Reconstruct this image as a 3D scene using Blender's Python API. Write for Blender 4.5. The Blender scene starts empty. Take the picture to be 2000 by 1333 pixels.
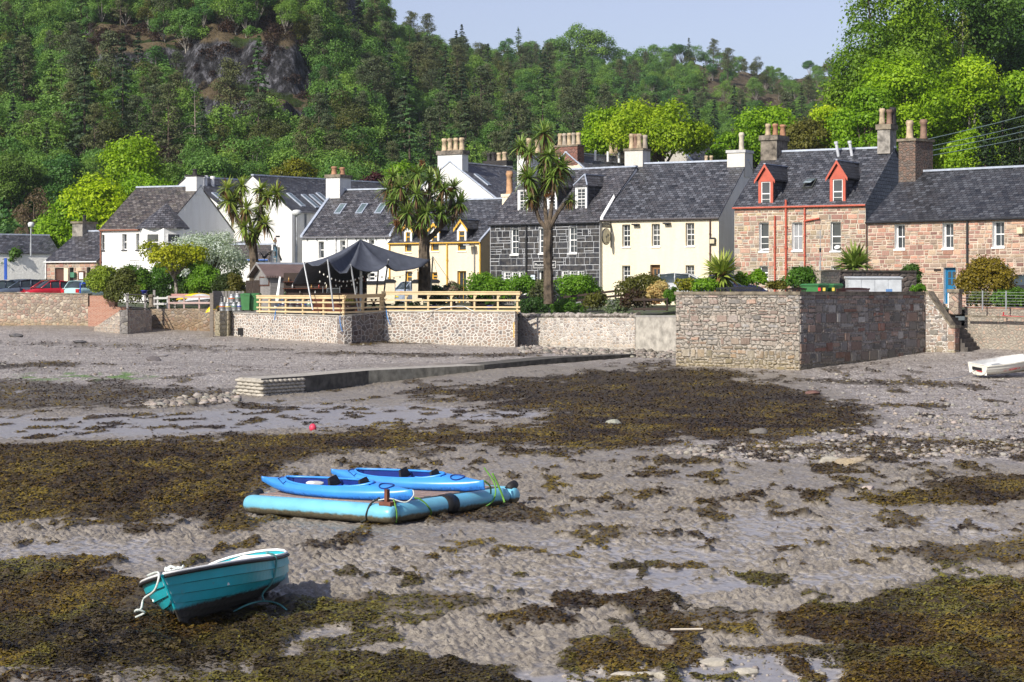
import bpy, math, random
import numpy as np
from mathutils import Vector, Matrix
S = bpy.context.scene
C = S.collection
R = math.radians
F = 4000.0          # focal length in photograph pixels (2000 wide)
H = 4.0             # eye height over the mud flat
# ------------------------------------------------------------------ camera
cam = bpy.data.cameras.new('camera'); co = bpy.data.objects.new('camera', cam); C.objects.link(co)
co.location = (0, 0, H); co.rotation_euler = (R(90), 0, 0)
cam.sensor_width = 36; cam.lens = 36*F/2000; cam.shift_y = -(666.5-570)/2000
cam.clip_start = .5; cam.clip_end = 6000
S.camera = co
# ------------------------------------------------------------------ sky, sun, exposure
SUN_AZ, SUN_EL = 38.0, 33.0       # degrees left of straight behind the camera, and above the horizon
sv = Vector((-math.sin(R(SUN_AZ))*math.cos(R(SUN_EL)), -math.cos(R(SUN_AZ))*math.cos(R(SUN_EL)), math.sin(R(SUN_EL))))
wd = bpy.data.worlds.new('World'); S.world = wd; wd.use_nodes = True
wn = wd.node_tree; bg = wn.nodes['Background']
sky = wn.nodes.new('ShaderNodeTexSky'); sky.sky_type = 'NISHITA'; sky.sun_disc = False
sky.sun_elevation = R(SUN_EL); sky.sun_rotation = math.atan2(sv.x, sv.y)
sky.altitude = 0; sky.air_density = 1.0; sky.dust_density = 1.2; sky.ozone_density = 5.0
hs = wn.nodes.new('ShaderNodeHueSaturation'); hs.inputs['Saturation'].default_value = .66; hs.inputs['Hue'].default_value = .525   # thin veil of high cloud
wn.links.new(sky.outputs[0], hs.inputs['Color']); wn.links.new(hs.outputs[0], bg.inputs[0]); bg.inputs[1].default_value = .105
sl = bpy.data.lights.new('sun', 'SUN'); so = bpy.data.objects.new('sun', sl); C.objects.link(so)
sl.energy = 4.3; sl.angle = R(.5); sl.color = (1, .93, .82)
so.rotation_euler = (-sv).to_track_quat('-Z', 'Y').to_euler()
S.view_settings.view_transform = 'Standard'; S.view_settings.look = 'None'; S.view_settings.gamma = 1
S.view_settings.exposure = 0.44
S.cycles.max_bounces = 6; S.cycles.diffuse_bounces = 4; S.cycles.glossy_bounces = 3
S.cycles.transmission_bounces = 4; S.cycles.transparent_max_bounces = 6
S.cycles.use_adaptive_sampling = True; S.cycles.adaptive_threshold = .02
S.cycles.use_denoising = True; S.cycles.caustics_reflective = False; S.cycles.caustics_refractive = False
# ------------------------------------------------------------------ helpers
rng = np.random.default_rng(7); random.seed(7)
def W(px, py, Y): return Vector(((px-1000)/F*Y, Y, H-(py-570)/F*Y))
ZM = {1:(0,330,3.8075),2:(300,320,3.8075),3:(560,280,3.3325),4:(840,240,3.3325),5:(1140,240,3.3325),6:(1400,230,3.603),
      7:(1640,230,2.514),8:(1000,540,5.0),'k':(440,900,3.333),'d':(240,1060,5.263),'c1':(420,540,8.886),'c2':(640,540,8.886),
      'c3':(840,520,8.886),'c4':(150,520,7.143),'c5':(1840,520,5.556),'c6':(1270,480,10.)}
def zp(k, x, y):
    a = ZM[k]; return a[0]+x/a[2], a[1]+y/a[2]
def tag(o, label=None, cat=None, group=None, kind=None):
    for k, v in (('label', label), ('category', cat), ('group', group), ('kind', kind)):
        if v: o[k] = v
    return o
def thing(name, label, cat, loc=(0,0,0), rz=0, group=None, rot=None):
    o = bpy.data.objects.new(name, None); C.objects.link(o); o.empty_display_size = .2
    o.location = loc; o.rotation_euler = rot if rot else (0, 0, rz)
    return tag(o, label, cat, group)
def obj(name, me, parent=None, loc=None):
    o = bpy.data.objects.new(name, me); C.objects.link(o)
    if parent: o.parent = parent
    if loc is not None: o.location = loc
    return o
def copy_tree(o, parent=None):
    c = o.copy(); C.objects.link(c)
    if parent: c.parent = parent
    for ch in o.children: copy_tree(ch, c)
    return c
class MB:
    def __init__(s): s.v=[]; s.f=[]; s.m=[]; s.c=[]
    def add(s, vs, fs, mi=0, col=None, M=None):
        b = len(s.v)
        s.v += [tuple(M @ Vector(v)) if M else tuple(v) for v in vs]
        for f in fs:
            s.f.append([b+i for i in f]); s.m.append(mi); s.c.append(col)
        return s
    def box(s, x0,x1,y0,y1,z0,z1, mi=0, col=None, M=None):
        return s.add([(x0,y0,z0),(x1,y0,z0),(x1,y1,z0),(x0,y1,z0),(x0,y0,z1),(x1,y0,z1),(x1,y1,z1),(x0,y1,z1)],
            [(0,3,2,1),(4,5,6,7),(0,1,5,4),(1,2,6,5),(2,3,7,6),(3,0,4,7)], mi, col, M)
    def quad(s, a,b,c,d, mi=0, col=None): return s.add([a,b,c,d],[(0,1,2,3)],mi,col)
    def hexa(s, p, mi=0, col=None):   # 8 points: bottom ring then top ring
        return s.add(p,[(0,3,2,1),(4,5,6,7),(0,1,5,4),(1,2,6,5),(2,3,7,6),(3,0,4,7)],mi,col)
    def prism(s, poly, off, mi=0, col=None):  # polygon of 3d points extruded by vector off
        n=len(poly); off=Vector(off); p=[Vector(q) for q in poly]; q=[a+off for a in p]
        return s.add(p+q,[list(range(n))[::-1],list(range(n,2*n))]+[(i,(i+1)%n,n+(i+1)%n,n+i) for i in range(n)],mi,col)
    def tube(s, pts, r, n=6, mi=0, col=None, cap=True):
        pts=[Vector(p) for p in pts]; k=len(pts); rs=r if isinstance(r,(list,tuple)) else [r]*k
        vs=[]; fs=[]; a=None
        for i in range(k):
            d=(pts[min(i+1,k-1)]-pts[max(i-1,0)])
            if d.length<1e-9: d=Vector((0,0,1))
            d.normalize()
            if a is None: a=d.orthogonal().normalized()
            a=(a-d*a.dot(d)); a=a.normalized() if a.length>1e-6 else d.orthogonal().normalized()
            b=d.cross(a)
            for j in range(n):
                t=2*math.pi*j/n; vs.append(pts[i]+(a*math.cos(t)+b*math.sin(t))*rs[i])
        for i in range(k-1):
            for j in range(n):
                j2=(j+1)%n; fs.append((i*n+j,i*n+j2,(i+1)*n+j2,(i+1)*n+j))
        if cap: fs+= [list(range(n))[::-1], list(range((k-1)*n,k*n))]
        return s.add(vs,fs,mi,col)
    def lathe(s, prof, c=(0,0,0), n=12, mi=0, col=None, M=None):
        vs=[];fs=[];k=len(prof)
        for r,z in prof:
            for j in range(n):
                t=2*math.pi*j/n; vs.append((c[0]+r*math.cos(t),c[1]+r*math.sin(t),c[2]+z))
        for i in range(k-1):
            for j in range(n):
                j2=(j+1)%n; fs.append((i*n+j,i*n+j2,(i+1)*n+j2,(i+1)*n+j))
        fs+=[list(range(n))[::-1],list(range((k-1)*n,k*n))]
        return s.add(vs,fs,mi,col,M)
    def grid(s, P, mi=0, col=None, close_u=False):   # P[i][j] points
        a=len(P); b=len(P[0]); fs=[]
        for i in range(a-1):
            for j in range(b if close_u else b-1):
                j2=(j+1)%b; fs.append((i*b+j,i*b+j2,(i+1)*b+j2,(i+1)*b+j))
        return s.add([q for r in P for q in r],fs,mi,col)
    def mesh(s, name, mats, smooth=False):
        me=bpy.data.meshes.new(name); me.from_pydata(s.v,[],s.f)
        if not isinstance(mats,(list,tuple)): mats=[mats]
        for m in mats: me.materials.append(m)
        if len(mats)>1: me.polygons.foreach_set('material_index',s.m)
        if any(c is not None for c in s.c):
            at=me.attributes.new('Col','FLOAT_COLOR','FACE')
            at.data.foreach_set('color',np.array([(tuple(c)+(1,))[:4] if c is not None else (.5,.5,.5,1) for c in s.c],np.float32).ravel())
        uv=me.uv_layers.new(name='UVMap'); co=np.zeros((len(me.loops),2),np.float32); V=s.v
        for p in me.polygons:
            n=p.normal
            if abs(n.z)>.985: ux,vx=(1,0,0),(0,1,0)
            else:
                l=math.hypot(n.x,n.y); ux=(-n.y/l,n.x/l,0)
                vx=(n.y*ux[2]-n.z*ux[1], n.z*ux[0]-n.x*ux[2], n.x*ux[1]-n.y*ux[0])
            for li in p.loop_indices:
                q=V[me.loops[li].vertex_index]
                co[li]=(q[0]*ux[0]+q[1]*ux[1]+q[2]*ux[2], q[0]*vx[0]+q[1]*vx[1]+q[2]*vx[2])
        uv.data.foreach_set('uv',co.ravel())
        if smooth: me.polygons.foreach_set('use_smooth',[True]*len(me.polygons))
        me.update(); return me
    def build(s, name, mats, parent=None, smooth=False, loc=None):
        return obj(name, s.mesh(name,mats,smooth), parent, loc)
def np_mesh(name, V, Q, mats, col=None, smooth=False, mi=None, vcol=None):
    V=np.asarray(V,np.float32); Q=np.asarray(Q,np.int32); k=Q.shape[1]
    me=bpy.data.meshes.new(name); me.vertices.add(len(V)); me.vertices.foreach_set('co',V.ravel())
    me.loops.add(Q.size); me.loops.foreach_set('vertex_index',Q.ravel())
    me.polygons.add(len(Q)); me.polygons.foreach_set('loop_start',np.arange(0,Q.size,k,dtype=np.int32))
    me.polygons.foreach_set('loop_total',np.full(len(Q),k,np.int32))
    for m in (mats if isinstance(mats,(list,tuple)) else [mats]): me.materials.append(m)
    if mi is not None: me.polygons.foreach_set('material_index',np.asarray(mi,np.int32))
    if col is not None:
        at=me.attributes.new('Col','FLOAT_COLOR','FACE'); c=np.ones((len(Q),4),np.float32); c[:,:3]=col
        at.data.foreach_set('color',c.ravel())
    if vcol:
        for kx,a in vcol.items():
            at=me.attributes.new(kx,'FLOAT','POINT'); at.data.foreach_set('value',np.asarray(a,np.float32))
    if smooth: me.polygons.foreach_set('use_smooth',np.ones(len(Q),bool))
    me.update(); me.validate(); return me
def join_np(parts):   # parts: list of (V,Q,col)
    Vs=[];Qs=[];Cs=[];b=0
    for V,Q,c in parts: Vs.append(V);Qs.append(Q+b);Cs.append(c);b+=len(V)
    return np.concatenate(Vs),np.concatenate(Qs),np.concatenate(Cs)
# numpy noise
def _h(ix,iy,s):
    n=(ix*374761393+iy*668265263+s*974634541)&0xffffffff
    n=((n^(n>>13))*1274126177)&0xffffffff
    return ((n^(n>>16))&0xffff)/65535.
def vnoise(x,y,s=0):
    x=np.asarray(x,float);y=np.asarray(y,float)
    ix=np.floor(x).astype(np.int64);iy=np.floor(y).astype(np.int64);fx=x-ix;fy=y-iy
    u=fx*fx*(3-2*fx);v=fy*fy*(3-2*fy)
    a=_h(ix,iy,s);b=_h(ix+1,iy,s);c=_h(ix,iy+1,s);d=_h(ix+1,iy+1,s)
    return (a*(1-u)+b*u)*(1-v)+(c*(1-u)+d*u)*v
def fbm(x,y,o=4,s=0,g=.5):
    t=0;a=1;n=0
    for i in range(o): t=t+a*vnoise(x*2**i+i*17.3,y*2**i-i*9.1,s+i);n+=a;a*=g
    return t/n
def sstep(a,b,x): t=np.clip((x-a)/(b-a),0,1); return t*t*(3-2*t)
# ------------------------------------------------------------------ materials
class N:
    def __init__(s,name):
        s.m=bpy.data.materials.new(name); s.m.use_nodes=True; s.t=s.m.node_tree; s.b=s.t.nodes['Principled BSDF']; s.o=s.t.nodes['Material Output']
    def n(s,ty,ins=None,**pr):
        x=s.t.nodes.new('ShaderNode'+ty)
        for k,v in pr.items(): setattr(x,k,v)
        for k,v in (ins or {}).items(): s.set(x,k,v)
        return x
    def set(s,x,k,v):
        i=x.inputs[k]
        if isinstance(v,bpy.types.NodeSocket): s.t.links.new(v,i)
        elif isinstance(v,(tuple,list)) and len(v)==3 and len(i.default_value)==4: i.default_value=(*v,1)
        else: i.default_value=v
    def P(s,**k):
        for a,v in k.items(): s.set(s.b,{'col':'Base Color','rough':'Roughness','norm':'Normal','spec':'Specular IOR Level','metal':'Metallic','alpha':'Alpha'}[a],v)
        return s.m
    def uv(s,sc=(1,1,1)):
        u=s.n('UVMap'); return s.n('Mapping',{'Vector':u.outputs[0],'Scale':sc}).outputs[0]
    def obj(s,sc=(1,1,1)):
        u=s.n('TexCoord'); return s.n('Mapping',{'Vector':u.outputs['Object'],'Scale':sc}).outputs[0]
    def pos(s,sc=(1,1,1)):
        u=s.n('NewGeometry'); return s.n('Mapping',{'Vector':u.outputs['Position'],'Scale':sc}).outputs[0]
    def noise(s,vec,scale,detail=4,rough=.55,out=0):
        return s.n('TexNoise',{'Vector':vec,'Scale':scale,'Detail':detail,'Roughness':rough}).outputs[out]
    def ramp(s,fac,stops,interp='LINEAR'):
        r=s.n('ValToRGB',{'Fac':fac}); e=r.color_ramp; e.interpolation=interp
        while len(e.elements)<len(stops): e.elements.new(.5)
        for el,(p,c) in zip(e.elements,stops): el.position=p; el.color=(*c,1) if len(c)==3 else c
        return r.outputs[0]
    def mix(s,fac,a,b,mode='MIX'):
        x=s.n('Mix',data_type='RGBA',blend_type=mode); s.set(x,0,fac)
        for k,v in ((6,a),(7,b)):
            if isinstance(v,(tuple,list)) and len(v)==3: v=(*v,1)
            s.set(x,k,v)
        return x.outputs[2]
    def math(s,op,a,b=0.,c=0.):
        x=s.n('Math',operation=op); s.set(x,0,a); s.set(x,1,b); s.set(x,2,c); return x.outputs[0]
    def bump(s,h,st=.3,d=.02,nrm=None):
        x=s.n('Bump',{'Height':h,'Strength':st,'Distance':d})
        if nrm is not None: s.set(x,'Normal',nrm)
        return x.outputs[0]
    def attr(s,name='Col',out=0): return s.n('Attribute',attribute_name=name).outputs[out]
MC={}
def paint(name,col,rough=.5,var=.12,metal=0.,spec=.4,bs=.08):
    if name in MC: return MC[name]
    n=N(name); v=n.pos(); z=n.noise(v,3.,5); f=n.noise(v,24.,3)
    d=tuple(c*(1-var*1.6) for c in col); l=tuple(min(1,c*(1+var)) for c in col)
    c=n.ramp(z,[(.3,d),(.7,l)])
    n.P(col=c,rough=n.math('MULTIPLY_ADD',f,.2,rough-.1),metal=metal,spec=spec)
    if bs: n.P(norm=n.bump(f,bs,.01))
    MC[name]=n.m; return n.m
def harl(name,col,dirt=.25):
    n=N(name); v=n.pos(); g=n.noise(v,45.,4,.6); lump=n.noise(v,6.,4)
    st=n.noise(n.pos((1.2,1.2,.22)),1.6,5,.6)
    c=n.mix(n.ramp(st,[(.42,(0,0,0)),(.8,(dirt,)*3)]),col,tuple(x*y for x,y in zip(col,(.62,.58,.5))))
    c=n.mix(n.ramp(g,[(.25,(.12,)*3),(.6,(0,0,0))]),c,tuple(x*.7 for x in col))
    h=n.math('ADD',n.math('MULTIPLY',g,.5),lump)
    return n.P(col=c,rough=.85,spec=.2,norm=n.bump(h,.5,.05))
def slate(name,c1,c2,moss=0.,lich=.5):
    n=N(name); u=n.uv()
    wob=n.noise(n.uv(),1.3,2,out=1)
    uu=n.n('MixRGB',{0:.012,1:u,2:wob},blend_type='ADD').outputs[0]
    br=n.n('TexBrick',{'Vector':uu,'Scale':1.,'Mortar Size':.016,'Mortar Smooth':.2,'Bias':0.,'Brick Width':.31,'Row Height':.215,'Color1':(0,0,0),'Color2':(1,1,1),'Mortar':(.4,.4,.4)})
    cell=br.outputs[0]; mort=br.outputs[1]
    big=n.noise(n.uv((.7,.25,1)),1.,5,.65)
    m1=tuple(a*.6+b*.4 for a,b in zip(c1,c2))
    c=n.ramp(cell,[(0.,tuple(x*.55 for x in c1)),(.3,m1),(.5,(m1[0]*1.12,m1[1]*1.0,m1[2]*.95)),(.75,c2),(1.,tuple(min(1,x*1.55) for x in c2))])
    c=n.mix(n.ramp(big,[(.40,(0,0,0)),(.75,(.35,)*3)]),c,tuple(x*1.35+.012 for x in c2))
    c=n.mix(n.math('MULTIPLY',mort,.9),c,(.008,.008,.010))
    li=n.noise(n.uv(),9.,6,.7); li2=n.noise(n.uv(),.9,3)
    lf=n.math('MULTIPLY',n.ramp(li,[(.66,(0,0,0)),(.72,(1,1,1))]),n.ramp(li2,[(.45,(0,0,0)),(.65,(lich,)*3)]))
    c=n.mix(lf,c,(.42,.42,.38))
    if moss: c=n.mix(n.math('MULTIPLY',n.ramp(n.noise(n.uv(),1.6,6,.7),[(.5,(0,0,0)),(.72,(1,1,1))]),moss),c,(.09,.085,.035))
    # each course tilts: sawtooth height along the slope
    sx=n.n('SeparateXYZ',{0:uu}); saw=n.math('FRACT',n.math('DIVIDE',sx.outputs[1],.215))
    h=n.math('SUBTRACT',n.math('MULTIPLY_ADD',cell,.35,n.math('SUBTRACT',1.,saw)),mort)
    return n.P(col=c,rough=n.math('MULTIPLY_ADD',cell,.2,.42),spec=.45,norm=n.bump(h,1.,.035))
def rubble(name,mortar,stones,scale=3.,mw=.09,asp=1.35,damp=None,bstr=.8,rnd=.9):
    n=N(name); u=n.uv((scale,scale*asp,1)); w=n.noise(u,1.4,3,out=1)
    u=n.n('MixRGB',{0:.18,1:u,2:w},blend_type='ADD').outputs[0]
    v1=n.n('TexVoronoi',{'Vector':u,'Scale':1.,'Randomness':rnd},voronoi_dimensions='2D',feature='F1')
    ve=n.n('TexVoronoi',{'Vector':u,'Scale':1.,'Randomness':rnd},voronoi_dimensions='2D',feature='DISTANCE_TO_EDGE')
    cr=n.n('SeparateColor',{0:v1.outputs['Color']})
    c=n.ramp(cr.outputs[0],[(i/(len(stones)-1),s) for i,s in enumerate(stones)])
    fine=n.noise(n.uv(),14.,6,.7)
    c=n.mix(.5,c,n.ramp(fine,[(.3,(.45,.45,.45)),(.7,(1.15,1.12,1.08))]),'MULTIPLY')
    c=n.mix(n.math('MULTIPLY',cr.outputs[1],.55),c,(1.5,1.48,1.45),'MULTIPLY')
    ed=n.math('ADD',ve.outputs['Distance'],n.math('MULTIPLY_ADD',n.noise(n.uv(),7.,4),.16,-.08))
    mk=n.math('SUBTRACT',1.,n.n('MapRange',{0:ed,1:mw*.6,2:mw*1.3},interpolation_type='SMOOTHSTEP').outputs[0])
    mc=n.mix(n.ramp(n.noise(n.uv(),1.2,5,.65),[(.35,(0,0,0)),(.65,(1,1,1))]),mortar,tuple(x*.62 for x in mortar))
    c=n.mix(mk,c,mc)
    if damp:      # weed-green and ochre stain band near the beach: (z0,z1,colour,strength)
        z=n.n('SeparateXYZ',{0:n.pos()}).outputs[2]
        zz=n.math('ADD',z,n.math('MULTIPLY_ADD',n.noise(n.pos(),1.1,5,.65),.9,-.45))
        f=n.n('MapRange',{0:zz,1:damp[0],2:damp[1],3:damp[3],4:0.},interpolation_type='SMOOTHSTEP').outputs[0]
        c=n.mix(f,c,n.mix(.6,c,damp[2]))
    h=n.math('MULTIPLY_ADD',fine,.25,n.math('MINIMUM',n.math('MULTIPLY',ed,3.),.7))
    return n.P(col=c,rough=.88,spec=.25,norm=n.bump(h,bstr,.07))
def attrmat(name,rough=.8,fs=18.,amt=.45,bstr=.35,bd=.03,spec=.3,lime=0.):
    n=N(name); c=n.attr(); v=n.pos(); f=n.noise(v,fs,6,.68); g=n.noise(v,3.5,4)
    k=n.ramp(f,[(.25,(1-amt,)*3),(.75,(1+amt*.5,)*3)]); c=n.mix(1.,c,k,'MULTIPLY')
    c=n.mix(n.ramp(g,[(.35,(0,0,0)),(.7,(.3,)*3)]),c,(.25,.22,.18))
    if lime: c=n.mix(n.math('MULTIPLY',n.ramp(n.noise(n.pos((1,1,.8)),1.7,7,.72),[(.56,(0,0,0)),(.66,(1,1,1))]),lime),c,(.52,.50,.47))
    return n.P(col=c,rough=rough,spec=spec,norm=n.bump(f,bstr,bd))
def leafmat(name,tr=.35,rough=.5):
    n=N(name); c=n.attr(); g=n.n('ObjectInfo')
    c=n.mix(1.,c,n.ramp(g.outputs['Random'],[(0,(.8,.88,.9)),(.5,(1,1,1)),(1,(1.22,1.1,.9))]),'MULTIPLY')
    n.P(col=c,rough=rough,spec=.25)
    if tr:
        t=n.n('BsdfTranslucent',{'Color':n.mix(1.,c,(1.15,1.25,.6),'MULTIPLY')}); x=n.n('MixShader',{0:tr,1:n.b.outputs[0],2:t.outputs[0]})
        n.t.links.new(x.outputs[0],n.o.inputs[0])
    return n.m
def wood(name,c1,c2,rough=.7,st=(1,1,12)):
    n=N(name); v=n.obj(st); f=n.noise(v,2.5,6,.65); k=n.noise(n.obj(),1.2,4)
    c=n.mix(.4,n.ramp(f,[(.3,c1),(.72,c2)]),n.ramp(k,[(.3,(.6,)*3),(.7,(1.2,)*3)]),'MULTIPLY')
    return n.P(col=c,rough=rough,spec=.3,norm=n.bump(f,.3,.01))
WHITE=harl('white harling',(.84,.84,.82)); WHITE2=harl('old white harling',(.74,.745,.73),.5)
CREAM=harl('cream harling',(.80,.715,.54),.3); CREAM2=harl('pale cream harling',(.79,.69,.52),.4)
GREYHARL=harl('grey harling',(.46,.44,.40),.4); PALEGABLE=harl('pale gable harling',(.84,.82,.76),.4)
SLATE=slate('blue grey slate',(.030,.033,.040),(.088,.093,.108)); SLATE_B=slate('brown grey slate',(.055,.048,.045),(.125,.112,.104),.45,.8)
SLATE_D=slate('dark slate',(.024,.026,.031),(.062,.066,.076),0,.25); SLATE_R=slate('lichened slate',(.034,.035,.042),(.10,.10,.112),.12,.9)
LEAD=paint('lead flashing',(.42,.47,.56),.45,.15,.2); WPAINT=paint('white gloss paint',(.80,.80,.79),.35,.05)
YPAINT=paint('ochre yellow paint',(.72,.42,.06),.45,.08); RPAINT=paint('red oxide paint',(.47,.10,.06),.45,.1)
BPAINT=paint('black paint',(.018,.019,.022),.4,.2); BLUEP=paint('blue door paint',(.015,.16,.33),.4,.08); CYANP=paint('turquoise door paint',(.02,.33,.52),.4,.06)
GREYP=paint('grey galvanised',(.42,.44,.46),.45,.12,.5); BROWNP=paint('brown paint',(.10,.045,.03),.5,.15)
def glassmat(name,col,rough=.06):
    n=N(name); f=n.noise(n.pos(),.9,2); n.P(col=n.ramp(f,[(.3,tuple(x*.5 for x in col)),(.7,col)]),rough=rough,spec=.7); return n.m
GLASS=glassmat('window glass',(.05,.06,.07)); CURT=glassmat('curtained glass',(.30,.31,.33),.2); DARK=paint('dark interior',(.012,.011,.011),.8,.2)
TERRA=paint('buff chimney pot',(.46,.36,.24),.8,.35); REDPOT=paint('red chimney pot',(.36,.19,.11),.8,.25); SOOT=paint('sooty chimney pot',(.03,.027,.027),.75,.3)
STONEBLK=attrmat('dressed stone blocks',.85,16.,.4,.45,.02); BLKBLOCK=attrmat('black painted stone',.45,16.,.3,.4,.015,.45)
CAPST=paint('weathered cope stone',(.20,.17,.125),.9,.4,bs=.5); CONC=paint('weathered concrete',(.40,.375,.33),.9,.25,bs=.4)
LEAF=leafmat('leaves'); NEEDLE=leafmat('needles',.12,.6); BARK=paint('bark',(.10,.075,.055),.9,.4,bs=.6); BARKG=paint('grey bark',(.26,.24,.21),.9,.4,bs=.5)
TIMBER=wood('new sawn timber',(.55,.41,.22),(.70,.56,.35)); OLDWOOD=wood('silvered timber',(.16,.15,.145),(.34,.325,.31)); DARKWOOD=wood('dark stained timber',(.02,.014,.011),(.06,.04,.03))
MAHOG=wood('mahogany boards',(.06,.016,.008),(.14,.042,.02),.4)
STEEL=paint('steel',(.55,.56,.58),.3,.15,.9); RUBBER=paint('black rubber',(.014,.014,.015),.6,.2); CHROME=paint('keg steel',(.46,.47,.48),.35,.15,.9)
# ------------------------------------------------------------------ the shore: heights
CTRL=[(-32,130,1.82),(-27,130,1.9),(-19,122,1.45),(-9.2,112,1.14),(0,120,1.05),(6.7,112,.92),(7.4,93,.62),(12.5,89,.60),(20,97,1.05),(21.5,97,1.1),(26,104,1.62),(30,108,1.75),(-15,108,.95),(-9.8,78.5,-.10),(-6.2,84,.05)]
PY=[0,72,84,92,100,112,120,130,150]; PZ=[0,0,.22,.5,.72,1.05,1.3,1.8,1.9]
def base_h(X,Y): return np.interp(Y,PY,PZ)
_cx=np.array([c[0] for c in CTRL],float); _cy=np.array([c[1] for c in CTRL],float); _cz=np.array([c[2] for c in CTRL])-base_h(_cx,_cy)
_K=np.exp(-((_cx[:,None]-_cx)**2+(_cy[:,None]-_cy)**2)/(2*6.**2)); _cw=np.linalg.solve(_K+1e-3*np.eye(len(_cx)),_cz)
def shore_h(X,Y):
    X=np.asarray(X,float);Y=np.asarray(Y,float); h=base_h(X,Y)
    for x,y,w in zip(_cx,_cy,_cw): h=h+w*np.exp(-((X-x)**2+(Y-y)**2)/(2*6.**2))
    h=h+.10*(fbm(X*.12,Y*.09,3,5)-.5)
    return h
def poly_d(px,py,poly,ys=2.6):      # signed distance, inside positive
    P=np.array(poly,float); x=px; y=py*ys; n=len(P); ins=np.zeros(px.shape,bool); dm=np.full(px.shape,1e9)
    for i in range(n):
        x1,y1=P[i]; x2,y2=P[(i+1)%n]; y1*=ys; y2*=ys
        if y1!=y2:
            c=((y1>y)!=(y2>y))&(x<(x2-x1)*(y-y1)/(y2-y1)+x1); ins^=c
        dx=x2-x1;dy=y2-y1;t=np.clip(((x-x1)*dx+(y-y1)*dy)/(dx*dx+dy*dy+1e-9),0,1)
        dm=np.minimum(dm,(x-x1-t*dx)**2+(y-y1-t*dy)**2)
    d=np.sqrt(dm); return np.where(ins,d,-d)
# seaweed beds: outlines on the ground in photograph coordinates of the flat shore
WEED=[([(1318,716),(1240,714),(1100,730),(980,745),(760,768),(830,779),(940,790),(1060,806),(1075,815),(1000,836),(700,842),(430,846),(200,862),(-400,872),(-400,1015),(0,1022),(200,1026),(380,1020),(420,1050),(500,1045),(480,1000),(520,935),(620,893),(800,882),(1000,872),(1190,880),(1290,876),(1350,862),(1560,856),(1700,832),(1680,802),(1570,765),(1500,742),(1400,724)],1.,30),
 ([(1470,1210),(1600,1180),(1800,1142),(2500,1120),(2500,1440),(1620,1440),(1640,1270),(1560,1250)],1.,30),
 ([(1660,977),(1800,962),(1790,935),(2400,922),(2400,990),(1900,990),(1700,987)],.95,24),
 ([(-300,1104),(120,1108),(250,1116),(300,1150),(380,1212),(600,1170),(760,1185),(740,1222),(600,1245),(500,1300),(200,1310),(-300,1320)],.95,32),([(-300,1290),(480,1290),(480,1440),(-300,1440)],.55,26),([(1240,1190),(1500,1195),(1500,1225),(1260,1220)],.7,16),
 ([(-300,742),(200,745),(450,762),(450,792),(200,802),(-300,814)],.72,22),
 ([(1740,1072),(1860,1062),(2400,1040),(2400,1108),(1900,1108),(1800,1098)],.8,24),
 ([(480,1296),(640,1276),(820,1274),(1000,1312),(900,1440),(480,1440)],.9,24),
 ([(1350,852),(1560,862),(2400,846),(2400,884),(1700,892),(1450,884)],.66,18),
 ([(700,1006),(1000,990),(1130,1012),(1000,1024),(850,1028)],.85,14),([(1130,1034),(1245,1032),(1240,1044),(1140,1042)],.9,10),
 ([(940,1205),(1010,1200),(1140,1212),(1120,1226),(960,1222)],.9,12),([(210,1225),(300,1208),(400,1222),(480,1255),(420,1272),(240,1262)],1.,16),
 ([(1110,1305),(1240,1298),(1240,1316),(1120,1318)],.9,10),([(1320,1226),(1480,1222),(1480,1250),(1330,1250)],.9,14),
 ([(1360,1262),(1620,1262),(1600,1285),(1400,1282)],.75,14),([(1560,968),(1620,966),(1620,977),(1566,979)],1.,7),([(1440,970),(1490,970),(1490,976),(1440,976)],1.,6),
 ([(700,1170),(820,1160),(960,1178),(900,1196),(720,1200)],.72,18),([(0,1190),(230,1190),(420,1240),(200,1260),(0,1250)],.9,20),
 ([(560,1260),(760,1230),(800,1260),(600,1290)],.8,16),([(1500,1005),(1580,1003),(1580,1012),(1500,1014)],.9,6),([(1180,1108),(1250,1106),(1250,1118),(1190,1118)],.9,6),
 # wrack lines high on the beach
 ([(640,663),(760,662),(1010,668),(1010,674),(800,672),(690,676)],.85,7),([(560,690),(720,686),(900,692),(1060,690),(1060,698),(850,698),(600,694)],.72,7),
 ([(-200,672),(60,668),(400,676),(620,684),(400,688),(60,676)],.5,7),([(-200,712),(80,706),(220,712),(60,722),(-200,724)],.8,9),([(1500,738),(1700,742),(1880,748),(1880,756),(1640,752)],.8,9)]
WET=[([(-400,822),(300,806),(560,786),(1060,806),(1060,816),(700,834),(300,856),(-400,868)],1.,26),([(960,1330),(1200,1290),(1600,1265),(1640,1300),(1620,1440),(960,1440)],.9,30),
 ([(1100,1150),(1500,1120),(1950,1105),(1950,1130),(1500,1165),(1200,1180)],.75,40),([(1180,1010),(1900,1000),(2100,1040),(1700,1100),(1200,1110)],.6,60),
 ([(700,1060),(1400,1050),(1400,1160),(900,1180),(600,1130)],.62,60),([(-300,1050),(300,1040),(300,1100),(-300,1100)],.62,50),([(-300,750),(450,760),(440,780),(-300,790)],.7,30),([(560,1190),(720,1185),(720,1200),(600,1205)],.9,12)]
PEBB=[([(-400,630),(-400,742),(450,765),(480,735),(900,710),(1240,712),(1320,714),(1560,735),(1700,800),(1560,852),(1350,862),(1300,882),(1560,905),(2500,905),(2500,640),(1800,640),(1320,690),(1000,660),(700,660)],1.,30)]
BARE=[([(1560,770),(1640,776),(1760,830),(1700,836),(1640,800)],1.,20)]
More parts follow.
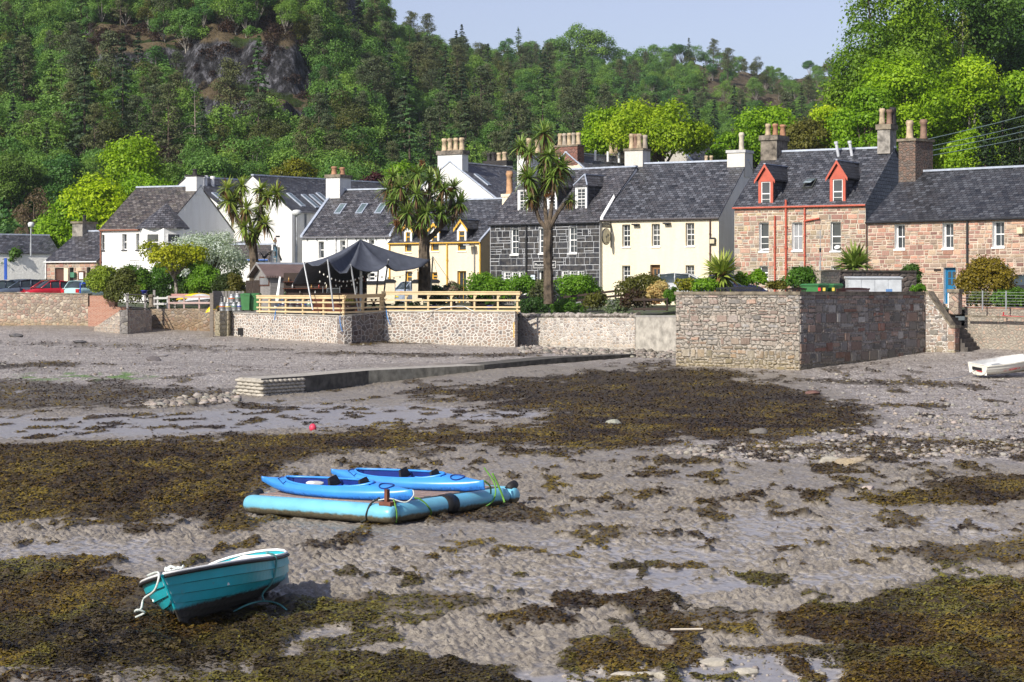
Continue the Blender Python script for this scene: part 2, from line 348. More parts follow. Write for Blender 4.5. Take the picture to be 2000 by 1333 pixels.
def region(px,py,regs,nz):
    m=np.zeros(px.shape)
    for poly,st,soft in regs:
        xs=[p[0] for p in poly]; ys=[p[1] for p in poly]
        k=(px>min(xs)-90)&(px<max(xs)+90)&(py>min(ys)-40)&(py<max(ys)+40)
        if not k.any(): continue
        d=poly_d(px[k],py[k],poly); v=sstep(-soft,soft,d+nz[k]*soft*2.4)*st
        m[k]=np.maximum(m[k],v)
    return m
# grid spaced evenly as seen from the shore, so that near mud is fine and far beach coarse
NC,NR=1120,1560
gp=np.linspace(-420,2420,NC)
gy=np.concatenate([570+16000/np.linspace(150,112,24)[:-1],np.linspace(570+16000/112,1390,NR-23)])
gx2,gy2=np.meshgrid(gp,gy); GY=4*F/(gy2-570); GX=(gx2-1000)/F*GY
gz=shore_h(GX,GY)
for _ in range(2):   # photograph coordinates of the real surface
    SPY=570+(H-gz)*F/GY
SPX=gx2
def masks(X,Y,px,py):
    n1=fbm(X*.9,Y*.45,4,11)-.5; n2=fbm(X*2.6,Y*1.3,3,21)-.5; n3=fbm(X*.35,Y*.2,3,31)
    nz=n1*1.1+n2*.7
    weed=region(px,py,WEED,nz)
    weed=weed*sstep(-.12,.5,weed*1.25-.55+n1*.9+n2*1.1+.25)
    far=sstep(100,80,Y)
    sc=fbm(X*1.15+9,Y*.5,4,41); spots=sstep(.615,.67,sc+n2*.16)*sstep(1020,1080,py)*.9
    spots=np.maximum(spots,sstep(.655,.69,sc+n2*.16)*.85*far)
    s2=fbm(X*2.3+31,Y*1.05,4,47); spots=np.maximum(spots,sstep(.64,.70,s2+n1*.12)*.8*sstep(865,885,py)*far)
    weed=np.maximum(weed,spots)
    wet=region(px,py,WET,n1); weed=np.maximum(weed,sstep(.60,.66,fbm(X*1.5+3,Y*.55,4,43))*.8*sstep(.6,.9,wet)*sstep(900,870,py)); wet=wet; wet=np.clip(wet+.25*(n3-.4)*far,0,1)
    peb=region(px,py,PEBB,nz*.8); bare=region(px,py,BARE,nz)
    peb=peb*(1-bare)
    return weed,wet,peb,nz
weed,wet,peb,nz=masks(GX,GY,SPX,SPY)
green=region(SPX,SPY,[([(0,738),(90,729),(240,727),(330,736),(240,744),(40,745)],1.,9)],nz)*(1-weed)*sstep(.46,.62,fbm(GX*1.6,GY*.8,4,141))
def casts(X,Y,cell,seed,rad):      # lugworm heaps: small irregular cones on a jittered grid
    cx=np.floor(X/cell).astype(np.int64);cy=np.floor(Y/cell).astype(np.int64); o=np.zeros(X.shape)
    for i in(-1,0,1):
        for j in(-1,0,1):
            a=cx+i;b=cy+j; qx=(a+_h(a,b,seed))*cell; qy=(b+_h(a,b,seed+1))*cell; hh=_h(a,b,seed+2); r=rad*(.6+.8*_h(a,b,seed+3))
            d=np.sqrt((X-qx)**2+((Y-qy)*.8)**2); o=np.maximum(o,sstep(0,1,1-d/r)*np.where(hh>.25,.4+.6*hh,0)*r)
    return o
_wx=GX+.16*(fbm(GX*3.1,GY*2.3,3,53)-.5); _wy=GY+.20*(fbm(GX*2.7+5,GY*2.1,3,57)-.5); _mo=.45+.75*sstep(.36,.62,fbm(GX*.45,GY*.3,3,59))
mudz=((casts(_wx,_wy,.155,51,.09)*.46+casts(_wx,_wy,.095,61,.06)*.55)*_mo*(.5+1.*fbm(GX*15,GY*10,2,63))+.05*np.abs(fbm(GX*2.2,GY*1.6,3,65)-.5))*(1-.85*weed)*(1-peb)*(1-.80*sstep(.45,.95,wet))*sstep(100,85,GY)
mudz+=(fbm(GX*4,GY*3,3,71)-.5)*.035*(1-.7*wet)
lump=[(-4.35,23.9,.62,.17)]   # heaped wrack by the mooring rope
def weed_h(X,Y,w):
    z=w*(.005+.06*np.clip(fbm(X*1.5,Y*1.2,3,81)-.3,0,1)+.03*fbm(X*9,Y*7,2,83)+.42*casts(X,Y,.42,151,.26)*sstep(60,45,Y))
    for lx,ly,lr,lh in lump: z=z+lh*np.exp(-((X-lx)**2+((Y-ly)*.8)**2)/(2*(lr*.6)**2))
    return z
weedz=weed_h(GX,GY,weed)
pebz=peb*(fbm(GX*6,GY*4,3,91)-.5)*.05
gz2=gz+mudz+weedz+pebz
low=sstep(.024,.004,mudz)  # water lies in the hollows
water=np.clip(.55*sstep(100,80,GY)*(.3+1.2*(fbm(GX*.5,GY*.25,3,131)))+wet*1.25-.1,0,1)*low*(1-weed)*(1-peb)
# ground material
def ground_mat():
    n=N('shore mud, shingle and weed'); v=n.pos()
    wd_,wt,pb,gr=(n.attr(k,2) for k in('weed','water','pebble','green'))
    f=n.noise(v,9.,7,.65); f2=n.noise(v,1.1,5); f3=n.noise(v,45.,4,.7)
    mud=n.ramp(f,[(.25,(.150,.131,.109)),(.5,(.255,.227,.190)),(.75,(.355,.320,.270))])
    mud=n.mix(n.ramp(f2,[(.35,(0,0,0)),(.7,(.45,)*3)]),mud,(.155,.13,.105))
    mud=n.mix(.8,mud,n.ramp(n.noise(v,30.,5,.75),[(.34,(.45,.43,.42)),(.48,(.95,.95,.95)),(.68,(1.25,1.25,1.25))]),'MULTIPLY')
    vo=n.n('TexVoronoi',{'Vector':n.pos((1,.8,1)),'Scale':13.},feature='F1'); vc=n.n('SeparateColor',{0:vo.outputs['Color']})
    vd=n.n('TexVoronoi',{'Vector':n.pos((1,.8,1)),'Scale':4.2},feature='F1'); vdc=n.n('SeparateColor',{0:vd.outputs['Color']})
    pe=n.ramp(vc.outputs[0],[(0,(.17,.149,.131)),(.35,(.31,.274,.243)),(.6,(.40,.359,.325)),(.85,(.49,.45,.415)),(1,(.64,.61,.57))])
    pe=n.mix(n.math('MULTIPLY',n.math('GREATER_THAN',vdc.outputs[1],.72),.5),pe,n.ramp(vdc.outputs[0],[(0,(.09,.075,.07)),(1,(.45,.42,.40))]))
    pe=n.mix(n.ramp(n.noise(n.pos((.5,1.6,1)),.55,5,.6),[(.42,(0,0,0)),(.75,(.6,)*3)]),pe,(.14,.112,.095))
    c=n.mix(pb,mud,pe)
    wc=n.ramp(n.noise(v,16.,6,.7),[(.3,(.012,.009,.005)),(.48,(.035,.024,.008)),(.6,(.085,.06,.012)),(.75,(.15,.105,.016))])
    wc=n.mix(n.ramp(n.noise(v,.7,4),[(.35,(0,0,0)),(.65,(.8,)*3)]),wc,n.ramp(f3,[(.3,(.008,.006,.005)),(.7,(.05,.03,.012))]))
    c=n.mix(n.math('MULTIPLY',wd_,n.ramp(f3,[(.2,(.75,)*3),(.5,(1,1,1))])),c,wc)
    c=n.mix(n.math('MULTIPLY',gr,.8),c,(.10,.22,.015))
    c=n.mix(n.math('MULTIPLY',n.n('MapRange',{0:wt,1:.25,2:.95}).outputs[0],.75),c,n.ramp(f,[(.3,(.25,.24,.245)),(.7,(.36,.345,.35))]))  # sky sheen of the wet film painted in as pale grey-blue
    n.set(n.b,'Coat Weight',wt); n.set(n.b,'Coat Roughness',.48); n.set(n.b,'Coat IOR',1.45)
    ro=n.mix(0.,n.mix(wd_,n.mix(n.ramp(f2,[(.35,(0,0,0)),(.65,(1,1,1))]),(.62,)*3,(.40,)*3),(.6,)*3),(.36,)*3)
    h=n.math('ADD',n.math('MULTIPLY',f,.8),n.math('ADD',n.math('MULTIPLY',f3,.4),n.math('MULTIPLY',vo.outputs['Distance'],n.math('MULTIPLY',pb,-1.6))))
    h=n.math('MULTIPLY',h,n.math('SUBTRACT',1.,n.math('MULTIPLY',wt,.72)))
    return n.P(col=c,rough=ro,norm=n.bump(h,.75,.05))
Vg=np.stack([GX,GY,gz2],-1).reshape(-1,3)
r_,c_=gz2.shape; ii=np.arange(r_*c_).reshape(r_,c_)
Qg=np.stack([ii[:-1,:-1],ii[1:,:-1],ii[1:,1:],ii[:-1,1:]],-1).reshape(-1,4)
GM=ground_mat()
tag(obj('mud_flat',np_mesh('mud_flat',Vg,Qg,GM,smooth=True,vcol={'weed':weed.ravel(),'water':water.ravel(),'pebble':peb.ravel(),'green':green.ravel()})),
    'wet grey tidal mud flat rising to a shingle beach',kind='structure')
mb=MB(); mb.quad((-260,-60,-.45),(260,-60,-.45),(260,128,-.45),(-260,128,-.45)); tag(mb.build('sea_bed',GM),'bare mud running on beyond the bay',kind='structure')
def flat_py(X,Y): return 570+(H-shore_h(X,Y))*F/Y
# seaweed fronds lying on the beds
def fronds(n,ymin,ymax,size,seed,name,label):
    g=np.random.default_rng(seed); py=g.uniform(ymin,ymax,n*4); px=g.uniform(-120,2120,n*4)
    Y=4*F/(py-570); X=(px-1000)/F*Y
    z=shore_h(X,Y); sp=570+(H-z)*F/Y
    w,_,pb,_n=masks(X,Y,px,sp); k=(g.uniform(0,1,n*4)<w*.95)
    k&=~((X>-4.9)&(X<-2.7)&(Y>24.6)&(Y<28.2))|(g.uniform(0,1,n*4)<.25)
    X,Y,z,w=X[k][:n],Y[k][:n],z[k][:n],w[k][:n]; m=len(X)
    # height of the bed below
    zz=z+weed_h(X,Y,w)+(fbm(X*4,Y*3,3,71)-.5)*.03
    a=g.uniform(0,2*np.pi,m); s=size*g.uniform(.5,1.5,m)*(Y/30)**.5; b=a+np.pi/2
    lift=g.uniform(.0,.55,m)*s; wd2=s*g.uniform(.22,.6,m)
    c=np.stack([X,Y,zz+.005],-1); d=np.stack([np.cos(a),np.sin(a),0*a],-1)*s[:,None]; e=np.stack([np.cos(b),np.sin(b),0*a],-1)*wd2[:,None]
    up=np.stack([0*a,0*a,lift],-1)
    V=np.stack([c-d*.5-e*.5,c-d*.5+e*.5,c+d*.1+e*.7+up*.7,c+d*.1-e*.7+up*.7,c+d*.6+e*.35+up*(g.uniform(.1,1.1,m)[:,None]),c+d*.6-e*.35+up*(g.uniform(.1,1.1,m)[:,None])],1).reshape(-1,3)
    o=np.arange(m)[:,None]*6; Q=np.concatenate([o+np.array([0,1,2,3]),o+np.array([3,2,4,5])])
    t=np.clip(fbm(X*1.1,Y*.55,3,101)*1.38-.09-.14*sstep(45,70,Y)+g.normal(0,.17,m),0,1)
    # bottom right and left beds are greener, the rest brown
    pal=np.array([(.009,.0065,.005),(.022,.013,.006),(.045,.028,.008),(.085,.058,.010),(.125,.095,.016),(.17,.135,.022)])
    i=t*4.99; i0=i.astype(int); fr=(i-i0)[:,None]; col=pal[i0]*(1-fr)+pal[i0+1]*fr; col=col*np.array([1.08,1.,.9])+np.array([.005,.003,.001])
    grn=((py[k][:n]>1100)&(fbm(X*.8,Y*.5,2,111)>.5))[:,None]; col=np.where(grn,col*np.array([.85,1.05,1.2]),col)
    col=np.concatenate([col,col])
    n_=N('seaweed fronds'); cc=n_.attr(); n_.P(col=cc,rough=.5,spec=.25)
    return tag(obj(name,np_mesh(name,V,Q,n_.m,col=col)),label,kind='stuff')
fronds(150000,985,1372,.047,5,'seaweed','olive and brown bladder wrack lying over the near mud')
fronds(150000,705,990,.052,6,'seaweed','dark brown wrack bed below the quay and slipway')
# loose stones on the shore
def stone_proto(g,sub=1):
    t=(1+5**.5)/2; V=np.array([(-1,t,0),(1,t,0),(-1,-t,0),(1,-t,0),(0,-1,t),(0,1,t),(0,-1,-t),(0,1,-t),(t,0,-1),(t,0,1),(-t,0,-1),(-t,0,1)],float)
    V/=np.linalg.norm(V,axis=1)[:,None]
    T=[(0,11,5),(0,5,1),(0,1,7),(0,7,10),(0,10,11),(1,5,9),(5,11,4),(11,10,2),(10,7,6),(7,1,8),(3,9,4),(3,4,2),(3,2,6),(3,6,8),(3,8,9),(4,9,5),(2,4,11),(6,2,10),(8,6,7),(9,8,1)]
    for _ in range(sub):
        V=list(map(tuple,V)); cache={}; T2=[]
        def mid(a,b):
            k=(min(a,b),max(a,b))
            if k not in cache:
                p=np.array(V[a])+np.array(V[b]); cache[k]=len(V); V.append(tuple(p/np.linalg.norm(p)))
            return cache[k]
        for a,b,c in T:
            x,y,z=mid(a,b),mid(b,c),mid(c,a); T2+=[(a,x,z),(b,y,x),(c,z,y),(x,y,z)]
        T=T2; V=np.array(V)
    # flatten against random planes for a broken, angular look
    for _ in range(7):
        d=g.normal(size=3); d/=np.linalg.norm(d); k=g.uniform(.55,.85); q=V@d; V=V-np.outer(np.maximum(q-k,0),d)
    return V*np.array([g.uniform(.8,1.3),g.uniform(.7,1.1),g.uniform(.45,.8)]),np.array(T)
STONEM=attrmat('loose shore stones',.85,22.,.45,.4,.02)
def stones(pts,name,label,seed,sub=0):    # pts: X,Y,size,colour
    g=np.random.default_rng(seed); pr=[stone_proto(g,sub) for _ in range(10)]; P=[]
    for X,Y,s,c in pts:
        V,T=pr[g.integers(10)]; a=g.uniform(0,6.28); ca,sa=np.cos(a),np.sin(a)
        Vr=np.stack([V[:,0]*ca-V[:,1]*sa,V[:,0]*sa+V[:,1]*ca,V[:,2]],-1)*s
        P.append((Vr+np.array([X,Y,float(shore_h(X,Y))+.2*s]),T,np.tile(c,(len(T),1))))
    V,Q,cc=join_np(P); return np_mesh(name,V,Q,STONEM,col=cc)
def scol(g):
    b=g.uniform(.14,.38); return np.array([b*1.04,b*.97,b*.88])*np.array([1+g.uniform(-.05,.12),1,1-g.uniform(-.03,.08)])
def stone_field(n,regs,smin,smax,seed,name,label):
    g=np.random.default_rng(seed); out=[]
    while len(out)<n:
        rg=regs[g.integers(len(regs))]; xs=[p[0] for p in rg]; ys=[p[1] for p in rg]
        px=g.uniform(min(xs),max(xs),200); py=g.uniform(min(ys),max(ys),200); d=poly_d(px,py,rg)
        for x,y in zip(px[d>0],py[d>0]):
            Y=float(np.interp(y,[600,640,690,722,760,1400],[140,125,108,92,82,19.3])) if y<760 else 4*F/(y-570)
            for _ in range(4): Y=(H-float(shore_h((x-1000)/F*Y,Y)))*F/(y-570)
            out.append(((x-1000)/F*Y,Y,smin+(smax-smin)*g.uniform()**3,scol(g)))
            if len(out)>=n: break
    return tag(obj(name,stones(out,name,label,seed)),label,kind='stuff')
stone_field(1100,[[(1280,878),(1560,862),(1800,868),(2060,856),(2060,888),(1560,900),(1330,896)],[(1580,835),(2060,790),(2060,850),(1600,868)]],.04,.14,21,'pebbles','pale broken stones scattered between the dark weed and shingle')
stone_field(900,[[(1010,676),(1330,690),(1330,704),(1010,690)],[(270,788),(460,768),(465,785),(300,800)]],.08,.26,22,'rubble','small stones at the wall foot and by the slipway end')
stone_field(1100,[[(-60,650),(640,672),(980,680),(1300,700),(900,706),(430,735),(-60,735)],[(1560,735),(1900,700),(2060,740),(2060,840),(1640,830)]],.04,.13,23,'pebbles','small loose stones strewn over the upper shingle beach')
stone_field(500,[[(1090,1300),(1500,1262),(1620,1290),(1600,1345),(1090,1345)],[(0,1180),(700,1180),(700,1333),(0,1333)],[(1380,890),(2000,890),(2000,920),(1500,905)]],.012,.05,24,'pebbles','tiny shells and stones on the near mud')
def boulder(px,py,s,label,col,seed,grp=None):
    Y=4*F/(py-570)
    for _ in range(5): Y=(H-float(shore_h((px-1000)/F*Y,Y)))*F/(py-570)
    X=(px-1000)/F*Y; g=np.random.default_rng(seed); V,T=stone_proto(g,2)
    o=obj('boulder',np_mesh('boulder',V*s*np.array([1.3,1,.75]),T,STONEM,col=np.tile(col,(len(T),1))),None,(X,Y,float(shore_h(X,Y))+.25*s))
    tag(o,label,'rock',grp)
B=[(1625,906,.22,'pale grey boulder, left one of the cluster on mud',(.36,.34,.29)),(1652,911,.26,'flat tan boulder in front of the boulder cluster',(.36,.29,.19)),(1670,904,.23,'upright tan boulder, right one of the mud cluster',(.40,.33,.24)),
 (1694,959,.15,'white boulder with pink tint beside right weed patch',(.55,.46,.42)),(1482,850,.26,'dark grey boulder at the weed edge among pale stones',(.12,.115,.11)),(1590,771,.28,'flat reddish slab at the tip of dark weed',(.14,.07,.06)),
 (1200,830,.2,'lone pale stone in the middle of dark weed',(.33,.34,.28)),(1882,967,.12,'small grey boulder inside right weed patch',(.33,.32,.30)),
 (1220,1324,.1,'white stone at the bottom edge of the shore',(.45,.42,.36)),(1262,1322,.10,'round pale stone by the bottom edge puddle',(.46,.43,.36)),(1305,1326,.12,'large pale stone beside bottom edge puddle',(.44,.41,.34)),(1395,1300,.12,'pale rock resting on a small weed patch by puddle',(.42,.39,.33)),
 (1460,1319,.11,'cream rock right of the bottom puddle stones',(.46,.43,.36)),(1716,1304,.06,'white stone lying on lower right weed bed',(.55,.53,.5)),(1836,1146,.07,'small dark rock by the lower right weed bed',(.06,.045,.04)),(1730,1141,.06,'small black stone on bare wet mud',(.05,.05,.05)),
 (300,655,.26,'dark low rock at the foot of stone ramp wall',(.11,.10,.11)),(318,652,.2,'grey rock beside the stone ramp wall',(.28,.27,.28)),(155,643,.28,'flat dark rock below the brick wall patch',(.10,.10,.11)),(30,640,.3,'low dark rock at the far left wall foot',(.11,.11,.12)),(905,683,.14,'dark stone on shingle in front of the terrace wall',(.12,.10,.09)),
 (1546,1078,.1,'grey pebble with weed tuft on open mud',(.30,.30,.28))]
for i,(px,py,s,l,c) in enumerate(B): boulder(px,py,s,l,c,300+i)
# ------------------------------------------------------------------ masonry blocks laid stone by stone on a plane (x along, z up, y outward = negative)
def sub_rect(r,h):
    x0,x1,z0,z1=r; a,b,c,d=h
    if b<=x0 or a>=x1 or d<=z0 or c>=z1: return [r]
    o=[]
    if a>x0: o.append((x0,a,z0,z1))
    if b<x1: o.append((b,x1,z0,z1))
    m0,m1=max(x0,a),min(x1,b)
    if c>z0: o.append((m0,m1,z0,c))
    if d<z1: o.append((m0,m1,d,z1))
    return o
def blocks(mb,x0,x1,z0,z1,holes,rh,bw,gap,proud,pal,g,jit=.0,sneck=0.,M=None,mi=0,split=.25,clip=None):
    z=z0
    while z<z1-.03:
        h=g.uniform(*rh)
        if z+h>z1-rh[0]*.6: h=z1-z
        x=x0
        while x<x1-.02:
            w=g.uniform(*bw)*(1 if g.random()>.2 else 1.5); u=g.random()
            if u<sneck: w=g.uniform(.10,.17)
            if x+w>x1-bw[0]*.5: w=x1-x
            if u<sneck: k=int(g.integers(2,4)); parts=[(x,x+w,z+h*i/k,z+h*(i+1)/k) for i in range(k)]
            elif u<sneck+split and h>rh[0]*1.15: c=g.uniform(.35,.65); parts=[(x,x+w,z,z+h*c),(x,x+w,z+h*c,z+h)]
            else: parts=[(x,x+w,z,z+h)]
            for hl in holes: parts=[q for p in parts for q in sub_rect(p,hl)]
            for a,b,c,d in parts:
                if b-a<.05 or d-c<.04: continue
                if clip and not clip((a+b)/2,d): continue
                q=gap*g.uniform(.5,1.5)/2; e=min(.018,(b-a)*.15,(d-c)*.15); p=proud*g.uniform(.4,1.3)
                J=lambda: g.uniform(-jit,jit)
                cx=[(a+q+abs(J()),c+q+abs(J())),(b-q-abs(J()),c+q+abs(J())),(b-q-abs(J()),d-q-abs(J())),(a+q+abs(J()),d-q-abs(J()))]
                mx=(a+b)/2; mz=(c+d)/2
                vs=[(X,0,Z) for X,Z in cx]+[(X+(e if X<mx else -e),-p,Z+(e if Z<mz else -e)) for X,Z in cx]
                cl=pal[int(g.integers(len(pal)))]; t=g.uniform(.66,1.28)
                mb.add(vs,[(4,5,6,7),(0,1,5,4),(1,2,6,5),(2,3,7,6),(3,0,4,7)],mi,tuple(min(.9,v*t) for v in cl),M)
            x+=w
        z+=h
# ------------------------------------------------------------------ walls along the shore
PAL_RED=[(.52,.24,.155),(.46,.27,.19),(.56,.32,.20),(.38,.20,.155),(.54,.28,.19),(.42,.30,.22),(.48,.33,.22),(.34,.16,.125),(.56,.40,.26),(.45,.23,.17)]
PAL_RED=[tuple(.84*v+.16*sum(c)/3 for v in c) for c in PAL_RED]
PAL_QUAY=[(.26,.245,.235),(.31,.27,.245),(.36,.275,.235),(.22,.215,.215),(.30,.24,.20),(.40,.34,.285),(.27,.20,.175),(.34,.315,.29),(.24,.225,.20),(.38,.26,.20)]
ST_TAN=[(.28,.22,.165),(.36,.30,.23),(.20,.165,.135),(.40,.27,.21),(.33,.28,.22),(.42,.37,.30),(.24,.20,.17),(.30,.20,.16)]
ST_TER=[(.21,.185,.165),(.33,.26,.215),(.26,.23,.21),(.38,.30,.24),(.17,.16,.155),(.31,.24,.195),(.36,.32,.28),(.27,.19,.155)]
def vec2(p,py): v=W(*p) if False else None
def ray_pts(pts): return [(W(px,yt,Y),W(px,yb,Y)) for px,yt,yb,Y in pts]
def wall(name,label,pts,th,mat,cope=None,parent=None,deep=.7,cat='wall'):
    P=ray_pts(pts); mb=MB(); k=len(P); nm=[]
    for i in range(k):
        a=P[max(i-1,0)][0]; b=P[min(i+1,k-1)][0]; d=(b-a); d.z=0; d.normalize(); nm.append(Vector((-d.y,d.x,0)))
    o=P[0][1].copy(); t=thing(name,label,cat,o)
    F_=[(p[0]-o,p[1]-o-Vector((0,0,deep))) for p in P]; B_=[(a+n*th,b+n*th) for (a,b),n in zip(F_,nm)]
    for i in range(k-1):
        mb.quad(F_[i][1],F_[i+1][1],F_[i+1][0],F_[i][0]); mb.quad(F_[i][0],F_[i+1][0],B_[i+1][0],B_[i][0]); mb.quad(B_[i][0],B_[i+1][0],B_[i+1][1],B_[i][1])
    mb.quad(F_[0][1],F_[0][0],B_[0][0],B_[0][1]); mb.quad(F_[-1][0],F_[-1][1],B_[-1][1],B_[-1][0])
    mb.build('wall_face',mat,t)
    if cope:
        cm,ch,ov=cope; c=MB()
        for i in range(k-1):
            a,b=F_[i][0],F_[i+1][0]; n0,n1=nm[i],nm[i+1]; z=Vector((0,0,ch)); e=Vector((0,0,.003))
            c.hexa([a-n0*ov+e,b-n1*ov+e,b+n1*(th+ov)+e,a+n0*(th+ov)+e,a-n0*ov+z,b-n1*ov+z,b+n1*(th+ov)+z,a+n0*(th+ov)+z])
        c.build('coping',cm,t)
    return t,F_,nm,o
R_TAN=rubble('tan rubble masonry',(.36,.31,.26),ST_TAN,3.9,.075,1.25,(1.5,2.5,(.30,.22,.08),.7))
R_TER=rubble('pale mortared rubble',(.72,.69,.64),ST_TER,4.3,.14,1.3,(1.0,1.6,(.33,.27,.18),.45),.6)
R_WHT=rubble('limewashed rubble',(.64,.61,.57),[(.33,.28,.24),(.46,.42,.37),(.26,.23,.21),(.52,.49,.45),(.38,.29,.22),(.50,.46,.42)],4.2,.13,1.4,(1.0,1.5,(.36,.30,.22),.5),.7)
R_BRN=rubble('brown rubble',(.27,.23,.18),[(.20,.15,.10),(.28,.215,.15),(.16,.125,.095),(.31,.25,.18),(.24,.16,.115),(.27,.25,.22)],3.7,.06,1.3,(1.7,2.6,(.20,.11,.04),.6))
R_GRY=rubble('cemented rubble',(.33,.295,.245),[(.30,.265,.22),(.36,.325,.27),(.25,.22,.185),(.37,.27,.215),(.33,.29,.235)],5.5,.18,1.2,(1.0,1.9,(.36,.33,.28),.4),.5)
R_OLD=rubble('sea worn concrete',(.36,.32,.24),[(.30,.26,.19),(.38,.34,.26),(.22,.19,.14)],3.2,.2,1.1,(1.4,2.6,(.30,.27,.15),.6),1.)
def brickmat():
    n=N('old red brick'); br=n.n('TexBrick',{'Vector':n.uv(),'Scale':1.,'Mortar Size':.009,'Brick Width':.225,'Row Height':.075,'Color1':(.34,.13,.075),'Color2':(.42,.20,.13),'Mortar':(.42,.36,.31)})
    f=n.noise(n.uv(),12.,5); return n.P(col=n.mix(.5,br.outputs[0],n.ramp(f,[(.3,(.6,.6,.6)),(.7,(1.2,1.2,1.2))]),'MULTIPLY'),rough=.9,norm=n.bump(n.math('SUBTRACT',f,br.outputs[1]),.5,.02))
BRICK=brickmat()
wall('sea_wall','tan rubble sea wall below the parked cars',[(-160,573,641,133),(0,573,637,131),(172,576,634,129)],.5,R_TAN,(CAPST,.07,.03))
t,_,_,_=wall('brick_wall','patched red brick wall beside the bushes',[(172,599,636,128.6),(250,600,640,127.5)],.4,BRICK)
_,A,nm,o=wall('brick_wall','short red brick parapet under the gorse bush',[(175,578,599,128.7),(224,578,599,128)],.35,BRICK,(CAPST,.05,.02),deep=0.02)
# stone ramp with a sloping top
t=thing('stone_ramp','pale rubble ramp wall sloping down beside the brick',  'wall',(0,0,0)); mb=MB()
a=W(184,640,124.3);b=W(236,606,122.6);c=W(249,606,122);d=W(249,652,122);a2=W(184,660,124.3);d2=W(249,668,122)
n_=Vector((.5,.87,0)); mb.prism([a2,d2,c,b,a],n_*2.2); mb.build('wall_face',rubble('ramp rubble',(.46,.42,.36),ST_TER[1:4]+[(.42,.38,.32)],4.0,.1,1.2),t)
wall('rubble_wall','dark shaded rubble wall under the timber lookout rail',[(249.4,606,652,121.95),(294,606,646,126)],.5,rubble('dark rubble',(.24,.22,.20),[(.16,.15,.15),(.23,.22,.21),(.12,.115,.115),(.26,.24,.20)],3.4,.06,1.2))
wall('rubble_wall','ochre stained rubble wall below the grassy bank',[(294,604,646,126.5),(350,603,648,125.4),(424,604,652,124)],.5,R_BRN)
t,_,_,_=wall('concrete_stump','sea worn concrete buttress beside the tall post',[(420,612,660,121.2),(428,608,660,120.3),(446,608,658,120.4),(452,612,657,121.1)],1.0,R_OLD,cat='buttress')
t1,TA,nA,oA=wall('terrace_wall','pale mortared terrace wall under the barrels and timber rail',[(452,613,657,121),(560,616,664,116.4),(672,619,673,112)],.5,R_TER,(CONC,.07,.04))
t2,TB,nB,oB=wall('terrace_wall','shaded return wall at the terrace corner',[(672.3,619,673,112.02),(751,610,662,115.1)],.5,rubble('shaded return rubble',(.42,.40,.38),[(.12,.105,.10),(.18,.155,.14),(.22,.18,.15),(.14,.13,.13),(.10,.075,.07)],2.6,.075,1.4,None,.7),(CONC,.07,.04))  # shade of the return face put into darker stone and mortar colours
t3,TC,nC,oC=wall('terrace_wall','long mortared terrace wall below the picnic tables',[(751,610,662,115.1),(880,610.5,666,113.9),(1006,611,668,112.8)],.5,R_TER,(CONC,.07,.04))
mb=MB(); p=W(1003.6,646,112.6); mb.box(-.03,.03,-.03,.03,-.0,.85); tag(mb.build('marker_strip',YPAINT,None,loc=p-Vector((0,0,.4))),'short yellow marker strip at the end of terrace wall','marker')
mb=MB(); mb.box(-.16,.16,-.03,.02,0,.42); o=mb.build('drain_hole',DARK,t1,loc=W(469.6,655,119.98)-oA)
t4,TD,nD,oD=wall('garden_wall','whitewashed rubble wall topped with upright cope stones',[(1012,621,672,115.5),(1130,621,676,112.6),(1240,621,679,109.8)],.5,R_WHT)
g=np.random.default_rng(3)
mb=MB(); L=0
for i in range(64):
    f=i/63*2; k=min(int(f),1); f-=k; p=TD[k][0].lerp(TD[k+1][0],f); V,T=stone_proto(g,1)
    s=g.uniform(.14,.25); V=V*np.array([.55,1.25,1.15])*s; a=math.atan2(TD[1][0].y-TD[0][0].y,TD[1][0].x-TD[0][0].x)+g.uniform(-.25,.25)
    tl=g.uniform(-.35,.2); ca,sa,ct,st=math.cos(a),math.sin(a),math.cos(tl),math.sin(tl)
    b=g.uniform(.24,.46); cl=(b*1.05,b*.96,b*.88)
    vs=[]
    for v in V:
        x,y,z=v; x,z=x*ct-z*st,x*st+z*ct; vs.append((p.x+nD[k].x*.2+x*ca-y*sa,p.y+nD[k].y*.2+x*sa+y*ca,p.z+z+.13))
    mb.add(vs,[tuple(q) for q in T],0,cl)
mb.build('coping',STONEM,t4)
wall('concrete_wall','smooth pale concrete wall panel next to the quay',[(1241,620,680,109.7),(1325,620,681,106.2)],.5,CONC,(paint('wet cope',(.3,.29,.27),.8),.10,.02))
mb=MB(); a=W(1012,674,115.0); b=W(1245,682,109.2); n_=Vector((.5,.87,0)); mb.hexa([a-Vector((0,0,.6)),b-Vector((0,0,.6)),b-Vector((0,0,.6))+n_*.5,a-Vector((0,0,.6))+n_*.5,a,b,b+n_*.5,a+n_*.5]); tag(mb.build('wall_footing',CONC),'low concrete footing along the base of whitewashed wall','footing')
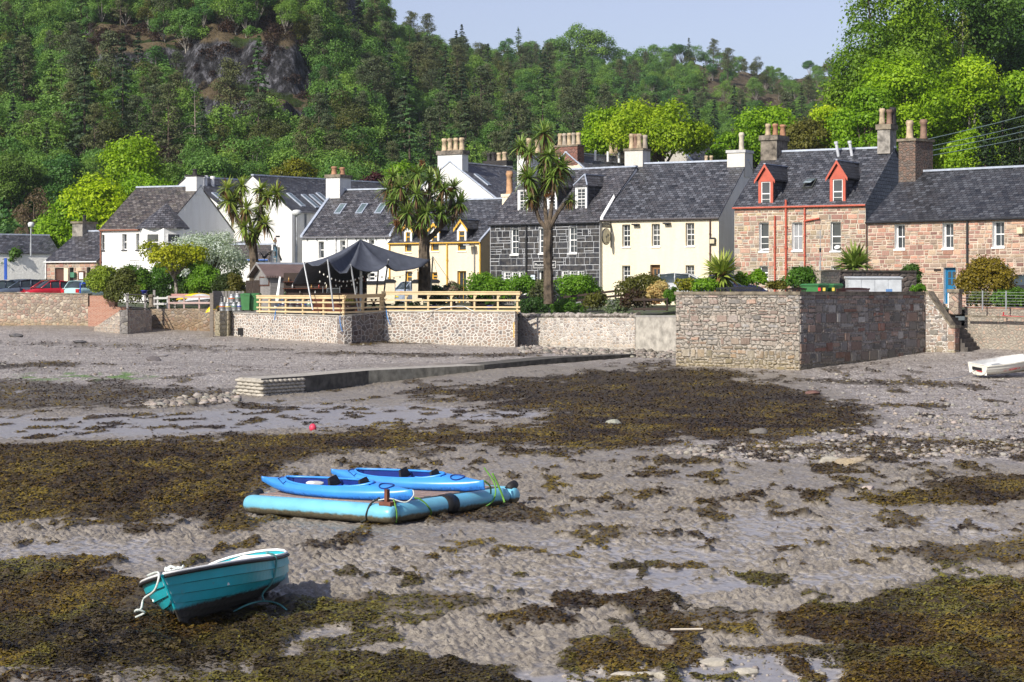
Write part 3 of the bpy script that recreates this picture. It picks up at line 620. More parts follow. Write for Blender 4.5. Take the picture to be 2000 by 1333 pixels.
# quay built stone by stone
QT=Vector((.78,-.62,0)).normalized(); QN=Vector((-QT.y,QT.x,0))
qa=W(1320,570,93); 
Lq=6.45; Ls=11.7
t=thing('stone_quay','tall square stone quay with lit front and dark side','quay',(qa.x,qa.y,0.),math.atan2(QT.y,QT.x))
QM=attrmat('quay stone',.85,14.,.5,.5,.03,.3,.55)
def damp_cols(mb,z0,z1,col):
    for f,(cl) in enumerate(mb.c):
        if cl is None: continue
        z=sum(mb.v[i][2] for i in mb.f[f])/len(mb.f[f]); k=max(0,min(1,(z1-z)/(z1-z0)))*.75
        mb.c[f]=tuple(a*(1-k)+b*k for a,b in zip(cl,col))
g=np.random.default_rng(11)
core=MB(); core.box(0,Lq,0,Ls,-.6,3.86); core.build('core',rubble('quay mortar',(.20,.185,.16),[(.30,.27,.24),(.36,.33,.29)],4,.1,1.2,(.4,1.5,(.30,.24,.12),.7)),t)
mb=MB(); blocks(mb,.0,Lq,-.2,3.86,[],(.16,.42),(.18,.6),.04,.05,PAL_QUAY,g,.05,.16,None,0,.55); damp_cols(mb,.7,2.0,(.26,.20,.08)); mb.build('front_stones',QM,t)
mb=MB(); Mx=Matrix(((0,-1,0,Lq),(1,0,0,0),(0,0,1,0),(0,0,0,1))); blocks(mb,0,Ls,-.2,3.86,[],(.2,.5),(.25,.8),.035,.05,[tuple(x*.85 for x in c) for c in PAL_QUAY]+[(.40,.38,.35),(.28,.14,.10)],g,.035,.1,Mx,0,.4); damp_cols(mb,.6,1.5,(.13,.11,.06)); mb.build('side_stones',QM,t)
mb=MB(); mb.box(-.06,Lq+.06,-.06,.45,3.864,4.0); mb.box(Lq-.45,Lq+.06,.452,Ls,3.864,4.0); mb.build('coping',CAPST,t)
# stair wall, stair and right hand wall behind it
sa=Vector((qa.x,qa.y,0))+QT*Lq+QN*Ls; az=math.atan2(QT.y,QT.x)
t=thing('stair_wall','rubble stair wall with sloping cope beside the quay','wall',(sa.x,sa.y,0),az); g=np.random.default_rng(12)
top=lambda x: 3.92-max(0,x-.15)*1.36
mb=MB(); mb.prism([(0.01,.02,0.3),(1.55,.02,.3),(1.55,.02,top(1.35)),(1.36,.02,top(1.36)),(.16,.02,3.90),(0.01,.02,3.90)],(0,.5,0)); mb.build('core',R_TER,t)
mb=MB(); blocks(mb,.0,1.2,.6,3.9,[],(.16,.34),(.16,.4),.03,.03,[tuple(min(.6,x*1.15) for x in c) for c in PAL_QUAY],g,.03,.1,Matrix.Translation((0,.02,0)),0,.3,lambda x,z:z<top(x)-.04)
blocks(mb,1.2,1.55,.6,top(1.36)-.01,[],(.28,.42),(.3,.36),.02,.03,[(.38,.235,.175),(.36,.30,.24)],g,.01,0,Matrix.Translation((0,.02,0)))
blocks(mb,0,.5,.6,top(1.36)-.01,[],(.28,.42),(.3,.5),.02,.03,[(.30,.16,.12),(.24,.15,.12)],g,.01,0,Matrix(((0,-1,0,1.55),(1,0,0,.02),(0,0,1,0),(0,0,0,1)))); damp_cols(mb,.9,1.6,(.36,.33,.20)); mb.build('face_stones',QM,t)
mb=MB(); z3=.1
mb.hexa([(-.02,-.04,3.91),(.17,-.04,3.91),(.17,.56,3.91),(-.02,.56,3.91),(-.02,-.04,4.02),(.19,-.04,4.02),(.19,.56,4.02),(-.02,.56,4.02)])
mb.hexa([(.172,-.04,3.905),(1.36,-.04,top(1.36)+.01),(1.36,.56,top(1.36)+.01),(.172,.56,3.905),(.192,-.04,4.015),(1.38,-.04,top(1.36)+.12),(1.38,.56,top(1.36)+.12),(.192,.56,4.015)])
mb.hexa([(1.362,-.05,top(1.36)+.008),(1.62,-.05,top(1.36)+.008),(1.62,.58,top(1.36)+.008),(1.362,.58,top(1.36)+.008),(1.382,-.05,top(1.36)+.12),(1.62,-.05,top(1.36)+.12),(1.62,.58,top(1.36)+.12),(1.382,.58,top(1.36)+.12)]); mb.build('coping',CAPST,t)
t=thing('stone_stair','dark stone steps rising behind the sloping stair wall','stair',(sa.x,sa.y,0),az); mb=MB()
for i in range(11):
    x=1.95-i*.16; z=1.15+i*.2; mb.box(-.3,x+.17,.6+.001*i,1.9-.001*i,z-.2 if i else .3,z)
mb.build('steps',paint('dark worn stone',(.10,.09,.08),.9,.3,bs=.5),t)
wall('retaining_wall','grey cemented retaining wall behind the white boat',[(1884,602,688,99.5),(1940,603,688,98.6),(2000,605,686,97.7),(2150,608,684,95.5)],.4,R_GRY,(paint('red flagged cope',(.30,.17,.125),.9,.4,bs=.5),.07,.02))
mb=MB(); a=W(1885,619,98.9); b=W(2150,627,95.0); mb.hexa([a,b,b+QN*.08,a+QN*.08,a+Vector((0,0,.08)),b+Vector((0,0,.08)),b+QN*.08+Vector((0,0,.08)),a+QN*.08+Vector((0,0,.08))]); tag(mb.build('ledge',CAPST),'narrow cement ledge along the retaining wall','ledge')
mb=MB(); a=W(1957,617.6,97.9); b=W(2004,620,97.2); mb.tube([a,b],.035,8); mb.box(-.03,.03,-.02,.02,0,.15,M=Matrix.Translation(W(1960,616,97.9))); tag(mb.build('pipe',paint('red pipe',(.40,.03,.04),.4),None),'red pipe clamped to the ledge on retaining wall','pipe')
# village ground behind the walls
fr=[(-420,575,136),(-160,573,133.3),(0,574,131.3),(172,577,129.3),(224,600,128.4),(294,606,126.8),(424,605,124.4),(452,613.5,121.3),(560,616.5,116.7),(672,619.5,112.3),(751,611,115.4),(880,611.5,114.2),(1006,612,113.1),(1012,622,115.9),(1130,622,113),(1240,622,110.2),(1325,621,106.6)]
Pf=[W(*p) for p in fr]; Pf+= [Vector((qa.x,qa.y,3.55))+QN*.3+QT*.2, Vector((qa.x,qa.y,3.55))+QN*.3+QT*(Lq-.3), Vector((qa.x,qa.y,3.45))+QN*Ls+QT*(Lq-.3), Vector((sa.x,sa.y,3.12))+QN*.6-QT*.2,Vector((sa.x,sa.y,3.12))+QN*2.4-QT*.2, W(1884,605,100.0), W(2000,606,98.1), W(2150,609,95.9), W(2700,612,90)]
mb=MB(); rows=[]
for k,f in enumerate((0,.05,.12,.25,.5,1)):
    rows.append([ (p.x+(p.x*235/p.y-p.x)*f, p.y+(235-p.y)*f, p.z+(3.3-p.z)*min(1,f*6)) for p in Pf])
mb.grid(rows)
n=N('village ground'); f=n.noise(n.pos(),1.2,6,.6); f2=n.noise(n.pos(),16.,5,.7)
n.P(col=n.mix(n.ramp(f,[(.42,(0,0,0)),(.55,(1,1,1))]),n.ramp(f2,[(.3,(.05,.05,.052)),(.7,(.10,.098,.095))]),n.ramp(f2,[(.3,(.035,.06,.012)),(.7,(.08,.12,.02))])),rough=.9,norm=n.bump(f2,.4,.03))
tag(mb.build('village_ground',n.m),'village ground and lane behind the shore walls',kind='structure')
# slipway
t=thing('slipway','low concrete slipway ending in stacked sandbags','jetty',(0,0,0))
sl_=[(455,737,770,80.),(588,735,776,78.6),(720,725,757,84.6),(935,712,739,91.),(945,711,738,91.4),(1100,697,722,96),(1242,690,698,101)]
mats=[CONC,paint('weedy black concrete',(.10,.094,.08),.85,.4,bs=.5),paint('olive stained concrete',(.38,.355,.27),.9,.3,bs=.5)]
mb=MB(); tp=[];bt=[]
ends=[(510,740,774,79.0),(592,735,767,81.2),(720,724,757,85.3),(935,714,742,91.2),(946,713,740,91.6),(1100,698.5,722,96.3),(1242,692,700,101)]
for px,yt,yb,Y in ends: tp.append(W(px,yt,Y)); bt.append(W(px,yb+14,Y))
back=[]
for i,p in enumerate(tp): back.append(p+Vector((-.55,.83,0))*(2.0 if i<6 else 1.4)+Vector((0,0,-.02)))
for i in range(len(tp)-1):
    mi=[1,1,2,2,1,1][i]
    if i==0: mi=1
    if i==1: mi=2 if False else 1
    mb.quad(bt[i],bt[i+1],tp[i+1],tp[i],mi); mb.quad(tp[i],tp[i+1],back[i+1],back[i],0 if i<4 else 1); mb.quad(back[i+1],back[i],back[i]-Vector((0,0,1)),back[i+1]-Vector((0,0,1)),1)
mb.quad(bt[0],tp[0],back[0],back[0]-Vector((0,0,1.2)),0)
mb.build('deck_slab',mats,t)
# sandbag facing
mb=MB(); g=np.random.default_rng(9)
def bag(c,ax,l,hh,dp,col):
    up=Vector((0,0,1)); nn=ax.cross(up).normalized(); P=[]
    for i in range(7):
        s=-1+2*i/6; k=(1-abs(s)**3.2)**.5 if abs(s)<1 else .12; P.append([c+ax*(l*s)+nn*(dp*k*math.cos(a))+up*(hh*k*math.sin(a)) for a in [j*math.pi/4 for j in range(8)]])
    mb.grid(P,0,col,True)
def bagrow(A,B,z0,z1,n,rows):
    ax=(B-A); ax.z=0; L=ax.length; ax.normalize()
    for r in range(rows):
        z=z0+(z1-z0)*(r+.5)/rows
        for i in range(n+1):
            s=(i+(.5 if r%2 else 0))/n
            if s>1.0: continue
            b=g.uniform(.40,.54); c=A+ax*(L*min(max(s,.04),.97)); c.z=z; bag(c,ax,L/n*.54,(z1-z0)/rows*.56,.13,(b,b*.93,b*.80))
bagrow(Vector((tp[0].x,tp[0].y,0)),Vector((tp[1].x,tp[1].y,0)),-.08,tp[0].z-.06,9,5)
bagrow(Vector((back[0].x,back[0].y,0)),Vector((tp[0].x,tp[0].y,0)),-.08,tp[0].z-.06,4,5)
mb.build('sandbags',attrmat('hardened sandbags',.9,20.,.4,.5,.02),t,True)
# ------------------------------------------------------------------ houses
class House:
    def __init__(s,name,label,X0,Y0,th,w,d,ze,zr,zb=3.0,wall=WHITE,roof=SLATE,cat='house',ov=.12,gov=.05):
        s.X0,s.Y0,s.th,s.w,s.d,s.ze,s.zr,s.zb=X0,Y0,R(th),w,d,ze,zr,zb
        s.wm,s.rm=wall,roof; s.tx=Vector((math.cos(s.th),-math.sin(s.th))); s.nx=Vector((math.sin(s.th),math.cos(s.th)))
        s.t=thing(name,label,cat,(X0,Y0,zb),-s.th); s.op=[]; s.ov=ov; s.gov=gov; s.tan=(zr-ze)/d
    def hit(s,px,py,y0=0.):     # photograph point -> local x, z on the plane y=y0 of the front
        dx,dz=(px-1000)/F,-(py-570)/F; bx=s.X0+s.nx.x*y0; by=s.Y0+s.nx.y*y0
        Y=(bx*s.nx.x+by*s.nx.y)/(dx*s.nx.x+s.nx.y); X=dx*Y
        return (X-s.X0)*s.tx.x+(Y-s.Y0)*s.tx.y, H+dz*Y-s.zb
    def hitg(s,px,py,x0=0.):    # on a gable plane x=x0 -> local y, z
        dx,dz=(px-1000)/F,-(py-570)/F; bx=s.X0+s.tx.x*x0; by=s.Y0+s.tx.y*x0
        Y=(bx*s.tx.x+by*s.tx.y)/(dx*s.tx.x+s.tx.y); X=dx*Y
        return (X-s.X0)*s.nx.x+(Y-s.Y0)*s.nx.y, H+dz*Y-s.zb
    def rect(s,k,a,b,c,d,y0=0.):
        p=zp(k,a,b); q=zp(k,c,d); x0,z1=s.hit(*p,y0); x1,z0=s.hit(*q,y0); return x0,x1,z0,z1
    def roofz(s,y): return s.ze-s.zb+y*s.tan
    def hitr(s,px,py):          # on the front roof slope -> x, y, z
        lo,hi=0.,s.d
        for _ in range(40):
            m=(lo+hi)/2; x,z=s.hit(px,py,m)
            if z>s.roofz(m): lo=m
            else: hi=m
        return x,m,s.roofz(m)
    # window kinds: rows x cols of panes; frame material; curtain
    def window(s,r,cols=2,rows=(2,2),fm=WPAINT,gl=GLASS,rec=.2,fw=.06,sill=True,name='window'):
        x0,x1,z0,z1=r; s.op.append(r); mb=MB(); y=rec
        def fr(a,b,c,d,p=0,q=.05): mb.box(a,b,y-.02+p,y+q,c,d)
        fr(x0,x0+fw,z0,z1); fr(x1-fw,x1,z0,z1); fr(x0+fw,x1-fw,z1-fw,z1); fr(x0+fw,x1-fw,z0,z0+fw)
        a,b,c,d=x0+fw,x1-fw,z0+fw,z1-fw
        if rows:
            k=len(rows); zz=[c+(d-c)*i/k for i in range(k+1)]
            for i in range(k):
                if i: mb.box(a,b,y-.01,y+.04,zz[i]-.03,zz[i]+.03)
                for j in range(1,rows[i]): z=zz[i]+(zz[i+1]-zz[i])*j/rows[i]; mb.box(a,b,y+.005,y+.03,z-.013,z+.013)
            for j in range(1,cols): x=a+(b-a)*j/cols; mb.box(x-.013,x+.013,y+.004,y+.031,c,d)
        w=mb.build(name,fm,s.t); g=MB(); g.box(a-.01,b+.01,y+.033,y+.05,c-.01,d+.01); g.build('pane',gl,w)
        if sill: m=MB(); m.box(x0-.05,x1+.05,-.06,rec-.022,z0-.09,z0-.002); m.build('sill',fm if fm is not YPAINT else WPAINT,w)
        return w
    def door(s,r,m=BLUEP,rec=.25,pan=True,fm=None,glass=False):
        x0,x1,z0,z1=r; s.op.append(r); mb=MB(); f=.07; y=rec
        mb.box(x0,x0+f,y-.03,y+.05,z0,z1); mb.box(x1-f,x1,y-.03,y+.05,z0,z1); mb.box(x0+f,x1-f,y-.03,y+.05,z1-f,z1); fo=None
        mb2=MB(); mb2.box(x0+f+.003,x1-f-.003,y+.005,y+.045,z0+.02,z1-f-.003)
        if pan:
            for i in range(2):
                a=x0+f+.08+(x1-x0-2*f-.08)/2*i; b=a+(x1-x0-2*f-.24)/2
                mb2.box(a,b,y-.008,y+.004,z0+.2,z0+(z1-z0)*.45)
        d=mb2.build('door',m,s.t); mb.build('frame',fm or m,d)
        if glass:
            g=MB()
            for i in range(2):
                for j in range(2):
                    a=x0+f+.08+(x1-x0-2*f-.08)/2*i; b=a+(x1-x0-2*f-.24)/2; c=z0+(z1-z0)*(.52+.2*j); g.box(a,b,y-.009,y+.004,c,c+(z1-z0)*.17)
            g.build('pane',GLASS,d)
        h=MB(); h.box(x1-f-.12,x1-f-.07,y-.04,y+.004,z0+.95,z0+1.08); h.build('handle',STEEL,d)
        return d
    def finish(s,quoins=None,blk=None,gable_left=True,gable_right=True,gwall=None,depth=None):
        w,d,h,H2=s.w,s.d,s.ze-s.zb,s.zr-s.zb; mb=MB(); rv=.3; lo=-.6
        xs=sorted({0.,w,*[x for r in s.op for x in(r[0],r[1]) if 0<x<w]}); zs=sorted({lo,h,*[z for r in s.op for z in(r[2],r[3]) if lo<z<h]})
        for i in range(len(xs)-1):
            for j in range(len(zs)-1):
                cx,cz=(xs[i]+xs[i+1])/2,(zs[j]+zs[j+1])/2
                if any(r[0]<cx<r[1] and r[2]<cz<r[3] for r in s.op): continue
                mb.quad((xs[i],0,zs[j]),(xs[i+1],0,zs[j]),(xs[i+1],0,zs[j+1]),(xs[i],0,zs[j+1]))
        rm=1
        for x0,x1,z0,z1 in s.op:
            z1c=min(z1,h)
            mb.quad((x0,0,z0),(x0,0,z1c),(x0,rv,z1c),(x0,rv,z0),rm); mb.quad((x1,0,z1c),(x1,0,z0),(x1,rv,z0),(x1,rv,z1c),rm)
            mb.quad((x0,0,z0),(x0,rv,z0),(x1,rv,z0),(x1,0,z0),rm)
            if z1<h: mb.quad((x0,0,z1),(x1,0,z1),(x1,rv,z1),(x0,rv,z1),rm)
            mb.quad((x0-.05,rv,z0-.05),(x1+.05,rv,z0-.05),(x1+.05,rv,z1c+.05),(x0-.05,rv,z1c+.05),2)
        D=2*d
        mb.add([(0,0,lo),(0,0,h),(0,d,H2),(0,D,h),(0,D,lo)],[(0,1,2,3,4)],3); mb.add([(w,0,lo),(w,D,lo),(w,D,h),(w,d,H2),(w,0,h)],[(0,1,2,3,4)],4); mb.quad((w,D,lo),(0,D,lo),(0,D,h),(w,D,h))
        gw=gwall or (s.wm,s.wm)
        mb.build('wall',[s.wm,s.rv if hasattr(s,'rv') else s.wm,DARK,gw[0],gw[1]],s.t)
        if blk: blk(s)
        # roof
        r=MB(); o=s.ov; e=s.gov; th=.11; k=s.tan; c=1/math.sqrt(1+k*k)
        for y0,y1,z0,z1 in((-o,d,h-o*k,H2),(D+o,d,h-o*k,H2)):
            a=[(-e,y0,z0),(w+e,y0,z0),(w+e,y1,z1),(-e,y1,z1)]
            lowr=[(x,y,z+.012) for x,y,z in a]; up=[(x,y,z+th) for x,y,z in a]
            r.hexa(lowr+up)
        s.roof=r.build('roof',s.rm,s.t)
        q=MB(); q.box(-e-.01,w+e+.01,d-.14,d+.14,H2+th-.06,H2+th+.05); q.build('ridge_capping',LEAD,s.roof)
        return s
    def skew(s,x,wd,m=LEAD,hh=.16):
        mb=MB(); h,H2=s.ze-s.zb,s.zr-s.zb; o=s.ov
        mb.hexa([(x-wd,-o-.02,h-o*s.tan+.05),(x+wd,-o-.02,h-o*s.tan+.05),(x+wd,s.d,H2+.05),(x-wd,s.d,H2+.05),(x-wd,-o-.02,h-o*s.tan+hh),(x+wd,-o-.02,h-o*s.tan+hh),(x+wd,s.d,H2+hh),(x-wd,s.d,H2+hh)])
        mb.hexa([(x-wd,2*s.d+o,h-o*s.tan+.05),(x+wd,2*s.d+o,h-o*s.tan+.05),(x+wd,s.d,H2+.05),(x-wd,s.d,H2+.05),(x-wd,2*s.d+o,h-o*s.tan+hh),(x+wd,2*s.d+o,h-o*s.tan+hh),(x+wd,s.d,H2+hh),(x-wd,s.d,H2+hh)])
        mb.build('skew',m,s.t)
    def chimney(s,x0,x1,y0,y1,z0,z1,m,pots,cap=CAPST,capm=.07,lowcap=.14):
        mb=MB(); mb.box(x0,x1,y0,y1,z0,z1); c=mb.build('chimney',m,s.t)
        k=MB(); k.box(x0-capm,x1+capm,y0-capm,y1+capm,z1+.002,z1+lowcap); k.build('chimney_cope',cap,c)
        for px_,py_,hh,rr,pm in pots:
            p=MB(); p.lathe([(rr*1.15,0),(rr*1.15,.08),(rr,.12),(rr*.86,hh*.7),(rr*.9,hh*.72),(rr*1.12,hh*.84),(rr*1.12,hh*.92),(rr*.92,hh*.93),(rr*.92,hh),(rr*.7,hh),(rr*.7,hh-.05)],(px_,py_,z1+lowcap+.002),12)
            p.build('chimney_pot',pm,c,True)
        return c
    def gutter(s,m,x0=-.05,x1=None,r=.06):
        x1=s.w+.05 if x1 is None else x1; h=s.ze-s.zb-s.ov*s.tan
        mb=MB(); mb.tube([(x0,-s.ov-.05,h+.02),(x1,-s.ov-.05,h+.02)],r,8); mb.build('gutter',m,s.t)
    def pipe(s,x,z0,z1,m,r=.05,y=-.08,pts=None,name='downpipe'):
        mb=MB(); mb.tube(pts or [(x,y,z0),(x,y,z1)],r,8)
        if not pts:
            for z in np.arange(z0+.8,z1,1.2): mb.tube([(x,y,z),(x,y,z+.09)],r*1.5,8)
        mb.build(name,m,s.t)
    def skylight(s,k,cx,cy,w=.6,h=1.0,open_=0.,fm=LEAD):
        x,y,z=s.hitr(*zp(k,cx,cy)); a=math.atan(s.tan); M=Matrix.Translation((x,y,z+.1))@Matrix.Rotation(a,4,'X')
        mb=MB(); f=.07
        for b in((-w/2,-w/2+f,-h/2,h/2),(w/2-f,w/2,-h/2,h/2),(-w/2+f,w/2-f,-h/2,-h/2+f),(-w/2+f,w/2-f,h/2-f,h/2)): mb.box(*b,-.02,.09,M=M)
        o=mb.build('skylight',fm,s.t); g=MB(); M2=M@Matrix.Translation((0,h/2-.05,.06))@Matrix.Rotation(-open_,4,'X')
        g.box(-w/2+f,w/2-f,-h+f+.05,0,0,.03,M=M2); g.build('pane',glassmat('skylight glass',(.16,.22,.24),.05) if 'skg' not in MC else MC['skg'],o)
    def dormer(s,x0,x1,z0,z1,zr,y0,wm,rm,fm,hip=False,inner=(.1,.1),barge=None,cheek=None,cols=2,rows=(2,2),ovr=.1,gable=None):
        # front wall with a window, cheeks running back into the roof, pitched or hipped slate top
        yb=(zr-(s.ze-s.zb))/s.tan; y1=(z1-(s.ze-s.zb))/s.tan; xm=(x0+x1)/2; mb=MB()
        wx0,wx1=x0+inner[0],x1-inner[0]; wz0,wz1=z0+.06,z1-inner[1]
        mb.box(x0,wx0,y0,y0+.12,z0,z1,0); mb.box(wx1,x1,y0,y0+.12,z0,z1,0); mb.box(wx0,wx1,y0,y0+.12,wz1,z1,0); mb.box(wx0,wx1,y0,y0+.12,z0,wz0,0)
        zlow=lambda y: s.roofz(y)-.1
        for xa,xb in((x0,x0+.1),(x1-.1,x1)):
            mb.hexa([(xa,y0+.121,z0),(xb,y0+.121,z0),(xb,y1+.2,z1-.2),(xa,y1+.2,z1-.2),(xa,y0+.121,z1),(xb,y0+.121,z1),(xb,y1+.2,z1),(xa,y1+.2,z1)],1)
        if not hip: mb.add([(x0,y0,z1),(x1,y0,z1),(xm,y0,zr-.04)],[(0,1,2)],3); mb.add([(x0,y0+.1,z1),(x1,y0+.1,z1),(xm,y0+.1,zr-.04)],[(0,2,1)],3)
        o=ovr; yf=y0-o; yr=y0+((x1-x0)/2+o)*.75 if hip else yf; za=z1-.03
        L=[(x0-o,yf,za),(xm,yr,zr),(xm,yb+.2,zr),(x0-o,y1+.25,za)]; Rr=[(x1+o,yf,za),(xm,yr,zr),(xm,yb+.2,zr),(x1+o,y1+.25,za)]
        up=lambda P,k:[(a,b,c+k) for a,b,c in P]
        mb.hexa(L+up(L,.08),2); mb.hexa(Rr+up(Rr,.08),2)
        if hip: T=[(x0-o,yf,za),(x1+o,yf,za),(xm,yr,zr)]; mb.prism(T,(0,0,.08),2)
        d=mb.build('dormer',[wm,cheek or s.rm,rm,gable or wm],s.t)
        k=MB(); k.box(xm-.06,xm+.06,yr,yb+.2,zr+.06,zr+.12)
        for sg,xe in((-1,x0-o),(1,x1+o)): k.tube([(xm,yb+.2,zr+.1),(xe,y1+.25,za+.09)],.05,5)
        if hip:
            for xe in(x0-o,x1+o): k.tube([(xm,yr,zr+.09),(xe,yf,za+.09)],.045,5)
        k.build('lead_roll',LEAD,d)
        if barge:
            b=MB()
            for sg,xe in((-1,x0-o),(1,x1+o)):
                p=Vector((xm,yf-.02,zr+.09)); q=Vector((xe+sg*.03,yf-.02,za+.04)); dd=Vector((0,0,-.2)); b.prism([p,q,q+dd,p+dd],(0,.05,0))
            b.build('bargeboard',barge,d)
        y=y0+.05; f=MB(); a,b_,c,e=wx0,wx1,wz0,wz1; fw=.055
        f.box(a,a+fw,y,y+.06,c,e); f.box(b_-fw,b_,y,y+.06,c,e); f.box(a+fw,b_-fw,y,y+.06,e-fw,e); f.box(a+fw,b_-fw,y,y+.06,c,c+fw); m=(c+e)/2; f.box(a+fw,b_-fw,y+.003,y+.057,m-.03,m+.03)
        for i in range(2):
            za_,zb_=(c+fw,m) if i==0 else (m,e-fw)
            for j in range(1,rows[i]): z=za_+(zb_-za_)*j/rows[i]; f.box(a+fw,b_-fw,y+.015,y+.045,z-.013,z+.013)
        for j in range(1,cols): x=a+fw+(b_-a-2*fw)*j/cols; f.box(x-.013,x+.013,y+.014,y+.046,c+fw,e-fw)
        f.box(a+fw,b_-fw,y+.046,y+.058,c+fw,e-fw,1); f.build('window',[fm,GLASS],d)
        return d
def pots(x0,x1,y,n,hh,rr,ms,y2=None):
    return [(x0+(x1-x0)*(i+.5)/n, y if y2 is None else y+(y2-y)*(i+.5)/n, hh*(1 if i%3 else 1.06),rr,ms[i%len(ms)]) for i in range(n)]
# --- cream house, middle right
h=House('cream_house','long cream two storey house with slate roof and palm sign',5.75,130.0,28.4,7.95,4.74,8.58,12.27,3.1,CREAM,SLATE)
for r in((250,663,302,808),(442,658,496,805),(663,652,720,803),(250,930,303,1062),(663,928,720,1062)): h.window(h.rect(5,*r),2,(2,2),rec=.22)
x0,x1,z0,z1=h.rect(5,433,925,498,1010); h.door((x0,x1,.12,z1),wood('varnished door',(.20,.10,.04),(.32,.18,.08)),.28,True,None,True)
h.finish(gwall=(CREAM,PALEGABLE)); h.gutter(paint('dark gutter',(.05,.04,.045),.5),.0)
x,z=h.hit(*zp(5,825,700)); h.pipe(x,.0,h.ze-h.zb-.1,paint('brown downpipe',(.10,.05,.045),.5),.045)
H2=h.zr-h.zb
h.skew(0,.10,WPAINT,.22)
h.chimney(-.55,.75,h.d-.3,h.d+.9,H2-1.1,H2+.95,harl('streaked white harling',(.62,.60,.56),.7),[(-.3,h.d+.25,1.0,.17,TERRA),(.02,h.d+.25,.98,.16,paint('brown pot',(.22,.14,.10),.8,.3)),(.32,h.d+.1,.97,.17,TERRA),(.58,h.d+.4,.9,.18,paint('grey pot',(.36,.31,.25),.8,.3))])
h.chimney(h.w-1.15,h.w+.05,h.d-.6,h.d+.75,H2-1.0,H2+.55,harl('chimney harling',(.66,.64,.58),.3),[(h.w-.45,h.d+.1,1.15,.17,paint('pale pot',(.50,.45,.36),.8,.25))],paint('pale slab',(.5,.5,.5),.7),.07,.18)
for k,(a,b) in enumerate(((345,665),(548,658))):
    x,z=h.hit(*zp(5,a,b)); m=MB(); m.box(x-.22,x+.22,-.32,-.02,z-.03,z+.06); m.box(x-.05,x+.05,-.04,.0,z-.1,z+.02); m.build('floodlight',BPAINT,h.t)
x,z=h.hit(*zp(5,843,773)); m=MB(); m.box(x-.18,x+.18,-.2,-.01,z-.17,z+.17,0); m.hexa([(x-.2,-.22,z+.172),(x+.2,-.22,z+.172),(x+.2,-.0,z+.172),(x-.2,-.0,z+.172),(x-.15,-.17,z+.24),(x+.15,-.17,z+.24),(x+.15,-.03,z+.24),(x-.15,-.03,z+.24)],1); m.box(x-.15,x+.15,-.21,-.2,z-.13,z+.13,2); m.build('wall_lantern',[BPAINT,BPAINT,paint('lantern glass',(.62,.55,.38),.3)],h.t)
CREAMH=h
# --- black painted stone house
h=House('black_stone_house','black painted stone house with white pointing and hipped dormers',-1.446,135.5,38.0,8.89,4.075,8.46,12.05,3.0,paint('white pointing',(.52,.54,.57),.8,.15),SLATE_R); h.rv=WPAINT
for r in((525,692,575,857),(708,688,760,850),(902,680,955,848)): h.window(h.rect(4,*r),2,(2,2),rec=.16)
for r in((478,968,522,1060),(528,968,570,1058),(575,966,618,1056),(855,962,897,1046),(905,960,950,1045),(957,960,1002,1043)): h.window(h.rect(4,*r),2,(2,2),rec=.12,fw=.09,sill=False)
a=h.rect(4,700,960,795,1000); h.door((a[0],a[1],.1,a[3]),BROWNP,.3,True,WPAINT)
def black_blocks(s):
    g=np.random.default_rng(5); mb=MB(); hs=[(a-.0,b+.0,c-.1,d) for a,b,c,d in s.op]
    l1=s.rect(4,468,935,622,963); l2=s.rect(4,855,930,1010,958); hs+= [l1,l2]
    blocks(mb,.02,s.w-.02,-.1,s.ze-s.zb-.1,hs,(.28,.46),(.30,.8),.022,.02,[(.016,.018,.025),(.020,.023,.032),(.013,.015,.021)],g,.004,.12,None,0,.3)
    for l in(l1,l2): mb.box(l[0],l[1],-.03,-.001,l[2],l[3],0,(.018,.02,.028))
    mb.build('stone_blocks',BLKBLOCK,s.t)
h.finish(blk=black_blocks,gwall=(CREAM2,WHITE)); h.gutter(BPAINT); H2=h.zr-h.zb
for xx in(630,): x,z=h.hit(*zp(4,xx,800)); h.pipe(x,0,h.ze-h.zb,BPAINT,.06)
x,z=h.hit(*zp(4,792,800)); h.pipe(x,0,h.ze-h.zb,BPAINT,.1)
for r,ap in(((570,430,640,580),385),((758,425,825,580),355),((945,415,1020,570),345)):
    y0=.9; a=h.rect(4,*r,y0=y0); _,zr=h.hit(*zp(4,r[2],ap),y0+.6); h.dormer(a[0],a[1],a[2],a[3],zr,y0,WPAINT,SLATE_R,WPAINT,True,(.12,.14),None,SLATE_D,2,(3,3))
h.chimney(-.05,1.0,h.d-1.1,h.d+.9,H2-1.6,H2+1.15,WHITE2,pots(.2,.85,h.d-.6,2,.95,.19,[TERRA],h.d+.5))
# --- ochre trimmed cream house
h=House('yellow_trimmed_house','cream house with ochre window frames and three small gabled dormers',-8.50,142.0,33.2,7.64,4.42,7.37,10.37,2.9,CREAM2,SLATE)
dm=[((775,580,806,708),(790,527)),((945,582,983,702),(960,527)),((1120,572,1160,700),(1130,503))]
for r,ap in dm:
    a=list(h.rect(3,*r)); hz=h.ze-h.zb; m=h.window((a[0]-.08,a[1]+.08,a[2],hz-.005),1,(1,),YPAINT,GLASS,.14,.07)
h2=h.rect(3,1110,832,1168,955); h.window((h2[0],h2[1],.25,h2[3]),2,(1,1),YPAINT,rec=.2,fw=.09,sill=False); h.window(h.rect(3,938,840,980,890),1,(1,1),YPAINT,rec=.2,fw=.09); h.window(h.rect(3,772,835,815,905),1,(1,1),YPAINT,rec=.2,fw=.09); h.window(h.rect(3,850,835,885,905),1,(1,1),YPAINT,rec=.2,fw=.09)
h.finish(gwall=(CREAM2,harl('shaded cream gable',(.58,.50,.36),.3))); h.gutter(YPAINT,r=.045); H2=h.zr-h.zb  # right gable harling darkened, its shade put into the colour
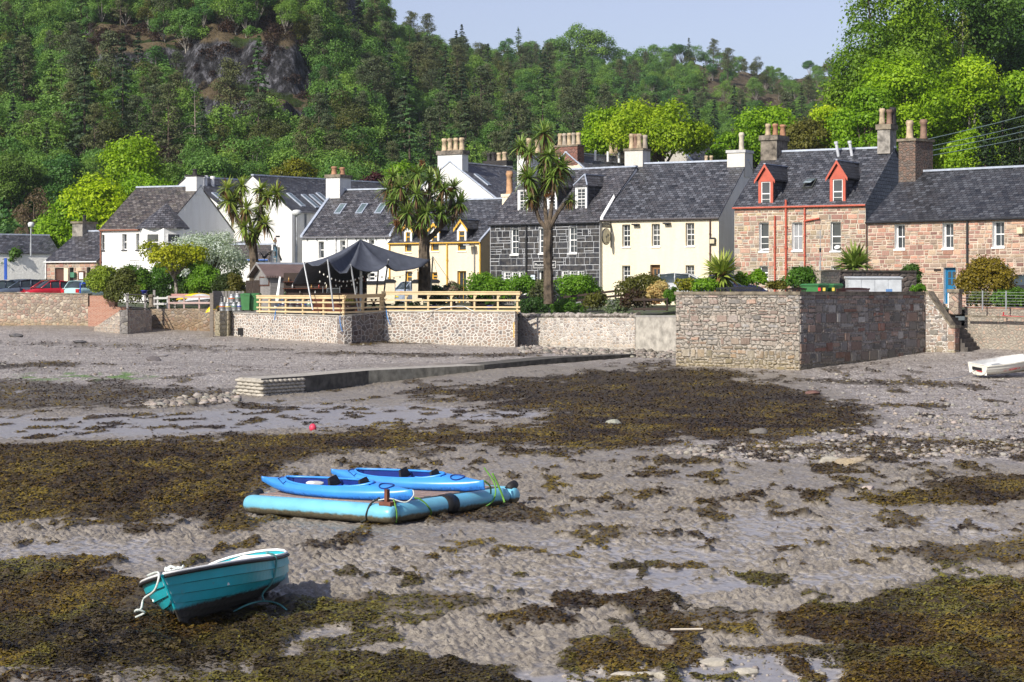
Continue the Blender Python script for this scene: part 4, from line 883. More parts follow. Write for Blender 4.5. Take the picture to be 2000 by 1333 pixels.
for r,ap in dm:
    a=h.rect(3,*r); x,zr=h.hit(*zp(3,*ap)); h.dormer(a[0]-.13,a[1]+.13,h.ze-h.zb+.0,a[3]+.12,zr,-.03,WPAINT,SLATE_D,YPAINT,False,(.14,.12),YPAINT,SLATE_D,1,(1,1),.16)
for xx in(672,868,1047,1262): x,z=h.hit(*zp(3,xx,750)); h.pipe(x,0,h.ze-h.zb-.1,YPAINT,.05)
x,z=h.hit(*zp(3,1225,665)); m=MB(); m.box(x-.35,x+.15,-.9,-.2,z-.03,z+.06); m.tube([(x,-.1,0.),(x,-.1,z+.02),(x,-.3,z+.04)],.035,6); m.build('bracket_lamp',GREYP,h.t)
h.chimney(h.w-.6,h.w+.1,h.d-.9,h.d-.1,H2-1.4,H2+.15,CREAM2,[(h.w-.25,h.d-.5,1.6,.23,paint('banded buff pot',(.45,.26,.14),.8,.3))],CREAM2,.06,.2)
h.skew(h.w,.08,LEAD,.16)
# --- white house with three skylights
h=House('white_house','white house with three skylights behind the black tent',-14.95,146.0,24.0,7.1,4.7,7.90,11.35,3.0,WHITE,SLATE_R)
for r in((207,640,242,750),(347,633,382,705),(535,628,570,690),(528,845,572,895),(215,850,250,900)): h.window(h.rect(3,*r),1,(1,1),rec=.25,gl=GLASS)
h.finish(gwall=(WHITE,GREYHARL)); H2=h.zr-h.zb
for a,b,op in((350,440,.0),(490,438,0),(613,437,0)): h.skylight(3,a,b,.55,1.25,op)
for xx in(320,392): x,z=h.hit(*zp(3,xx,660)); h.pipe(x,z-1.2,h.ze-h.zb,WPAINT,.05)
h.skew(0,.1,LEAD,.2); h.skew(h.w,.08,LEAD,.2)
h.chimney(-.2,.95,h.d-.9,h.d+.8,H2-1.4,H2+.95,WHITE2,[(.15,h.d-.3,.62,.2,REDPOT),(.5,h.d+.3,.58,.2,REDPOT)],CAPST,.08,.24)
g=MB(); 
for i in range(9): g.box(h.w*(i+.5)/9-.03,h.w*(i+.5)/9+.03,-.2,-.02,h.ze-h.zb-.22,h.ze-h.zb-.12)
g.tube([(-.05,-.17,h.ze-h.zb-.08),(h.w+.05,-.17,h.ze-h.zb-.08)],.05,6); g.build('gutter',paint('grey gutter',(.18,.18,.2),.5),h.t)
# --- white house with hexagonal bay, left
h=House('white_bay_house','white house with brown slate roof and pyramid capped corner bay',-29.3,146.0,24.0,5.4,4.55,8.42,11.55,2.9,WHITE,SLATE_B)
for r in((745,490,778,606),(908,485,942,602),(1012,482,1045,602)): h.window(h.rect(1,*r),1,(1,1),rec=.25)
for r in((770,735,807,860),(815,735,858,860)): h.window(h.rect(1,*r),1,(1,1),rec=.2,fm=WPAINT)
for w in list(h.t.children):
    for c in w.children:
        if c.name.startswith('sill'): c.data.materials[0]=paint('slate sill',(.06,.06,.065),.6)
x0,x1,z0,z1=h.rect(1,967,680,1047,722)
m=MB(); m.box(x0,x1,-.05,-.01,z0,z1,0); m.box(x0+.04,x1-.04,-.056,-.05,z0+.04,z1-.04,1); b=m.build('sign',[BPAINT,WPAINT],h.t)
m=MB(); zz=z0
for i in range(7): m.box(x0+.25+i*.14,x0+.34+i*.14,-.062,-.0565,z0+.14,z0+.26+.05*(i%2)); 
m.build('lettering',paint('grey lettering',(.3,.32,.34),.6),b)
h.finish(gwall=(WHITE,WHITE)); h.gutter(paint('copper gutter',(.25,.10,.06),.5),x1=h.w-.5); h.pipe(.02,0,h.ze-h.zb,paint('copper gutter',(.25,.10,.06),.5),.05); H2=h.zr-h.zb
h.chimney(h.w-.85,h.w+.05,h.d-.6,h.d+.35,H2-.6,H2+.75,WHITE,[(h.w-.4,h.d-.1,.45,.16,SOOT)],SOOT,.06,.12)
# bay: five faces, walls, windows and pyramid roof
bx,by,br=h.w-.45,.35,1.75; hz=h.ze-h.zb; ang=[R(a) for a in(-168,-112,-56,0,56)]
P=[(bx+br*math.cos(a),by+br*math.sin(a)*.9) for a in ang]; m=MB()
for i in range(4): (xa,ya),(xb,yb)=P[i],P[i+1]; m.quad((xa,ya,-.6),(xb,yb,-.6),(xb,yb,hz),(xa,ya,hz))
b=m.build('bay',WHITE,h.t); wn_=MB()
for i in(1,2):
    a=Vector((*P[i],0));c=Vector((*P[i+1],0)); u=(c-a).normalized(); nn=Vector((u.y,-u.x,0)); M=Matrix((( u.x,nn.x,0,(a.x+c.x)/2),(u.y,nn.y,0,(a.y+c.y)/2),(0,0,1,hz-1.6),(0,0,0,1)))
    wn_.box(-.5,.5,.0,.04,0,1.25,0,M=M)
    for q in((-.43,.43,.041,.05,.07,.6),(-.43,.43,.041,.05,.66,1.18)): wn_.box(*q,1,M=M)
wn_.build('window',[WPAINT,GLASS],b)
m=MB(); apx,apz=(bx+.15,by+.35),hz+1.75
Q=[(bx+(br+.2)*math.cos(a),by+(br+.2)*math.sin(a)*.9) for a in [R(k) for k in(-185,-140,-84,-28,28,80)]]
for i in range(5): m.prism([(*Q[i],hz-.03),(*Q[i+1],hz-.03),(*apx,apz)],(0,0,.1))
m.build('bay_roof',SLATE_R,b)
x,z=h.hit(*zp(1,1125,462)); m=MB(); m.box(x-.15,x+.2,-.3,-.05,z-.12,z+.08); m.build('floodlight',BPAINT,h.t)
# --- white gabled hall, two parallel ranges
def hall(label,X0,Y0,d,ze,zr,w,slot=False):
    h=House('white_hall',label,X0,Y0,-50,w,d,ze,zr,3.0,WHITE2,SLATE_D,'hall'); 
    if slot:
        a=h.rect(2,1120,372,1142,495); h.window(a,1,(),paint('grey louvre',(.3,.32,.36),.6),paint('grey louvre',(.3,.32,.36),.6),.12,.04,False)
    h.finish(); h.gutter(paint('grey gutter',(.18,.18,.2),.5)); return h
h=hall('white gabled hall range seen behind the corner bay house',-22.28,156.,3.8,10.58,12.8,15.)
for a,b in((367,160),(387,160),(440,165)):
    x,y,z=h.hitr(*zp(2,a,b+10)); m=MB(); m.tube([(x,y,z),(x,y,z+.75)],.13,8); m.tube([(x,y,z+.65),(x,y,z+.85)],.19,8); m.build('flue',WPAINT,h.t)
h.skylight(2,485,262,.5,1.4)
y,z=h.hitg(*zp(2,487,400)); m=MB(); m.tube([(-.07,.12,0),(-.07,.12,h.ze-h.zb)],.06,8); m.build('downpipe',BPAINT,h.t)
h=hall('white gabled hall range with long side wall and four roof lights',-16.11,150.,4.2,9.90,12.6,15.,True)
for a,b in((1058,283),(1165,293),(1225,293),(1275,280)): h.skylight(2,a,b,.45,1.9)
m=MB(); m.tube([(.35,-.07,0),(.35,-.07,h.ze-h.zb)],.06,8); m.build('downpipe',BPAINT,h.t)
# --- little white porch building with turquoise door
P0=W(430,517,139.); h=House('white_porch_building','small white building with turquoise door and blue eaves board',P0.x,139.,10,3.36,1.5,6.18,7.15,3.1,WHITE,SLATE_B,'building',.1,.08)
h.finish(); h.gutter(paint('blue eaves board',(.03,.12,.42),.5),r=.06)
gy=lambda x_,y_: h.hitg(*zp(2,x_,y_),h.w)
y0,z1=gy(880,612); y1,_=gy(912,612); a,b=min(y0,y1),max(y0,y1); w=h.w
m=MB(); m.box(w+.005,w+.05,a,b,0,z1); d=m.build('door',CYANP,h.t); m=MB(); m.box(w+.005,w+.09,a-.12,a-.003,0,z1+.1); m.box(w+.005,w+.09,b+.003,b+.12,0,z1+.1); m.build('frame',WPAINT,d)
m=MB()
for k in range(4): m.box(w+.051,w+.06,a+.2,b-.2,z1*(.5+.11*k),z1*(.58+.11*k))
m.build('pane',GLASS,d)
y,z=gy(902,575); m=MB()
for k in range(8): t_=k*math.pi/4; m.box(w+.005,w+.03,y-.1,y+.1,z-.07,z+.07,k%2,M=Matrix.Translation((0,.3*math.cos(t_),.17*math.sin(t_))))
m.box(w+.005,w+.035,y-.15,y+.15,z-.1,z+.1,2); m.build('emblem',[paint('emblem red',(.45,.08,.05),.5),WPAINT,paint('emblem gold',(.55,.40,.12),.5)],h.t)
m=MB()
for k,(x_,y_) in enumerate(((865,670),(865,712),(930,650))): y,z=gy(x_,y_); m.box(w+.005,w+.03,y-.2,y+.2,z-.16-.1*(k==2),z+.16+.1*(k==2),k%2)
m.build('notice',[paint('old notice',(.3,.27,.2),.7),paint('grey notice',(.35,.36,.38),.7)],h.t)
y,z=gy(910,542); m=MB(); m.box(w+.005,w+.25,y-.12,y+.12,z-.06,z+.06); m.build('floodlight',BPAINT,h.t)
# --- sandstone cottage with chimney, far left
h=House('sandstone_cottage','small sandstone cottage with brown door and notice board',-34.14,150.0,27.4,4.75,3.8,6.20,8.42,3.0,paint('lime pointing',(.42,.36,.30),.9,.2),SLATE_R,'cottage')
for r in((408,738,475,850),): a=h.rect(1,*r); h.door((a[0],a[1],0,a[3]),BROWNP,.15,False)
a=h.rect(1,515,735,548,850); h.door((a[0],a[1],0,a[3]),BPAINT,.35,False); a=h.rect(1,645,733,672,850); h.door((a[0],a[1],0,a[3]),BPAINT,.35,False)
a=h.rect(1,588,762,633,830); m=MB(); m.box(a[0],a[1],-.1,-.045,a[2],a[3],0); m.box(a[0]+.1,a[1]-.1,-.11,-.1,a[2]+.1,a[3]-.1,1); m.build('notice_board',[BROWNP,WPAINT],h.t)
a=h.rect(1,480,740,510,835); m=MB(); m.box(a[0],a[1],-.08,-.045,a[2],a[3]); m.build('map_board',CREAM2,h.t)
m=MB(); a=h.rect(1,542,770,570,808); m.box(a[0],a[1],-.3,-.045,a[2],a[3]); m.build('letter_box',paint('green box',(.06,.20,.12),.5),h.t)
def red_blocks(rh,bw,pal,seed,ext=(),split=.3):
    def f(s):
        g=np.random.default_rng(seed); mb=MB(); hs=list(s.op)+list(ext); blocks(mb,.0,s.w,-.2,s.ze-s.zb-.02,hs,rh,bw,.04,.03,pal,g,.012,.14,None,0,split); mb.build('stone_blocks',STONEBLK,s.t)
    return f
h.finish(blk=red_blocks((.22,.36),(.25,.6),PAL_RED,31),gwall=(R_TAN,R_TAN)); h.gutter(WPAINT,r=.05); h.pipe(.05,0,h.ze-h.zb,WPAINT,.045)
x,_,_=h.w,0,0; h.chimney(-.1,.85,h.d-.7,h.d+.9,h.zr-h.zb-1.2,h.zr-h.zb+.65,paint('grey chimney render',(.27,.25,.22),.9,.4,bs=.5),[(.4,h.d+.1,.5,.14,SOOT)],CAPST,.1,.16)
# --- red sandstone house with two red dormers
h=House('red_dormer_house','rubble sandstone house with two red gabled dormers',13.03,120.0,31.4,8.15,4.55,8.95,12.34,3.3,paint('grey lime pointing',(.50,.44,.36),.9,.25,bs=.3),SLATE)
for r in((298,740,365,940),(530,738,602,935),(800,735,873,938),(300,1045,360,1140),(805,1045,870,1100)): h.window(h.rect(6,*r),1 if r[0]!=530 else 2,(1,1) if r[0]==530 else (2,1),rec=.2,gl=CURT if r[0]==530 else GLASS)
a=h.rect(6,525,1050,610,1100); h.door((a[0],a[1],.1,a[3]),BROWNP,.3)
h.rv=WPAINT
h.finish(blk=red_blocks((.15,.34),(.16,.48),PAL_RED+[(.46,.37,.26),(.38,.30,.20),(.33,.30,.27),(.5,.40,.24)],32),gwall=(GREYHARL,slate('slate hung gable',(.035,.038,.045),(.06,.065,.075)))); H2=h.zr-h.zb
for r,ap in(((292,445,395,622),(338,337)),((795,428,905,608),(842,310))):
    a=h.rect(6,*r,y0=.12); x,zr=h.hit(*zp(6,*ap),.12); d_=h.dormer(a[0],a[1],h.ze-h.zb-.02,a[3],zr,.12,RPAINT,SLATE_D,WPAINT,False,(.17,.06),RPAINT,SLATE_D,1,(2,1),.16,RPAINT)
for q in((298,915,362,942),(808,890,870,938)):
    a=h.rect(6,*q); g=np.random.default_rng(int(q[0])); V,T=stone_proto(g,2); V=V*np.array([(a[1]-a[0])*.45,.16,(a[3]-a[2])*.55]); o=obj('pillow',np_mesh('pillow',V,T,paint('white linen',(.8,.8,.8),.9),smooth=True),None,h.t.matrix_basis@Vector(((a[0]+a[1])/2+.1,.0,(a[2]+a[3])/2))); o.rotation_euler=(0,0,-h.th)
    tag(o,'white pillow airing on the first upper sill of red dormer house' if q[0]<500 else 'white pillow airing on the upper sill beside the crooked red pipe','pillow')
h.gutter(RPAINT,r=.055); h.skylight(6,655,480,.62,.95,.32,paint('dark skylight frame',(.05,.055,.05),.5))
x,z=h.hit(*zp(6,490,800)); h.pipe(x,0,h.hit(*zp(6,475,580))[1],RPAINT,.065)
x,z=h.hit(*zp(6,412,800)); h.pipe(x,0,h.hit(*zp(6,412,690))[1],RPAINT,.05)
x,z=h.hit(*zp(6,622,800)); h.pipe(x,h.hit(*zp(6,622,1075))[1],h.ze-h.zb,RPAINT,.05); x2,z2=h.hit(*zp(6,728,710)); xa,za=h.hit(*zp(6,628,728)); h.pipe(0,0,0,RPAINT,.05,pts=[(xa,-.12,za),(x2,-.12,z2)],name='waste_pipe')
for a,b in((850,212),(945,208)):
    x,y,z=h.hitr(*zp(6,a+8,b+70)); m=MB(); m.tube([(x,y,z),(x-.15,y-.03,z+.85)],.09,8); m.tube([(x-.14,y-.03,z+.8),(x-.16,y-.03,z+.95)],.12,8); m.build('flue',paint('pale flue',(.5,.52,.56),.4),h.t)
ST=paint('mossy chimney stone',(.19,.165,.135),.9,.5,bs=.7)
h.chimney(-.05,1.0,h.d-.75,h.d+.85,H2-.8,H2+.75,ST,[(.25,h.d-.35,.72,.16,TERRA),(.55,h.d+.05,.74,.17,REDPOT),(.85,h.d+.45,.70,.18,REDPOT)],ST,.09,.3)
h.chimney(h.w-.8,h.w-.02,h.d-.7,h.d+.3,H2-.3,H2+1.1,paint('grey chimney stone',(.30,.28,.25),.9,.4,bs=.6),[(h.w-.6,h.d-.45,.95,.17,TERRA),(h.w-.3,h.d-.1,.9,.18,paint('brown pot',(.22,.14,.10),.8,.3)),(h.w-.2,h.d+.2,1.05,.2,SOOT)],CAPST,.08,.3)
REDH=h
# --- lower stone house at the right edge
h=House('stone_terrace_house','pink sandstone house with blue door and low slate roof',19.46,112.0,44.5,12.5,4.02,7.82,10.62,3.3,paint('pink lime pointing',(.50,.42,.34),.9,.25,bs=.3),SLATE_D)
for r,c in(((270,525,320,645),2),((505,518,558,642),2),((750,510,808,635),2)): h.window(h.rect(7,*r),c,(1,1),rec=.26,fw=.07,gl=GLASS)
h.window(h.rect(7,785,725,828,800),2,(1,1),rec=.14); a=h.rect(7,510,737,570,915); h.door((a[0],a[1],a[2],a[3]),BLUEP,.22,True,None,True)
h.rv=WPAINT
h.finish(blk=red_blocks((.16,.34),(.2,.58),PAL_RED,33)); h.gutter(BPAINT,r=.05); x,z=h.hit(*zp(7,630,600)); h.pipe(x,0,h.ze-h.zb,BPAINT,.06); h.pipe(-.03,0,h.ze-h.zb-.1,BROWNP,.035)
H2=h.zr-h.zb; sb=rubble('chimney rubble',(.17,.14,.115),[(.13,.10,.085),(.20,.13,.10),(.155,.13,.115),(.11,.095,.085)],4.6,.06,1.5)
h.chimney(-.1,1.0,h.d-.9,h.d+.85,H2-1.8,H2+1.75,sb,[(.3,h.d-.4,1.05,.2,TERRA),(.75,h.d+.3,1.12,.2,paint('brown pot',(.22,.14,.10),.8,.3))],CAPST,.08,.14)
x,z=h.hit(*zp(7,483,748)); m=MB(); m.box(x-.22,x+.22,-.07,-.045,z-.06,z+.06); m.build('name_plate',DARKWOOD,h.t)
x,z=h.hit(*zp(7,895,555)); m=MB(); m.box(x-.16,x+.16,-.24,-.045,z-.16,z+.16); m.build('wall_lantern',paint('lantern glass',(.62,.55,.38),.3),h.t)
STONEH=h
# --- houses glimpsed behind
def back(name,label,apx,apy,Y,th,d,w,dz,wall_,roof_,ch=None):
    # apex of the near gable at the given point
    s_=House(name,label,0,Y,th,w,d,0,0,3.,wall_,roof_)
    zr=H-(apy-570)/F*(Y+math.cos(R(th))*d); ap=(apx-1000)/F*(Y+math.cos(R(th))*d); s_.X0=ap-math.sin(R(th))*d; s_.zr=zr; s_.ze=zr-dz; s_.tan=dz/d; s_.t.location=(s_.X0,Y,3.)
    s_.finish(); s_.skew(0,.07,LEAD,.17)
    if ch: ch(s_)
    return s_
def ch1(s): s.chimney(-.03,.85,s.d-1.15,s.d+1.15,s.zr-3-.9,s.zr-3+.62,WHITE2,pots(0,0,0,0,1,.1,[TERRA])+[(.4,s.d-.85+i*.55,1.0,.21,TERRA) for i in range(4)],ST,.1,.32)
back('white_gable_house','tall white gabled house with four buff pots on its chimney',879,318,158,-58,5.0,9.,3.5,WHITE2,SLATE,ch1).skylight(4,340,382,.5,1.6)
def ch2(s): s.chimney(-.03,.9,s.d-1.2,s.d+1.1,s.zr-3-1.,s.zr-3+.45,WHITE2,[(.4,s.d+.8,.7,.2,SOOT),(.4,s.d+.35,.75,.2,SOOT),(.4,s.d-.2,.7,.2,TERRA),(.4,s.d-.75,.75,.2,TERRA)],SOOT,.06,.4)
back('white_back_house','white house behind with soot black chimney and four short pots',966,334,172,-58,4.2,8.,2.8,WHITE2,SLATE,ch2)
def ch3(s): s.chimney(-.03,.9,s.d-1.15,s.d+1.15,s.zr-3-1.0,s.zr-3+.55,rubble('red chimney stone',(.20,.13,.11),[(.20,.095,.075),(.25,.13,.10),(.16,.09,.08)],2.6,.05,1.3),[(.4,s.d-.95+i*.47,1.0,.19,[TERRA,paint('grey pot',(.36,.31,.25),.8,.3)][i%2]) for i in range(5)],CAPST,.07,.14)
def ch3b(s):
    ch3(s); L_=s.w; s.chimney(L_-2.,L_-1.2,s.d-1.,s.d+1.,s.zr-3-.5,s.zr-3+.3,CAPST,[(L_-1.6,s.d-.8+i*.5,.95,.2,[TERRA,SOOT,TERRA,TERRA][i]) for i in range(4)],CAPST,.05,.1)
    for k in(.3,.5,.68): m=MB(); m.tube([(L_*k,s.d-1.,s.zr-3-.5),(L_*k,s.d-1.,s.zr-3+.35)],.1,8); m.build('flue',WPAINT,s.t)
back('red_chimney_house','cream gabled house behind with broad red stone chimney',1106,300,166,-52,4.0,9.,3.0,CREAM2,SLATE,ch3b)
back('slate_back_house','slate roofed house half hidden by the yellow green tree',1318,279,178,-35,4.2,7.,3.2,GREYHARL,SLATE_D)
m=House('flat_roofed_house','low dark roofed extension behind the cream house chimney',13.2,160,10,5,2.2,13.0,13.4,3.,GREYHARL,SLATE_D); m.finish(); m.chimney(1.6,2.4,1.8,2.6,10.3,10.9,CAPST,[(1.8,2.2,.7,.15,TERRA),(2.2,2.2,.7,.15,TERRA)])
m=House('slate_back_house','slate roofed house showing only its ridge behind stone terrace house',28.3,138,40,7.,4,9.3,12.2,3.3,GREYHARL,SLATE); m.finish()
h=House('white_cottage','white cottage corner with blue door at left frame edge',-40.6,158,-35,6,2.2,7.0,8.4,3.,WHITE,SLATE,'cottage')
h.finish(); a,b=h.hitg(35/3.8075,330+665/3.8075); a2,b2=h.hitg(54/3.8075,330+825/3.8075); m=MB(); m.box(-.05,-.005,min(a,a2),max(a,a2),b2,b); m.build('door',paint('royal blue door',(.02,.08,.40),.4),h.t)
# ------------------------------------------------------------------ hills behind the village
RIDGE=[(-900,-140,430),(0,-150,430),(560,-135,430),(660,-60,440),(735,28,470),(790,92,520),(850,112,560),(1000,122,600),(1100,128,620),(1200,140,640),(1290,146,700),(1345,126,720),(1430,132,760),(1500,146,800),(1560,148,820),(1640,146,820),(1750,150,820),(2100,150,820),(2900,150,820)]
_rx=[r[0] for r in RIDGE]
def hill_h(X,Y):
    X=np.asarray(X,float);Y=np.asarray(Y,float); px=1000+F*X/Y
    rp=np.interp(px,_rx,[r[1] for r in RIDGE]); ry=np.interp(px,_rx,[r[2] for r in RIDGE]); zr=H-(rp-570)/F*ry
    f=(Y-185)/(ry-185); z=2.6+(zr-2.6)*np.where(f<1,np.clip(f,0,1)**1.08,1-.12*(f-1))
    z=z+np.clip(f,0,1)*(fbm(X*.02+3,Y*.02,4,201)-.5)*9
    # the crag: steep faces on the left hill
    c=sstep(330,420,px)*sstep(660,560,px); w_=(fbm(X*.05,Y*.0+7,3,203)-.5)*26+(fbm(X*.22,Y*.0+2,3,209)-.5)*7; st=.42*sstep(279,284,Y+w_*1.3)+.58*sstep(289,296,Y+w_); z=z+c*(st*12.5-6.5*sstep(250,283,Y))
    c2=sstep(130,200,px)*sstep(420,330,px); st2=sstep(292,300,Y+(fbm(X*.06,Y*.0+3,3,205)-.5)*30); z=z+c2*(st2*8-4*sstep(262,292,Y))
    return z
hp=np.linspace(-900,2900,420); hy=np.concatenate([np.linspace(140,350,210),np.linspace(352,860,150),np.linspace(900,2500,8)])
hx2,HY=np.meshgrid(hp,hy); HX=(hx2-1000)/F*HY; HZ=hill_h(HX,HY)
HZ=HZ+(fbm(HX*.25,HY*.25,4,207)-.5)*2.2*sstep(190,240,HY)
r_,c_=HZ.shape; ii=np.arange(r_*c_).reshape(r_,c_)
n=N('hill'); v=n.pos(); f=n.noise(v,.35,7,.65); f2=n.noise(v,.05,5); f3=n.noise(n.pos((1,1,.35)),.9,8,.72)
sl=n.n('SeparateXYZ',{0:n.n('NewGeometry').outputs['Normal']}).outputs[2]; yy=n.n('SeparateXYZ',{0:v})
grass=n.ramp(f,[(.3,(.018,.028,.010)),(.55,(.04,.062,.016)),(.75,(.07,.09,.03))]); heath=n.ramp(n.noise(v,.22,8,.72),[(.3,(.045,.038,.022)),(.5,(.12,.092,.055)),(.7,(.19,.155,.09))])
rock=n.ramp(f3,[(.36,(.010,.010,.011)),(.5,(.035,.035,.038)),(.6,(.13,.13,.145)),(.70,(.25,.25,.28))])
px_=n.math('MULTIPLY_ADD',n.math('DIVIDE',yy.outputs[0],yy.outputs[1]),F,1000.)
hm=n.math('MAXIMUM',n.n('MapRange',{0:n.math('MULTIPLY_ADD',f2,240.,px_),1:1330.,2:1420.}).outputs[0],n.math('MULTIPLY',n.n('MapRange',{0:n.math('MULTIPLY_ADD',f2,240.,px_),1:800.,2:700.}).outputs[0],n.math('GREATER_THAN',n.noise(v,.03,5),.5)))
c=n.mix(hm,grass,heath); c=n.mix(n.n('MapRange',{0:n.math('MULTIPLY_ADD',f,.25,sl),1:.84,2:.74}).outputs[0],c,rock)
n.P(col=c,rough=.95,spec=.1,norm=n.bump(n.math('ADD',f,n.math('MULTIPLY',f3,.8)),.9,1.2))
tag(obj('hill',np_mesh('hill',np.stack([HX,HY,HZ],-1).reshape(-1,3),np.stack([ii[:-1,:-1],ii[:-1,1:],ii[1:,1:],ii[1:,:-1]],-1).reshape(-1,4),n.m,smooth=True)),'wooded hillside with rocky crag and brown moor',kind='structure')
# ------------------------------------------------------------------ foliage builders
def unit(v): return v/np.maximum(np.linalg.norm(v,axis=-1,keepdims=True),1e-9)
def leaf_quads(c,nr,size,g,asp=.62,fold=.25):
    m=len(c); a=unit(np.cross(nr,g.normal(size=(m,3)))); b=np.cross(nr,a); s=size[:,None]
    V=np.stack([c-a*s*.5,c+b*s*asp*.5+nr*s*fold*.3,c+a*s*.5,c-b*s*asp*.5-nr*s*fold*.3],1).reshape(-1,3)
    return V,np.arange(m*4).reshape(-1,4)
def np_tube(pts,rs,n=6):
    m=MB(); m.tube(pts,list(rs),n); return m
def pal_pick(pal,t):
    pal=np.array(pal); i=np.clip(t,0,.999)*(len(pal)-1); i0=i.astype(int); f=(i-i0)[:,None]; return pal[i0]*(1-f)+pal[np.minimum(i0+1,len(pal)-1)]*f
def crown(g,cz,rx,rz,nb,nl,ls,pal,blob=.42,shape=0.,squash=.75,bottom=-.6):
    # leaf clumps spread through an uneven crown of nb boughs
    d=unit(g.normal(size=(nb*3,3))); d=d[d[:,2]>bottom][:nb]; k=len(d); rr=g.uniform(.45,.86,k)
    w=1-shape*np.clip(d[:,2],0,1)
    bc=np.stack([d[:,0]*rx*rr*w,d[:,1]*rx*rr*w,cz+d[:,2]*rz*rr],-1); br=blob*rx*g.uniform(.6,1.15,k)*(1-.25*shape)
    per=np.maximum((nl*br**2/np.sum(br**2)).astype(int),3); C_=[];N_=[];T_=[]
    for i in range(k):
        q=per[i]; u=unit(g.normal(size=(q,3))+np.array([0,0,.35])+d[i]*.25); rad=br[i]*np.where(g.random(q)<.8,g.uniform(.55,1.06,q)**.6,g.uniform(.95,1.42,q))
        # sub-clumps
        s=g.integers(0,7,q); sd=unit(g.normal(size=(7,3))+np.array([0,0,.3])); u=unit(u*.75+sd[s]*.6)
        p=bc[i]+u*rad[:,None]*np.array([1,1,squash]); C_.append(p); N_.append(unit(u+g.normal(size=(q,3))*.55+np.array([0,0,.35]))); T_.append(np.clip(g.normal(.5,.16,q)+g.normal(0,.16),0,1))
    c=np.concatenate(C_);nn=np.concatenate(N_);t=np.concatenate(T_)
    V,Q=leaf_quads(c,nn,ls*g.uniform(.6,1.35,len(c)),g); return V,Q,pal_pick(pal,t),bc
def broad_tree(seed,h,rx,trunk,nb,nl,ls,pal,shape=.15,crz=None,bark=BARK,tr=.16,blob=.42,squash=.75):
    g=np.random.default_rng(seed); crz=crz or (h-trunk)/2; cz=h-crz*.97
    V,Q,c,bc=crown(g,cz,rx,crz,nb,nl,ls,pal,blob,shape,squash); cm=np_mesh('crown',V,Q,LEAF,col=c)
    m=MB(); m.tube([(0,0,-.6),(.03*h,.01*h,trunk*.6),(0,.01*h,trunk*1.1),(0,0,cz+crz*.3)],[tr*1.3,tr,tr*.8,tr*.25],7)
    for i in range(min(nb,12)):
        b=bc[i]; m.tube([(0,0,trunk*(.8+.3*g.random())),(b[0]*.5,b[1]*.5,(trunk+b[2])/2),tuple(b)],[tr*.5,tr*.35,tr*.12],5)
    return cm,m.mesh('trunk',bark)
def spruce(seed,h,rx,pal,n=1300,ls=.55,start=.1,droop=.35,gap=.12,power=.85):
    g=np.random.default_rng(seed); nl=int(h*1.55); C_=[];N_=[];T_=[]; ph=g.uniform(0,6.28)
    br=[]
    for i in range(nl):
        t=i/(nl-1); z=h*(start+(1-start)*t); r=rx*((1-t)**power)*g.uniform(.75,1.12)+.12
        for j in range(int(5+4*(1-t))):
            if g.random()<gap: continue
            a=ph+j*2.4+i*1.1+g.normal(0,.25); br.append((z+g.normal(0,.15),a,r*g.uniform(.7,1.12)))
    per=max(3,int(n/len(br)))
    for z,a,r in br:
        s=g.uniform(.15,1,per)**.7; d=np.array([math.cos(a),math.sin(a)]); p=np.stack([d[0]*r*s,d[1]*r*s,z-droop*r*s**1.5+.18*r*s],-1)+g.normal(0,1,(per,3))*np.array([.16,.16,.05])*(.6+.35*r)
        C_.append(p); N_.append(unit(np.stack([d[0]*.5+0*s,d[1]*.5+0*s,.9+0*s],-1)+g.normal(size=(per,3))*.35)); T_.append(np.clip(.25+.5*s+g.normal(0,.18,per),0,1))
    c=np.concatenate(C_);nn=np.concatenate(N_);t=np.concatenate(T_)
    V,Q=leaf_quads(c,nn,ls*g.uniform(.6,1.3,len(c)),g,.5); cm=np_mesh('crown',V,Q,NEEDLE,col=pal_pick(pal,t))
    m=MB(); m.tube([(0,0,-.6),(0,0,h*.5),(0,0,h*.99)],[h*.014,h*.009,.03],6); return cm,m.mesh('trunk',BARK)
def pine(seed,h,rx,pal,n=1200,ls=.5,start=.38,nb=26):
    g=np.random.default_rng(seed); C_=[];N_=[];T_=[]; m=MB(); m.tube([(0,0,-.6),(.1,0,h*.5),(0,.1,h*.97)],[h*.014,h*.010,.04],6)
    for i in range(nb):
        t=(i+g.random())/nb; z=h*(start+(.97-start)*t); a=g.uniform(0,6.28); r=rx*(1-t**2.2*.75)*g.uniform(.35,1.05); x,y=math.cos(a)*r,math.sin(a)*r; zz=z+r*.12
        m.tube([(0,0,z-r*.15),(x*.6,y*.6,z),(x,y,zz)],[.06,.045,.02],4); q=int(n/nb*g.uniform(.6,1.4)); u=unit(g.normal(size=(q,3))+np.array([0,0,.4])); p=np.array([x*.8,y*.8,zz])+u*np.array([.34,.34,.17])*rx*g.uniform(.5,1,(q,1))
        C_.append(p);N_.append(unit(u+g.normal(size=(q,3))*.5));T_.append(np.clip(g.normal(.5,.2,q),0,1))
    c=np.concatenate(C_);V,Q=leaf_quads(c,np.concatenate(N_),ls*g.uniform(.6,1.3,len(c)),g,.45); return np_mesh('crown',V,Q,NEEDLE,col=pal_pick(pal,np.concatenate(T_))),m.mesh('trunk',BARK)
